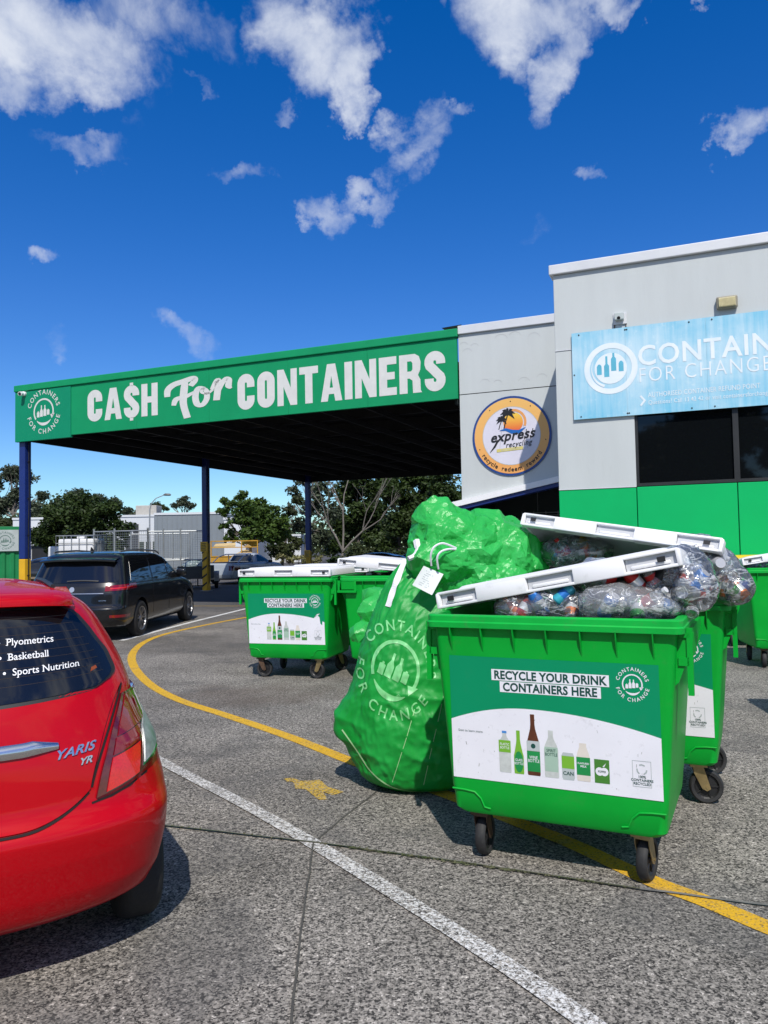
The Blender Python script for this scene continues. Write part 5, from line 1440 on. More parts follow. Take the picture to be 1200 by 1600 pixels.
def patch(parent, name, fnL, fnR, z0, z1, place, m, off=.004, nz=16, nx=12, thick=.006, smooth=True):
    """panel between two edge curves fn(z); place(x, z, off) gives the surface point"""
    g = Geo(); g.grid(lambda i, j: place(fnL(z0 + (z1 - z0) * j) + (fnR(z0 + (z1 - z0) * j) - fnL(z0 + (z1 - z0) * j)) * i, z0 + (z1 - z0) * j, off), nx, nz)
    # rim down to the body
    bd = [(i / nx, 0) for i in range(nx)] + [(1, j / nz) for j in range(nz)] + [(1 - i / nx, 1) for i in range(nx)] + [(0, 1 - j / nz) for j in range(nz)]
    pt = lambda i, j, o: place(fnL(z0 + (z1 - z0) * j) + (fnR(z0 + (z1 - z0) * j) - fnL(z0 + (z1 - z0) * j)) * i, z0 + (z1 - z0) * j, o)
    vs = [pt(i, j, off) for i, j in bd] + [pt(i, j, off - thick) for i, j in bd]; n = len(bd)
    g.add(vs, [(k, (k + 1) % n, n + (k + 1) % n, n + k) for k in range(n)])
    return g.build(name, m, parent, smooth=smooth, angle=50)
def pw(pts):
    """piecewise-linear function z -> value, rounded at its knots"""
    def f(z):
        if z <= pts[0][0]: return pts[0][1]
        for a, b in zip(pts[:-1], pts[1:]):
            if z <= b[0]: return a[1] + (b[1] - a[1]) * (z - a[0]) / (b[0] - a[0])
        return pts[-1][1]
    return lambda z: (f(z - .012) + f(z) + f(z + .012)) / 3
def seamline(parent, name, pts, w, m, place, off=.002):
    P = [place(a, b, off) for a, b in pts]; Q = [place(a, b, off + .01) for a, b in pts]
    g = Geo(); vs = []
    for i, p in enumerate(P):
        t = (P[min(i + 1, len(P) - 1)] - P[max(i - 1, 0)]).normalized(); n = (Q[i] - p).normalized(); sd_ = t.cross(n).normalized() * w / 2
        vs += [p + sd_, p - sd_]
    g.add(vs, [(2 * i, 2 * i + 1, 2 * i + 3, 2 * i + 2) for i in range(len(P) - 1)]); return g.build(name, m, parent)
TYRE = mat('tyre_rubber', (.014, .014, .015), .8, var=.2, vscale=30, bump=.3, bscale=90)
ALLOY = mat('alloy_wheel', (.42, .42, .43), .3, metal=.9, var=.05)
ARCH = mat('wheel_well', (.006, .006, .006), .9)
RED_L = mat('tail_lamp_red', (.20, .001, .006), .08, coat=1, var=.1, vscale=30)
RED_D = mat('tail_lamp_dark_red', (.10, .003, .008), .08, coat=1, var=.3, vscale=60)
RED_B = mat('reflector_red', (.62, .008, .01), .2, coat=1, var=.15, vscale=120)
CLR_L = mat('lamp_clear', (.30, .31, .31), .35, metal=.2, var=.35, vscale=25, coat=.15)
def wheel(parent, x, y, r, w, spokes=5, rim=ALLOY):
    s = 1 if x > 0 else -1
    M = Matrix.Translation((x, y, r)) @ Matrix.Rotation(s * pi / 2, 4, 'Y')
    g = Geo(); g.lathe([(r * .66, -w / 2 + .01), (r * .70, -w / 2), (r * .9, -w / 2 + .002), (r * .97, -w / 2 + .02), (r, -w / 4), (r, w / 4), (r * .97, w / 2 - .02), (r * .9, w / 2 - .002), (r * .70, w / 2), (r * .66, w / 2 - .01), (r * .64, 0), (r * .66, -w / 2 + .01)], 36, M, cap=False)
    t = g.build('wheel', TYRE, parent, smooth=True)
    g = Geo(); g.lathe([(r * .655, w / 2 - .012), (r * .665, w / 2 - .002), (r * .62, w / 2 - .006), (r * .60, w / 2 - .05)], 30, M, cap=False)
    for k in range(spokes):
        for dd in (-.09, .09):
            a = 2 * pi * k / spokes + dd; a2 = 2 * pi * k / spokes + dd * 1.9
            p0 = (r * .10 * cos(a), r * .10 * sin(a)); p1 = (r * .63 * cos(a2), r * .63 * sin(a2)); nx_, ny_ = -sin(a), cos(a)
            q = r * .03
            vs = [(p0[0] + nx_ * q, p0[1] + ny_ * q, w / 2 - .03), (p0[0] - nx_ * q, p0[1] - ny_ * q, w / 2 - .03), (p1[0] - nx_ * q * .8, p1[1] - ny_ * q * .8, w / 2 - .008), (p1[0] + nx_ * q * .8, p1[1] + ny_ * q * .8, w / 2 - .008)]
            vs2 = [(a_, b_, c_ - .02) for a_, b_, c_ in vs]
            g.add([M @ Vector(v) for v in vs + vs2], [(0, 1, 2, 3), (0, 4, 5, 1), (1, 5, 6, 2), (2, 6, 7, 3), (3, 7, 4, 0)])
    g.lathe([(.0, w / 2 - .02), (r * .15, w / 2 - .022), (r * .17, w / 2 - .04)], 18, M)
    g.build('rim', rim, t)
    g = Geo(); g.lathe([(0, w / 2 - .07), (r * .62, w / 2 - .07)], 24, M); g.build('brake_disc', mat('brake_dark', (.015, .015, .015), .7), t)
    return t

# ---- red hatchback, rear corner close to the camera
RED = car_paint('red_car_paint', (.43, .0, .005), .45, coat=.45)
RED.node_tree.nodes['Principled BSDF'].inputs['Specular IOR Level'].default_value = .1
a_ = radians(28)
cr_ = thing('parked_car', 'bright red hatchback in the near left corner with white sports lettering on its rear window', 'car', (-1.585, 2.80, 0), a_)
S1 = Shell([(.19, .60, .26, 3.75, .42, .4), (.225, .74, .16, 3.80, .42, .5), (.27, .80, .085, 3.85, .44, .6), (.36, .835, .045, 3.87, .45, .6), (.50, .852, .012, 3.88, .45, .6), (.60, .857, .0, 3.88, .45, .6), (.625, .857, .010, 3.88, .46, .6),
            (.66, .855, .055, 3.88, .45, .65), (.70, .852, .070, 3.87, .45, .7), (.80, .828, .080, 3.80, .46, .8), (.88, .800, .090, 3.70, .47, .85), (.96, .762, .110, 3.60, .47, .9), (1.05, .730, .140, 3.15, .48, .8), (1.10, .725, .165, 2.95, .48, .5), (1.20, .695, .225, 2.74, .48, .5),
            (1.30, .650, .290, 2.52, .48, .45), (1.40, .595, .355, 2.28, .46, .45), (1.455, .550, .395, 2.12, .44, .45), (1.50, .485, .43, 1.95, .42, .45), (1.535, .41, .56, 1.75, .36, .4), (1.558, .32, .78, 1.55, .28, .3), (1.565, .18, 1.0, 1.35, .15, .15)], 2.7)
body = S1.mesh(.03, 26).build('body', RED, cr_)
cut_arches(body, [(.80, .62, .31), (-.80, .62, .31), (.80, 3.12, .31), (-.80, 3.12, .31)], .345, cr_)
for x in (.745, -.745):
    for y in (.62, 3.12): wheel(cr_, x, y + .0, .295, .185, 5)
R_ = lambda x, z, o: S1.rear(x, z, o)
# hatch lid: a separate proud skin with a dark shut line behind it
hl = lambda s: pw([(.62, s * .40), (.66, s * .56), (.74, s * .635), (.90, s * .66), (1.03, s * .705), (1.09, s * .735), (1.12, s * .742)])
gl = lambda s: pw([(1.10, s * .60), (1.135, s * .685), (1.17, s * .70), (1.25, s * .682), (1.38, s * .62), (1.43, s * .56), (1.45, s * .44)])
bot = lambda z: z
def curve_bottom(x): return .640 + .11 * max(0, (abs(x) - .20) / .30) ** 2.6
# tailgate skin: parametrised by height above its curved lower edge
def tg(x, t, o):
    z0 = curve_bottom(x); return S1.rear(x, z0 + (1.115 - z0) * t, o)
g = Geo()
def tgx(i, j): xx = -1 + 2 * i; e = .495 + .155 * j ** 1.2; return xx * e
g.grid(lambda i, j: tg(tgx(i, j), j, .006), 60, 26)
bd = [(i / 60, 0) for i in range(60)] + [(1, j / 26) for j in range(26)] + [(1 - i / 60, 1) for i in range(60)] + [(0, 1 - j / 26) for j in range(26)]
vs = [tg(tgx(i, j), j, .006) for i, j in bd] + [tg(tgx(i, j), j, -.004) for i, j in bd]; n = len(bd)
g.add(vs, [(k, (k + 1) % n, n + (k + 1) % n, n + k) for k in range(n)])
g.build('tailgate', RED, cr_, smooth=True, angle=50)
GAP = mat('panel_gap', (.01, .004, .004), .9)
seamline(cr_, 'tailgate_gap', [(x, curve_bottom(x) - .006) for x in [(-.49 + .98 * k / 40) for k in range(41)]], .012, GAP, R_, .0025)
seamline(cr_, 'tailgate_gap', [((.495 + .155 * (k / 20) ** 1.2) + .006, curve_bottom(.50) + (1.115 - curve_bottom(.50)) * k / 20) for k in range(21)], .011, GAP, R_, .0025)
# rear window with black border
zw0, zw1 = 1.085, 1.462
gb = pw([(1.085, .50), (1.11, .60), (1.145, .635), (1.25, .605), (1.36, .535), (1.43, .48), (1.462, .41)])
wz = lambda x, z: z + .045 * (abs(x) / .7) ** 2 * max(0, (1.3 - z) / .2) * 1.0
Rw = lambda x, z, o: S1.rear(x, min(1.475, wz(x, z)), o)
patch(cr_, 'window_seal', lambda z: -gb(z), gb, zw0, zw1, Rw, BLACK, .0065, 24, 40)
rw = patch(cr_, 'rear_window', lambda z: -gb(z) + .022, lambda z: gb(z) - .022, zw0 + .014, zw1 - .012, Rw, CAR_GLASS, .009, 24, 40, .003)
g = Geo()
for k in range(9):
    z = 1.16 + k * .032; W = gb(z) - .06
    P = [Rw(-W + 2 * W * i / 30, z, .0098) for i in range(31)]
    vs = []
    for p in P: vs += [p + Vector((0, 0, .0008)), p - Vector((0, 0, .0008))]
    g.add(vs, [(2 * i, 2 * i + 1, 2 * i + 3, 2 * i + 2) for i in range(30)])
g.build('demister_lines', mat('demister', (.05, .035, .03), .5), rw)
def serif_text(g, t, size, fn, **k):
    """the window lettering has little feet on its stems"""
    x0 = 0
    add_text(g, t, size, fn, **k)
g = Geo()
lettering = [('Plyometrics', .195, 1.315), ('Basketball', .200, 1.258), ('Sports Nutrition', .215, 1.200)]
def wtxt(x0, z0): return lambda x, y: Rw(x0 + x, z0 + y + .0 * x, .0105)
def serifs(g, t, size, x0, z0):
    x = 0
    for c in t:
        vs, fs, adv = glyph(c, .01)
        if c in 'Plmtrick bnhBNpoes' and c not in ' oesct':
            stems = {'P': (.12,), 'l': (.5,), 'm': (.12, .5, .88), 't': (.5,), 'r': (.2,), 'i': (.5,), 'k': (.2, .85), 'B': (.1,), 'b': (.15,), 'N': (.12,), 'n': (.15, .85), 'h': (.15, .85), 'p': (.15,)}.get(c, ())
            for q in stems:
                cx = x + adv * size * q; dy = -.38 * size if c == 'p' else 0
                g.add([Rw(x0 + cx - .09 * size * 1.6, z0 + dy, .0106), Rw(x0 + cx + .09 * size * 1.6, z0 + dy, .0106), Rw(x0 + cx + .09 * size * 1.6, z0 + dy + .09 * size, .0106), Rw(x0 + cx - .09 * size * 1.6, z0 + dy + .09 * size, .0106)], [(0, 1, 2, 3)])
                if c in 'PBNlkbh':
                    g.add([Rw(x0 + cx - .11 * size * 1.4, z0 + .92 * size, .0106), Rw(x0 + cx, z0 + .92 * size, .0106), Rw(x0 + cx, z0 + size, .0106), Rw(x0 + cx - .11 * size * 1.4, z0 + size, .0106)], [(0, 1, 2, 3)])
        x += adv * size
for t, x0, z0 in lettering:
    add_text(g, t, .026, wtxt(x0 - .0, z0), bold=.004, align='L'); serifs(g, t, .026, x0, z0)
    g.poly([circle(x0 - .028, z0 + .011, .0055, 10)], lambda x, y: Rw(x, y, .0105))
g.build('window_lettering', PRINT_W, rw, kind='stuff')
g = Geo(); g.poly([[(.515, 1.165), (.545, 1.175), (.54, 1.188), (.52, 1.183)]], lambda x, y: Rw(x, y, .0104)); g.build('small_orange_mark', mat('orange_mark', (.25, .05, .01), .5), rw)
# spoiler and roof grooves
g = Geo()
def spo(i, j):
    x = -.47 + .94 * i; yy = .345 + .10 * (abs(x) / .6) ** 2 + .10 * (abs(x) / .47) ** 8; pr_ = [(0, 1.476), (.0, 1.494), (.02, 1.510), (.12, 1.530), (.28, 1.545)][min(4, int(j * 4 + 1e-6))]
    return Vector((x, yy + pr_[0], pr_[1] - .028 * (abs(x) / .6) ** 3))
g.grid(spo, 40, 4); g.grid(lambda i, j: Vector((-.47 + .94 * i, .335 + .10 * (abs(-.47 + .94 * i) / .6) ** 2 + .16 * j, 1.476 - .028 * (abs(-.47 + .94 * i) / .6) ** 3)), 40, 1, flip=True)
g.build('spoiler', RED, cr_, smooth=True, angle=60)
g = Geo()
g.build
for s in (1, -1):
    P = [S1.P(.92 + .0 * k, 1.512 + .024 * min(1, k / 3), s) + Vector((-s * .02, k * .10, .004)) for k in range(14)]
    gg = Geo(); gg.tube([(s * .40, .66 + k * .1, 1.540 + .010 * sin(k / 12 * pi)) for k in range(11)], .011, 6); gg.build('roof_groove', BLACK, cr_)
# tail lamps
for s in (1, -1):
    iL = pw([(.70, s * .515), (.80, s * .54), (.95, s * .59), (1.05, s * .635), (1.10, s * .65)])
    oR = lambda z: .995
    def lampP(q, z, o, s=s):                       # q: 0 inner edge ... 1 outer edge (round the corner)
        x0 = abs(iL(z)); u0 = S1.U(x0, z); u1 = 1.0 + .10 + .12 * max(0, (z - .72)) / .36
        u = u0 + (u1 - u0) * q; return S1.P(u, z, s) + S1.N(u, z, s) * o
    def top(q): return 1.075 + .03 * q - .03 * q * q
    def lowz(q): return .705 + .20 * q ** 1.1
    def L(i, j, o, q0=0, q1=1, t0=0, t1=1):
        q = q0 + (q1 - q0) * i; t = t0 + (t1 - t0) * j; z = lowz(q) + (top(q) - lowz(q)) * t; return lampP(q, z, o)
    def lamp(nm, m, o, th, q0, q1, t0, t1, par):
        g = Geo(); g.grid(lambda i, j: L(i, j, o, q0(j) if callable(q0) else q0, q1(j) if callable(q1) else q1, t0, t1), 12, 16)
        bd = [(i / 12, 0) for i in range(12)] + [(1, j / 16) for j in range(16)] + [(1 - i / 12, 1) for i in range(12)] + [(0, 1 - j / 16) for j in range(16)]
        f = lambda i, j, oo: L(i, j, oo, q0(j) if callable(q0) else q0, q1(j) if callable(q1) else q1, t0, t1)
        vs = [f(i, j, o) for i, j in bd] + [f(i, j, o - th) for i, j in bd]; n = len(bd)
        g.add(vs, [(k, (k + 1) % n, n + (k + 1) % n, n + k) for k in range(n)]); return g.build(nm, m, par, smooth=True, angle=50)
    tl = lamp('tail_light', RED_D, .012, .014, 0, 1, 0, 1, cr_)
    lamp('lamp_upper_lens', RED_L, .016, .005, .06, .97, .56, .97, tl)
    lamp('lamp_reflector', RED_B, .0165, .005, .05, lambda j: .27 + .02 * j, .02, .36, tl)
    lamp('lamp_mid_lens', RED_L, .0155, .004, .05, lambda j: .28 + .05 * j, .38, .55, tl)
    lamp('lamp_clear_lens', CLR_L, .017, .006, lambda j: .33 + .05 * j + .5 * max(0, j - .75), .97, .08, .62, tl)
    lamp('lamp_bezel', CHROME, .0135, .002, lambda j: .31 + .05 * j + .5 * max(0, j - .75), .99, .05, .65, tl)
# chrome handle, badges, bumper crease, reflector
g = Geo()
for part_ in range(1):
    def hnd(i, j):
        x = -.375 + .75 * i; e = 1 - (abs(x) / .375) ** 6 * .0; z = .905 + (.0 + .052 * j) * (1 - .55 * max(0, (abs(x) - .28) / .095)) + .012 * max(0, (abs(x) - .25) / .12)
        return S1.rear(x, z, .010 + .020 * sin(pi * min(1, j * .8 + .1)) * (1 - .6 * max(0, (abs(x) - .3) / .075)))
    g.grid(hnd, 40, 6)
g.build('chrome_handle', CHROME, cr_, smooth=True)
g = Geo(); add_text(g, 'YARIS', .031, lambda x, y: S1.rear(.435 + x, .885 + y + .10 * x, .011), bold=.022, sx=1.25, shear=.35, track=.001)
add_text(g, 'YR', .024, lambda x, y: S1.rear(.475 + x, .845 + y + .1 * x, .011), bold=.025, sx=1.2, shear=.35)
bd_ = g; o = bd_.build('badge_lettering', CHROME, cr_)
so = o.modifiers.new('s', 'SOLIDIFY'); so.thickness = .004; so.offset = -1
DR = mat('bumper_shadow_gap', (.02, .003, .004), .8)
seamline(cr_, 'bumper_lamp_gap', [(.50, .69), (.58, .70), (.66, .72), (.74, .75)], .008, GAP, R_, .003)
for s in (1, -1):
    g = Geo(); P0 = lambda i, j, s=s: S1.rear(s * (.47 + .10 * i), .355 + .05 * j + .03 * i, .005)
    pass

# ---- black people carrier
BLK = car_paint('black_car_paint', (.006, .0065, .008), .25, coat=.55)
P0_ = G(210, 993); 
vn = thing('people_carrier', 'black people carrier with tinted windows and alloy wheels parked beyond the red hatchback', 'van', (P0_.x - .93 * .94 + .03, P0_.y - 1.12, 0), radians(-3.0))
S2 = Shell([(.22, .80, .30, 4.8, .35, .4), (.28, .90, .10, 4.95, .40, .6), (.40, .94, .02, 5.0, .42, .7), (.62, .955, .0, 5.02, .42, .7), (.66, .955, .05, 5.02, .42, .75), (.90, .955, .08, 4.95, .42, .9), (1.02, .95, .12, 4.55, .42, 1.0), (1.08, .935, .15, 4.1, .42, .9), (1.20, .905, .21, 3.85, .42, .8), (1.40, .85, .31, 3.45, .42, .7), (1.52, .81, .37, 3.2, .42, .6), (1.60, .77, .42, 2.95, .42, .6), (1.655, .68, .55, 2.7, .4, .5), (1.685, .5, .8, 2.4, .35, .4), (1.69, .2, 1.3, 2.0, .15, .2)], 3.2)
vb = S2.mesh(.04, 16).build('body', BLK, vn)
VW = (1.12, 4.22)
cut_arches(vb, [(s * .92, y, .36) for s in (1, -1) for y in VW], .41, vn)
for s in (.85, -.85):
    for y in VW: wheel(vn, s, y, .355, .22, 7)
R2 = lambda x, z, o: S2.rear(x, z, o)
F2 = lambda s: (lambda y, z, o: S2.flank(y, z, s, o))
rgv = pw([(1.09, .74), (1.13, .82), (1.25, .80), (1.45, .72), (1.50, .64)])
wdw = patch(vn, 'rear_window', lambda z: -rgv(z), rgv, 1.10, 1.515, R2, CAR_GLASS, .006, 14, 24)
seamline(wdw, 'wiper', [(-.12 + .6 * k / 10, 1.13 + .012 * sin(k / 3)) for k in range(11)], .022, BLACK, R2, .02)
for s in (1, -1):
    for y0, y1, z0, z1, k0, k1 in ((.62, 1.75, 1.12, 1.545, .18, .0), (1.83, 2.72, 1.10, 1.55, 0, 0), (2.80, 3.75, 1.09, 1.545, 0, -.62)):
        patch(vn, 'side_window', lambda z, y0=y0, k0=k0, z0=z0, z1=z1: y0 + k0 * (z - z0) / (z1 - z0), lambda z, y1=y1, k1=k1, z0=z0, z1=z1: y1 + k1 * (z - z0) / (z1 - z0), z0, z1, F2(s), CAR_GLASS, .005, 10, 10)
    patch(vn, 'belt_trim', lambda z: .6, lambda z: 3.75, 1.065, 1.08, F2(s), BLACK, .008, 2, 20)
    for y in (1.79, 2.76, 3.72): seamline(vn, 'door_gap', [(y + (.10 * max(0, .7 - z)), z) for z in [.42 + .06 * k for k in range(19)]], .012, GAP, F2(s), .002)
    for y in (2.05, 2.95):
        g = Geo(); g.tube([S2.flank(y + .03 * k, .985, s, .015 + .018 * sin(pi * k / 6)) for k in range(7)], .014, 8); g.build('door_handle', BLK, vn)
    g = Geo(); M = Matrix.Translation(S2.flank(3.45, 1.14, s, .11)); g.rbox(-.11, .11, -.06, .07, -.075, .085, b=.045, seg=3, M=M); g.tube([S2.flank(3.5, 1.10, s, 0), S2.flank(3.47, 1.10, s, .1)], .025, 6); g.build('wing_mirror', BLK, vn, smooth=True)
    g = Geo(); g.tube([(s * .66, .75, 1.685), (s * .69, 1.0, 1.70), (s * .69, 1.8, 1.715), (s * .67, 2.7, 1.685), (s * .64, 3.0, 1.63)], .018, 8); g.build('roof_rail', ALLOY, vn, smooth=True)
    def tlp(q, z, o, s=s):
        u0 = S2.U(.62, z); u = u0 + (1.10 - u0) * q; return S2.P(u, z, s) + S2.N(u, z, s) * o
    g = Geo(); g.grid(lambda i, j: tlp(i, .94 + .10 * j + .03 * i, .010), 14, 4); g.grid(lambda i, j: tlp(i, .94 + .03 * i - .0, .010 - .012 * j), 14, 1)
    tl = g.build('tail_light', RED_L, vn, smooth=True)
    g = Geo(); g.grid(lambda i, j: tlp(.12 + .8 * i, .975 + .022 * j + .025 * i, .0125), 14, 2); g.build('lamp_strip', RED_B, tl)
    g = Geo(); g.grid(lambda i, j: tlp(.15 + .75 * i, .45 + .05 * j, .006), 10, 3); g.build('bumper_reflector', RED_L, vn)
    g = Geo(); g.grid(lambda i, j: S2.P(2.22 + .35 * i, .74 + .13 * j, s) + S2.N(2.22 + .35 * i, .74, s) * .008, 8, 4); g.build('headlight', CLR_L, vn)
g = Geo(); g.grid(lambda i, j: Vector((-.74 + 1.48 * i, .22 + .10 * abs(-1 + 2 * i) ** 2 + .30 * j, 1.545 + .055 * j ** .6 - .03 * abs(-1 + 2 * i) ** 3)), 24, 5); g.grid(lambda i, j: Vector((-.74 + 1.48 * i, .22 + .10 * abs(-1 + 2 * i) ** 2 + .25 * j, 1.545 - .03 * abs(-1 + 2 * i) ** 3 - .03)), 24, 1, flip=True)
g.grid(lambda i, j: Vector((-.74 + 1.48 * i, .22 + .10 * abs(-1 + 2 * i) ** 2, 1.515 + .03 * j - .03 * abs(-1 + 2 * i) ** 3)), 24, 1)
g.build('spoiler', BLK, vn, smooth=True)
seamline(vn, 'chrome_strip', [(-.6 + 1.2 * k / 12, .905) for k in range(13)], .016, ALLOY, R2, .006)
seamline(vn, 'tailgate_gap', [(s_ * .1 * .76, .66) for s_ in range(-10, 11)], .012, GAP, R2, .003)
g = Geo(); add_text(g, '◯', .001, lambda x, y: (x, y, 0)) if False else None
seamline(vn, 'lower_badge', [(.52 + .012 * k, .77) for k in range(12)], .018, CHROME, R2, .005)
g = Geo(); M = Matrix.Translation((0, 1.0, 1.695)); g.loft([[M @ Vector((.03 * c * q, .08 * s_ * q + dy, z)) for c, s_ in [(cos(k * pi / 5), sin(k * pi / 5)) for k in range(10)]] for q, z, dy in ((1, 0, 0), (.7, .04, -.02), (.2, .085, -.05))]); g.build('roof_aerial', BLACK, vn, smooth=True)
g = Geo(); g.poly([circle(.0, .98, .05, 16)], lambda x, y: S2.rear(x, y, .006)); g.build('round_badge', CHROME, vn)

# ---- silver ute
SIL = car_paint('silver_car_paint', (.34, .37, .40), .45, metal=.0)
ut = thing('utility_vehicle', 'silver utility vehicle with a covered tray parked under the far side of the canopy', 'ute', (-8.05, 36.6, 0), radians(-24))
S3 = Shell([(.22, .70, .2, 4.75, .2, .4), (.30, .86, .04, 4.85, .22, .6), (.45, .90, .0, 4.9, .22, .7), (.62, .91, .02, 4.9, .22, .75), (.80, .905, .05, 4.85, .22, .85), (.93, .885, .07, 4.55, .22, .9), (1.0, .85, .10, 3.9, .22, .6), (1.01, .82, .14, 3.7, .2, .5)], 4.0)
ub = S3.mesh(.05, 12).build('body', SIL, ut); UWY = (1.05, 3.97)
cut_arches(ub, [(s * .87, y, .34) for s in (1, -1) for y in UWY], .40, ut)
for s in (.81, -.81):
    for y in UWY: wheel(ut, s, y, .345, .22, 5, mat('dark_alloy', (.03, .03, .03), .3, metal=.6))
S4 = Shell([(.99, .84, 1.95, 3.85, .2, .5), (1.05, .82, 2.0, 3.65, .2, .5), (1.35, .68, 2.25, 3.05, .2, .4), (1.43, .60, 2.4, 2.85, .2, .3), (1.47, .40, 2.5, 2.75, .1, .1)], 3.6)
S4.mesh(.04, 10).build('cabin', SIL, ut, smooth=True)
patch(ut, 'rear_window', lambda z: -.62 + .1 * (z - 1.05), lambda z: .62 - .1 * (z - 1.05), 1.06, 1.36, lambda x, z, o: S4.rear(x, z, o), CAR_GLASS, .01, 6, 10)
for s in (1, -1):
    patch(ut, 'side_window', lambda z: 2.28 + .5 * (z - 1.03), lambda z: 3.45 - 1.5 * (z - 1.03), 1.04, 1.37, lambda y, z, o, s=s: S4.flank(y, z, s, o), CAR_GLASS, .01, 6, 8)
    g = Geo(); M = Matrix.Translation((s * .98, 3.25, 1.03)); g.rbox(-.1, .1, -.06, .06, -.07, .07, b=.03, M=M); g.build('wing_mirror', BLACK, ut)
    g = Geo(); g.grid(lambda i, j: S3.P(S3.U(.70, .7) + (1.12 - S3.U(.70, .7)) * i, .66 + .22 * j, s) + S3.N(.9, .7, s) * .012, 10, 4); g.build('tail_light', RED_D, ut)
    seamline(ut, 'door_gap', [(2.2, .4 + .05 * k) for k in range(12)], .014, GAP, lambda y, z, o, s=s: S3.flank(y, z, s, o), .003)
    seamline(ut, 'door_gap', [(3.5, .4 + .05 * k) for k in range(12)], .014, GAP, lambda y, z, o, s=s: S3.flank(y, z, s, o), .003)
    g = Geo(); g.tube([(s * .74, .75, 1.02), (s * .72, 1.2, 1.30), (s * .66, 1.75, 1.42), (s * .66, 1.95, 1.42), (s * .70, 2.05, 1.05)], .028, 8); g.build('sports_bar', ALLOY, ut, smooth=True)
g = Geo(); g.tube([(-.66, 1.9, 1.42), (.66, 1.9, 1.42)], .028, 8); g.build('sports_bar', ALLOY, ut)
g = Geo(); g.rbox(-.76, .76, .25, 2.0, 1.012, 1.05, b=.015); g.build('tray_cover', BLACK, ut)
g = Geo(); g.rbox(-.19, .19, -.02, .0, .60, .71, b=.004, seg=1); pl = g.build('number_plate', PRINT_GREY, ut)
g = Geo(); g.rbox(-.7, .7, .03, .06, .48, .53, b=.01); g.build('bumper_step', BLACK, ut)

# ---- dark sedans glimpsed behind the bins
def sedan(label, x, y, rz, paint):
    t = thing('parked_car', label, 'car', (x, y, 0), radians(rz))
    A = Shell([(.22, .70, .2, 4.4, .3, .4), (.30, .85, .05, 4.5, .35, .6), (.55, .88, .0, 4.55, .35, .7), (.85, .87, .05, 4.4, .35, .8), (.98, .83, .2, 3.9, .4, .7), (1.0, .78, .3, 3.6, .4, .5)], 3.2)
    b = A.mesh(.06, 10).build('body', paint, t); cut_arches(b, [(s * .84, yy, .32) for s in (1, -1) for yy in (.95, 3.55)], .38, t)
    for s in (.78, -.78):
        for yy in (.95, 3.55): wheel(t, s, yy, .32, .2, 5)
    B_ = Shell([(.97, .80, .5, 3.5, .35, .5), (1.05, .78, .65, 3.3, .35, .5), (1.35, .66, 1.15, 2.6, .35, .4), (1.45, .52, 1.5, 2.3, .3, .3), (1.49, .2, 1.7, 2.1, .1, .1)], 3.0)
    B_.mesh(.05, 10).build('cabin', paint, t, smooth=True)
    patch(t, 'rear_window', lambda z: -.6 + .2 * (z - 1.05), lambda z: .6 - .2 * (z - 1.05), 1.05, 1.36, lambda x, z, o: B_.rear(x, z, o), CAR_GLASS, .008, 6, 10)
    for s in (1, -1): patch(t, 'side_window', lambda z: 1.15 + 1.0 * (z - 1.03), lambda z: 3.05 - 1.2 * (z - 1.03), 1.04, 1.36, lambda y_, z, o, s=s: B_.flank(y_, z, s, o), CAR_GLASS, .008, 6, 8)
    return t
DK2 = car_paint('dark_grey_car_paint', (.02, .022, .025), .25)
sedan('dark car with a curved roof glimpsed above the far bins, under the canopy', 1.6, 25.0, 68, DK2)
sedan('dark grey car farther back behind the bins at the canopy edge', 3.4, 33.0, 60, DK2)

# ------------------------------------------------------------------ background
def leaf_mat(name, c, c2):
    if name in MATS: return MATS[name]
    m = bpy.data.materials.new(name); m.use_nodes = True; MATS[name] = m
    nt = m.node_tree; N = nt.nodes; L = nt.links; b = N['Principled BSDF']; b.inputs['Roughness'].default_value = .55; b.inputs['Specular IOR Level'].default_value = .3
    geo = N.new('ShaderNodeNewGeometry'); x = N.new('ShaderNodeMix'); x.data_type = 'RGBA'
    n = N.new('ShaderNodeTexNoise'); n.inputs['Scale'].default_value = .5; n.inputs['Detail'].default_value = 3
    L.new(geo.outputs['Position'], n.inputs['Vector'])
    a = N.new('ShaderNodeMath'); a.operation = 'MULTIPLY_ADD'; L.new(geo.outputs['Random Per Island'], a.inputs[0]); a.inputs[1].default_value = .6
    r = N.new('ShaderNodeMapRange'); r.inputs['From Min'].default_value = .35; r.inputs['From Max'].default_value = .65; r.inputs['To Max'].default_value = .5; L.new(n.outputs['Fac'], r.inputs['Value']); L.new(r.outputs[0], a.inputs[2])
    x.inputs['A'].default_value = c4(c); x.inputs['B'].default_value = c4(c2); L.new(a.outputs[0], x.inputs['Factor'])
    L.new(x.outputs['Result'], b.inputs['Base Color'])
    t = N.new('ShaderNodeBsdfTranslucent'); L.new(x.outputs['Result'], t.inputs[0]); ms = N.new('ShaderNodeMixShader'); ms.inputs[0].default_value = .2
    L.new(b.outputs[0], ms.inputs[1]); L.new(t.outputs[0], ms.inputs[2]); L.new(ms.outputs[0], N['Material Output'].inputs['Surface'])
    return m
BARK = mat('bark_grey_brown', (.09, .075, .06), .9, var=.35, vscale=4, bump=.5, bscale=20)
BARK_P = mat('bark_pale', (.17, .15, .13), .85, var=.25, vscale=5)
LF_D = leaf_mat('foliage_dark_green', (.014, .028, .006), (.045, .075, .014))
LF_O = leaf_mat('foliage_olive', (.022, .034, .010), (.060, .075, .022))
LF_G = leaf_mat('foliage_fresh_green', (.028, .062, .010), (.085, .14, .022))
LF_B = leaf_mat('foliage_gum_grey', (.034, .048, .028), (.085, .105, .060))
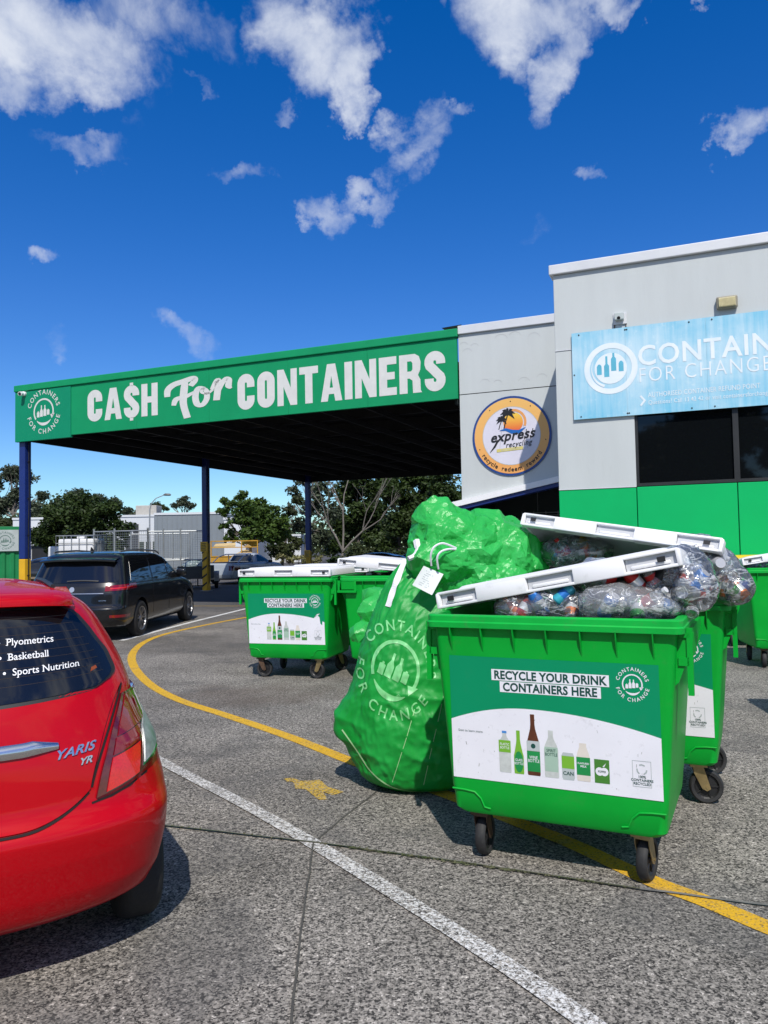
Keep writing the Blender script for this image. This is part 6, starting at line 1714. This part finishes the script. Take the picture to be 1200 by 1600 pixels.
LF_Y = leaf_mat('foliage_yellow_flowered', (.07, .085, .02), (.26, .24, .10))
def tree(label, base, blobs, leaf_s, dens, leaf, seed, trunk_h=None, bark=None, group=None, gap=.0, cat='tree', name='tree'):
    """blobs: (dx, dy, z, r, squash). Leaves are small bent faces grouped in clumps, denser on the clump surfaces"""
    rr = random.Random(seed); base = Vector(base); t = thing(name, label, cat, base, 0, group)
    V = []; Fc = []
    for dx, dy, z, r, sq in blobs:
        ncl = max(8, int(30 * (r / 1.2) ** 1.5 * (1 - gap * .8)))
        for c in range(ncl):
            while True:
                q = Vector((rr.uniform(-1, 1), rr.uniform(-1, 1), rr.uniform(-1, 1)))
                if .35 < q.length < 1: break
            q = q * (.35 + .65 * rr.random() ** .5) / max(q.length, .5) * q.length
            cc = Vector((dx + q.x * r, dy + q.y * r, z + q.z * r * sq)); cr = r * rr.uniform(.24, .46)
            for k in range(int(dens * 2.1 * (cr / .35) ** 1.2) + 4):
                d = Vector((rr.gauss(0, 1), rr.gauss(0, 1), rr.gauss(0, .75))); d.normalize(); p = cc + d * cr * rr.uniform(.45, 1.05)
                a = Vector((rr.gauss(0, 1), rr.gauss(0, 1), rr.gauss(0, .6))).normalized(); b = a.cross(d + Vector((rr.gauss(0, .5), rr.gauss(0, .5), rr.gauss(0, .5)))).normalized()
                s = leaf_s * .95 * rr.uniform(.6, 1.3); o = len(V)
                V += [p - a * s, p - b * s * .5, p + a * s, p + b * s * .5 + d * s * .15]; Fc.append((o, o + 1, o + 2, o + 3))
    me = bpy.data.meshes.new('crown'); me.from_pydata([tuple(v) for v in V], [], Fc); me.materials.append(leaf); 
    o = bpy.data.objects.new('crown', me); COL.objects.link(o); o.parent = t
    g = Geo(); th = trunk_h or min(z - r * sq * .2 for _, _, z, r, sq in blobs); tr = .05 + th * .028
    mx_ = sum(b[0] for b in blobs) / len(blobs); my = sum(b[1] for b in blobs) / len(blobs)
    top = Vector((mx_ * .5, my * .5, th)); g.tube([(0, 0, 0), (top.x * .2, top.y * .2, th * .35), (top.x * .6, top.y * .6 , th * .7), tuple(top)], [tr * 1.4, tr, tr * .85, tr * .65], 8)
    for dx, dy, z, r, sq in blobs:
        e = Vector((dx, dy, z)); st_ = top * (.75 + .25 * rr.random()); m = st_.lerp(e, .5) + Vector((rr.gauss(0, .12), rr.gauss(0, .12), -.1 * r))
        g.tube([tuple(st_), tuple(m), tuple(e)], [tr * .42, tr * .28, tr * .12], 6)
        for k in range(4):
            f = e + Vector((rr.gauss(0, .5), rr.gauss(0, .5), rr.uniform(-.1, .7))) * r; mm = m.lerp(f, .5) + Vector((rr.gauss(0, .1), 0, rr.gauss(0, .1)))
            g.tube([tuple(m), tuple(mm), tuple(f)], [tr * .2, tr * .12, tr * .04], 5)
    g.build('trunk', bark or BARK, t); return t
def pxblobs(cx, Y, lst):
    """(px, py, r_px, squash) -> blobs relative to a base on the ground at photo column cx"""
    base = D(cx, 857, Y); base.z = 0; out = []
    rr = random.Random(int(cx * 7 + Y))
    for px, py, rp, sq in lst:
        p = D(px, py, Y); out.append((p.x - base.x, rr.uniform(-.5, .5) * rp * Y / 1200, p.z, rp * Y / 1200, sq))
    return base, out
def ptree(label, cx, Y, lst, ls, dens, leaf, seed, **k):
    b, bl = pxblobs(cx, Y, lst); return tree(label, b, bl, ls, dens, leaf, seed, **k)
ptree('broad dark dome-shaped tree in front of the white buildings, left of the yellow-black post', 128, 52, [(128, 800, 36, .8), (90, 810, 32, .8), (168, 804, 30, .85), (68, 836, 24, .9), (190, 828, 20, .9), (128, 838, 38, .7), (85, 848, 28, .7), (165, 850, 30, .7), (110, 786, 18, .7), (150, 785, 16, .7)], .14, 26, LF_D, 1, trunk_h=1.6)
ptree('tall grey-green gum tree at the left edge behind the blue post', 20, 85, [(15, 740, 20, .7), (45, 745, 18, .7), (-15, 755, 22, .8), (66, 775, 14, .7), (28, 775, 20, .6), (60, 800, 22, .7), (0, 790, 24, .7), (-40, 770, 25, .8), (30, 735, 12, .6)], .19, 13, LF_B, 2, trunk_h=7, bark=BARK_P, gap=.2)
ptree('gum tree with rounded crown behind the dark dome-shaped tree', 112, 95, [(95, 790, 16, .7), (120, 775, 18, .7), (150, 785, 18, .7), (182, 790, 16, .7), (200, 800, 12, .7), (215, 803, 10, .7)], .2, 15, LF_B, 3, trunk_h=6, bark=BARK_P, gap=.1)
ptree('brownish low gum trees at the left edge above the green container', 20, 80, [(5, 825, 26, .7), (40, 818, 22, .7), (70, 815, 18, .7), (-30, 830, 30, .7), (80, 830, 14, .8)], .18, 18, LF_O, 4, trunk_h=3)
ptree('small gum tree above the white building left of the street lamp', 245, 110, [(242, 792, 12, .6), (228, 797, 9, .6), (258, 794, 8, .6), (216, 805, 9, .8)], .18, 14, LF_O, 5, trunk_h=5)
ptree('umbrella-shaped gum tree above the grey building right of the street lamp', 288, 110, [(285, 786, 13, .55), (297, 790, 10, .5), (272, 790, 8, .6), (290, 779, 8, .5)], .16, 11, LF_B, 6, trunk_h=7, bark=BARK_P)
ptree('bright green leafy tree between the two farther canopy posts', 392, 50, [(380, 776, 14, .8), (362, 785, 16, .7), (400, 790, 20, .9), (425, 800, 18, .9), (378, 808, 20, .7), (350, 800, 12, .6), (430, 830, 26, .8), (395, 835, 24, .8), (360, 838, 16, .6), (350, 822, 10, .6), (392, 812, 22, .8), (412, 812, 22, .9), (385, 795, 18, .8), (440, 820, 20, .8)], .15, 22, LF_G, 7, trunk_h=2.2)
ptree('dark shrubby tree right of the bright green tree', 440, 54, [(440, 835, 20, .8), (455, 800, 14, .8), (462, 850, 16, .8), (440, 860, 22, .6), (462, 780, 12, .7)], .15, 18, LF_O, 8, trunk_h=2)
ptree('tall gum tree behind the farthest blue post', 478, 56, [(460, 768, 14, .7), (480, 750, 18, .7), (455, 795, 12, .7), (490, 790, 22, .8), (470, 820, 18, .8), (505, 765, 20, .8), (490, 730, 22, .8), (520, 800, 20, .8), (500, 840, 22, .7)], .15, 17, LF_B, 9, trunk_h=4, bark=BARK_P, gap=.1)
ptree('dark tree behind the bare branched tree', 560, 62, [(545, 770, 26, .8), (575, 800, 28, .8), (540, 820, 26, .8), (590, 760, 26, .8), (560, 740, 26, .8), (525, 850, 24, .6), (590, 840, 26, .7)], .18, 22, LF_D, 10, trunk_h=4)
ptree('dense dark tree left of the grey wall', 620, 55, [(610, 770, 26, .8), (645, 790, 26, .8), (620, 820, 28, .8), (600, 850, 22, .7), (650, 840, 26, .7), (635, 745, 24, .8), (670, 760, 24, .8)], .16, 26, LF_D, 11, trunk_h=3)
ptree('dense dark tree at the canopy corner against the grey wall', 690, 52, [(690, 770, 26, .8), (670, 800, 26, .8), (705, 810, 26, .8), (690, 745, 22, .8), (680, 845, 28, .7), (720, 840, 28, .7), (730, 780, 24, .8)], .15, 26, LF_D, 12, trunk_h=3)
ptree('olive leafy bush in front of the bare branched tree', 565, 46, [(560, 862, 20, .8), (548, 872, 16, .8), (578, 870, 18, .8)], .12, 22, LF_O, 13, trunk_h=.6, cat='bush', name='bush')
ptree('pale flowering bush beside the front of the silver ute', 455, 45, [(448, 874, 12, .7), (465, 872, 12, .7), (438, 870, 10, .7), (478, 878, 12, .7), (495, 876, 14, .8)], .10, 22, LF_Y, 14, trunk_h=.5, cat='bush', name='bush')
ptree('low dark hedge bush behind the far bins', 620, 44, [(600, 874, 18, .7), (630, 872, 20, .7), (655, 872, 18, .7), (520, 878, 16, .7), (540, 880, 12, .7)], .12, 22, LF_D, 15, trunk_h=.4, cat='bush', name='bush')
# distant wood closing the view behind the site
rr = random.Random(77); V = []; Fc = []
for k in range(700):
    if k < 260: x = rr.uniform(-5, 75); y = rr.uniform(76, 96); h = rr.uniform(4, 11)
    else: x = rr.uniform(-160, 190); y = rr.uniform(125, 165); h = rr.uniform(3.0, 6.5)
    h = h; r = rr.uniform(2.5, 4.5); c = Vector((x, y, h - r * .6))
    near_ = k < 260
    for j in range(150 if near_ else 60):
        d = Vector((rr.gauss(0, 1), rr.gauss(0, 1), rr.gauss(0, 1))).normalized(); p = c + Vector((d.x * r, d.y * r, d.z * max(r, c.z) * .95)) * rr.uniform(.7, 1.05)
        a = Vector((rr.gauss(0, 1), rr.gauss(0, 1), rr.gauss(0, .6))).normalized(); b = a.cross(d + Vector((.1, .2, .3))).normalized(); s = rr.uniform(.18, .42) if near_ else rr.uniform(.35, .8); o = len(V)
        V += [p - a * s, p - b * s * .5, p + a * s, p + b * s * .5]; Fc.append((o, o + 1, o + 2, o + 3))
me = bpy.data.meshes.new('distant_woodland'); me.from_pydata([tuple(v) for v in V], [], Fc); me.materials.append(LF_O)
o = bpy.data.objects.new('distant_woodland', me); COL.objects.link(o); o['kind'] = 'stuff'
# bare tree
rr = random.Random(5)
bp_ = D(534, 857, 49); bp_.z = 0
bt = thing('bare_tree', 'leafless grey tree with forking branches before the dark trees under the canopy', 'tree', bp_)
g = Geo()
def br(p, d, L_, r, n):
    q = p + d * L_; m = p.lerp(q, .5) + Vector((rr.gauss(0, .04), rr.gauss(0, .04), 0)) * L_
    g.tube([tuple(p), tuple(m), tuple(q)], [r, r * .85, r * .65], 6)
    if n == 0: return
    for k in range(2 if n < 4 else 3):
        a = rr.uniform(-.6, .6); e = Vector((d.x + rr.uniform(-.55, .55), d.y + rr.uniform(-.4, .4), d.z + rr.uniform(-.1, .25))).normalized(); br(q, e, L_ * rr.uniform(.62, .85), r * .6, n - 1)
br(Vector((0, 0, 0)), Vector((.05, 0, 1)), 1.4, .10, 0)
for e, L_ in ((Vector((-.45, 0, .9)), 1.9), (Vector((.02, 0, 1)), 2.6), (Vector((.75, 0, .75)), 1.8)): br(Vector((.07, 0, 1.4)), e.normalized(), L_, .07, 4)
g.build('trunk', BARK_P, bt)

# buildings across the street
WHT = mat('white_painted_wall', (.60, .62, .64), .7, var=.04, vscale=.3)
GRW = mat('grey_metal_cladding', (.19, .215, .235), .6, var=.05, vscale=.4)
def far_box(label, x0, x1, ytop, Y, m, depth=14, name='warehouse', fascia=True, cat='building'):
    a = D(x0, 857, Y); b = D(x1, 857, Y); h = D((x0 + x1) / 2, ytop, Y).z
    t = thing(name, label, cat, (a.x, Y, 0)); W = b.x - a.x
    g = Geo(); g.box(0, W, 0, depth, 0, h); g.build('wall', m, t)
    g = Geo(); g.box(-.05, W + .05, -.08, depth + .05, h + .005, h + .22); g.build('roof_capping', WHT, t)
    return t, W, h
t, W, h = far_box('white warehouse left of the dark dome-shaped tree, behind the green container', 20, 78, 812, 78, WHT)
g = Geo(); g.box(W * .45, W * .5, -.3, -.01, 0, h * .5); g.box(W * .0, W, -.35, -.02, h * .48, h * .56); g.build('awning', WHT, t)
g = Geo(); g.box(W * .52, W * .95, -.06, -.01, .1, h * .46); g.build('door_opening', BLACK, t)
t, W, h = far_box('white office building with a dark wall sign behind the wire cage', 152, 241, 808, 80, WHT)
g = Geo(); x0 = W * .50; g.box(x0, x0 + 1.35, -.10, -.01, h - 3.6, h - .75); sgn = g.build('wall_sign', mat('sign_charcoal', (.035, .035, .04), .5), t)
g = Geo(); g.ribbon(circle(x0 + .45, h - 1.6, .28, 20, -150, 150), .10, lambda x, y: (x, -.104, y)); g.ribbon([(x0 + .1, h - 1.95), (x0 + .55, h - 1.90), (x0 + .9, h - 1.75)], .12, lambda x, y: (x, -.105, y)); g.build('sign_logo', WHT, sgn)
g = Geo(); g.rbox(W * .62, W * .62 + 2.2, 1, 3, h + .2, h + 1.25, b=.05); g.build('roof_plant_box', mat('roof_plant', (.40, .38, .34), .7), t)
g = Geo()
for k in range(6): g.box(W * .62 + k * .7, W * .62 + k * .7 + .5, -.05, -.01, 1.2, 2.6)
g.build('window', CAR_GLASS, t)
t, W, h = far_box('long grey metal-clad warehouse behind the cage and the striped post', 241.3, 350, 804, 74, GRW, 16)
g = Geo()
for k in range(14): g.box(.25 + k * W / 14, .29 + k * W / 14, -.03, -.002, 0, h)
g.build('cladding_rib', GRW, t, kind='stuff')
t, W, h = far_box('white gable end of the warehouse beside the bright green tree', 350.3, 384, 812, 73, WHT, 16)
t, W, h = far_box('low white wall seen through the trees right of the bright green tree', 405, 470, 838, 90, WHT, 4)
# red spot of signage in the trees
# street lamp
p = D(234, 857, 66); sl = thing('street_lamp', 'curved grey street lamp rising above the white office building', 'street lamp', (p.x, 66, 0))
g = Geo(); k = 66 / 1200; g.tube([(0, 0, 0), (0, 0, 4.3), (.02, 0, 5.2), (.18, 0, 5.75), (.55, 0, 6.15), (1.25, 0, 6.42)], [.08, .06, .05, .045, .04, .035], 8); g.build('pole', GALV, sl, smooth=True)
g = Geo(); g.tube([(1.2, 0, 6.42), (1.35, 0, 6.46), (1.75, 0, 6.44), (1.85, 0, 6.40)], [.05, .11, .10, .04], 8); g.build('lamp_head', mat('lamp_grey', (.12, .12, .12), .5), sl, smooth=True)

# green shipping container at the left edge
CG = mat('container_green', (.006, .20, .06), .5, var=.12, dirt=.2)
p = D(42, 857, 25.5)
ct = thing('shipping_container', 'green corrugated shipping container with a round logo plate at the left edge', 'container', (p.x - 6.0 * cos(radians(28)), 25.5 - 6.0 * sin(radians(28)), 0), radians(28))
g = Geo(); g.box(0, 6, .04, 2.4, .12, 2.5); g.build('body', CG, ct)
g = Geo()
for k in range(22): x = .08 + k * .27; g.prism([(x, 0), (x + .05, -.036), (x + .13, -.036), (x + .18, 0)], .15, 2.42, lambda a, b, c: (a, .04 + b, c))
g.build('corrugation', CG, ct, kind='stuff')
g = Geo(); g.rbox(-.02, 6.02, -.03, .06, 2.44, 2.56, b=.01); g.rbox(-.02, 6.02, -.03, .06, .05, .16, b=.01); g.rbox(5.92, 6.03, -.035, .06, .05, 2.56, b=.01); g.build('frame_rails', CG, ct)
g = Geo(); g.rbox(4.95, 5.75, -.05, -.045, 1.75, 2.45, b=.002, seg=1); pl = g.build('logo_plate', PRINT_GREY, ct)
g = Geo(); container_logo(g, .30, lambda x, y: (5.35 + x, -.054, 2.1 + y)); g.build('printed_logo', mat('plate_green_print', (.12, .2, .17), .5), pl)
g = Geo(); g.rbox(4.3, 4.75, -.05, -.045, .6, 1.7, b=.002, seg=1); g.build('notice_plate', PRINT_GREY, ct)

# caged liquid tank on a timber stand
p = D(128, 857, 24.6)
tk = thing('liquid_tank', 'white plastic liquid tank in a galvanised cage seen above the black people carrier', 'tank', (p.x, 24.6, 0))
g = Geo(); g.rbox(-.56, .56, -.5, .5, 1.15, 2.10, b=.06, seg=3); g.rbox(-.12, .12, -.12, .12, 2.1, 2.18, b=.02); g.build('tank_body', mat('tank_plastic', (.66, .67, .68), .4, var=.06), tk, smooth=True, angle=40)
g = Geo()
for k in range(6):
    x = -.6 + k * .24
    for y in (-.54, .54): g.cyl((x, y, 1.1), (x, y, 2.2), .012, 5)
for k in range(5):
    y = -.54 + k * .27
    for x in (-.6, .6): g.cyl((x, y, 1.1), (x, y, 2.2), .012, 5)
for z in (1.12, 1.4, 1.68, 1.96, 2.2): g.tube([(-.6, -.545, z), (.6, -.545, z), (.6, .545, z), (-.6, .545, z)], .013, 5, closed=True)
g.build('cage', GALV, tk)
g = Geo()
for x in (-.5, 0, .5): g.box(x - .06, x + .06, -.5, .5, .0, 1.02)
g.box(-.62, .62, -.55, .55, 1.02, 1.09); g.build('timber_stand', mat('weathered_timber', (.20, .15, .10), .85, var=.3, stretch=(1, 1, 8)), tk)
p = D(102, 857, 25.6)
t2 = thing('liquid_tank', 'second white tank partly hidden just left of the caged tank', 'tank', (p.x, 25.8, 0))
g = Geo(); g.rbox(-.5, .5, -.4, .4, 1.0, 1.88, b=.06, seg=3); g.rbox(-.1, .1, -.1, .1, 1.88, 1.94, b=.02); g.build('tank_body', MATS['tank_plastic'], t2, smooth=True)
g = Geo(); g.box(-.5, .5, -.4, .4, .0, .98); g.build('timber_stand', MATS['weathered_timber'], t2)
# low bench by the first post
p = D(30, 857, 23.9); bn_ = thing('timber_bench', 'low timber bench behind the yellow foot of the first blue post', 'bench', (p.x, 24.2, 0))
g = Geo()
for k in range(4): g.box(-.1, 1.5, k * .13, k * .13 + .11, .86, .91)
g.build('bench_top', MATS['weathered_timber'], bn_)
for x in (0, 1.35):
    g = Geo(); g.box(x, x + .09, .02, .48, 0, .855); g.build('leg', MATS['weathered_timber'], bn_)
# wire cage enclosure
cage = thing('wire_enclosure', 'tall galvanised mesh enclosure with clear bags of containers behind the people carrier', 'cage', (0, 0, 0))
def cagerun(pxs, Y0, Y1, ytop, nm):
    P = []
    for i, x in enumerate(pxs):
        Y = Y0 + (Y1 - Y0) * i / (len(pxs) - 1); q = D(x, 857, Y); q.z = 0; P.append(q)
    for q in P:
        g = Geo(); g.cyl((q.x, q.y, 0), (q.x, q.y, ytop + .12), .045, 8); g.build('post', GALV, cage)
    for a, b in zip(P[:-1], P[1:]):
        g = Geo()
        for z in (ytop, ytop * .5, .12): g.cyl((a.x, a.y, z), (b.x, b.y, z), .03, 6)
        g.build('rail', GALV, cage)
        g = Geo(); n = int((b - a).length / .10)
        for k in range(n):
            q = a.lerp(b, k / n); g.tube([(q.x, q.y, .12), (q.x, q.y, ytop)], .0055, 3, cap=False)
        for k in range(int(ytop / .10)):
            z = .12 + k * .10; g.tube([(a.x, a.y, z), (b.x, b.y, z)], .0055, 3, cap=False)
        g.build('wire_mesh', GALV, cage, kind='stuff')
cagerun([147, 179, 231], 34, 33, 2.55, 'a'); cagerun([231, 255, 282, 324], 33, 33.5, 2.50, 'b'); cagerun([205, 247, 270, 296], 38, 38.5, 2.5, 'c')
for k, (px, py, r) in enumerate(((215, 888, 10), (228, 884, 9), (296, 886, 8), (312, 884, 8), (304, 878, 6))):
    pass
c0 = D(304, 888, 34.6)
t = thing('clear_bag', 'pale clear bags of containers heaped in the mesh enclosure left of the striped post', 'plastic bag', c0)
me = lump([((0, 0, 0), (.5, .3, .4), 0), ((.35, 0, -.1), (.35, .3, .35), 0), ((-.4, 0, -.15), (.4, .3, .35), 0)], .05); crumple(me, .08, 3, 2); mesh_obj('bag_film', me, mat('milky_heap', (.40, .46, .46), .3, var=.5, vscale=9, col2=(.12, .2, .2)), t, smooth=False)
# small dark trailer in front of the enclosure
p = G(306, 921)
tr_ = thing('box_trailer', 'small dark box trailer standing behind the striped canopy post', 'trailer', (p.x, p.y, 0), radians(12))
g = Geo(); g.box(-.75, .75, -.1, 1.9, .45, .52)
for x in (-.75, .72): g.box(x, x + .03, -.1, 1.9, .52, .98)
g.box(-.72, .72, -.1, -.07, .52, .98); g.box(-.72, .72, 1.87, 1.9, .52, .98); g.build('tray', mat('trailer_grey', (.05, .055, .055), .5, dirt=.3), tr_)
for x in (-.85, .85): wheel(tr_, x, .8, .30, .17, 5)
for x in (-.97, .76):
    g = Geo(); g.ribbon([(.8 + .42 * cos(radians(a)), .32 + .42 * sin(radians(a))) for a in range(0, 181, 20)], .02, lambda y, z, x=x: (x, y, z)); g.ribbon([(.8 + .42 * cos(radians(a)), .32 + .42 * sin(radians(a))) for a in range(0, 181, 20)], .02, lambda y, z, x=x: (x + .21, y, z))
    g.grid(lambda i, j, x=x: (x + .21 * i, .8 + .43 * cos(pi * j), .32 + .43 * sin(pi * j)), 1, 12); g.build('mudguard', mat('mudguard_white', (.4, .4, .4), .5), tr_)
g = Geo(); g.tube([(0, 1.9, .48), (.0, 2.9, .45)], .04, 6); g.tube([(-.6, 1.9, .48), (0, 2.7, .46)], .03, 6); g.tube([(.6, 1.9, .48), (0, 2.7, .46)], .03, 6); g.cyl((0, 2.75, 0), (0, 2.75, .55), .03, 8); g.build('drawbar', BLACK, tr_)
# yellow mesh-sided trailer / skip behind the ute
p = D(329, 857, 44)
sk = thing('skip_trailer', 'yellow high-sided mesh skip behind the silver ute', 'skip', (p.x, 44, 0), radians(3))
YM = mat('skip_yellow_paint', (.45, .24, .02), .5, var=.15, dirt=.3)
W = 2.7
g = Geo(); g.box(0, W, 0, 1.6, .35, 1.25); g.build('skip_body', YM, sk)
for x in (0, W * .64, W - .06):
    g = Geo(); g.box(x, x + .06, -.03, .03, 1.25, 2.15); g.build('upright', YM, sk)
g = Geo()
for z in (1.25, 1.75, 2.12): g.box(0, W, -.035, .03, z, z + .05)
g.box(0, .05, 0, 1.6, 2.12, 2.17); g.box(W - .05, W, 0, 1.6, 2.12, 2.17); g.box(0, W, 1.55, 1.6, 2.12, 2.17); g.build('side_rails', YM, sk)
g = Geo(); g.add([(.1, .05, 1.78), (1.4, .05, 1.80), (1.3, .9, 2.05), (.15, .9, 2.0)], [(0, 1, 2, 3)]); g.add([(1.2, .06, 1.3), (W - .1, .06, 1.3), (2.0, .3, 1.65), (1.8, .3, 1.6)], [(0, 1, 2, 3)]); g.add([(1.9, .1, 1.79), (2.1, .1, 1.95), (2.35, .1, 1.79)], [(0, 1, 2)])
g.build('load_boards', mat('pale_board', (.55, .40, .18), .7), sk)
g = Geo()
for k in range(26): g.tube([(W * .65 + k * .036, -.0, 1.27), (W * .65 + k * .036, 0, 2.15)], .004, 3, cap=False)
g.build('side_mesh', YM, sk, kind='stuff')
for x in (.4, W - .4):
    wheel(sk, x if x > 1 else -x, .4, .3, .18, 5)
# far parked car roofline left, behind first post
sedan('dark car half hidden between the first blue post and the people carrier', -11.6, 31.0, 90, DK2)
# trees on the street side behind the photographer (they show, mirrored, in the windows)
for k, (x, y, h) in enumerate(((-19, -33, 8.5), (-12, -29, 10.5), (-5, -34, 9), (2, -31, 10), (9, -33, 9.5))):
    rq = random.Random(k + 40); bl = [(rq.uniform(-2, 2), rq.uniform(-1.5, 1.5), h * rq.uniform(.35, .85), rq.uniform(1.6, 2.4), .9) for _ in range(9)]
    tree(('leftmost', 'second from left', 'middle', 'second from right', 'rightmost')[k] + ' of the dark street trees mirrored in the windows', (x, y, 0), [(a_0, b_0, c_0 * 1.3, d_0 * 1.25, e_0) for a_0, b_0, c_0, d_0, e_0 in bl], .30, 12, LF_D, 60 + k, trunk_h=3, group='street trees behind the photographer')
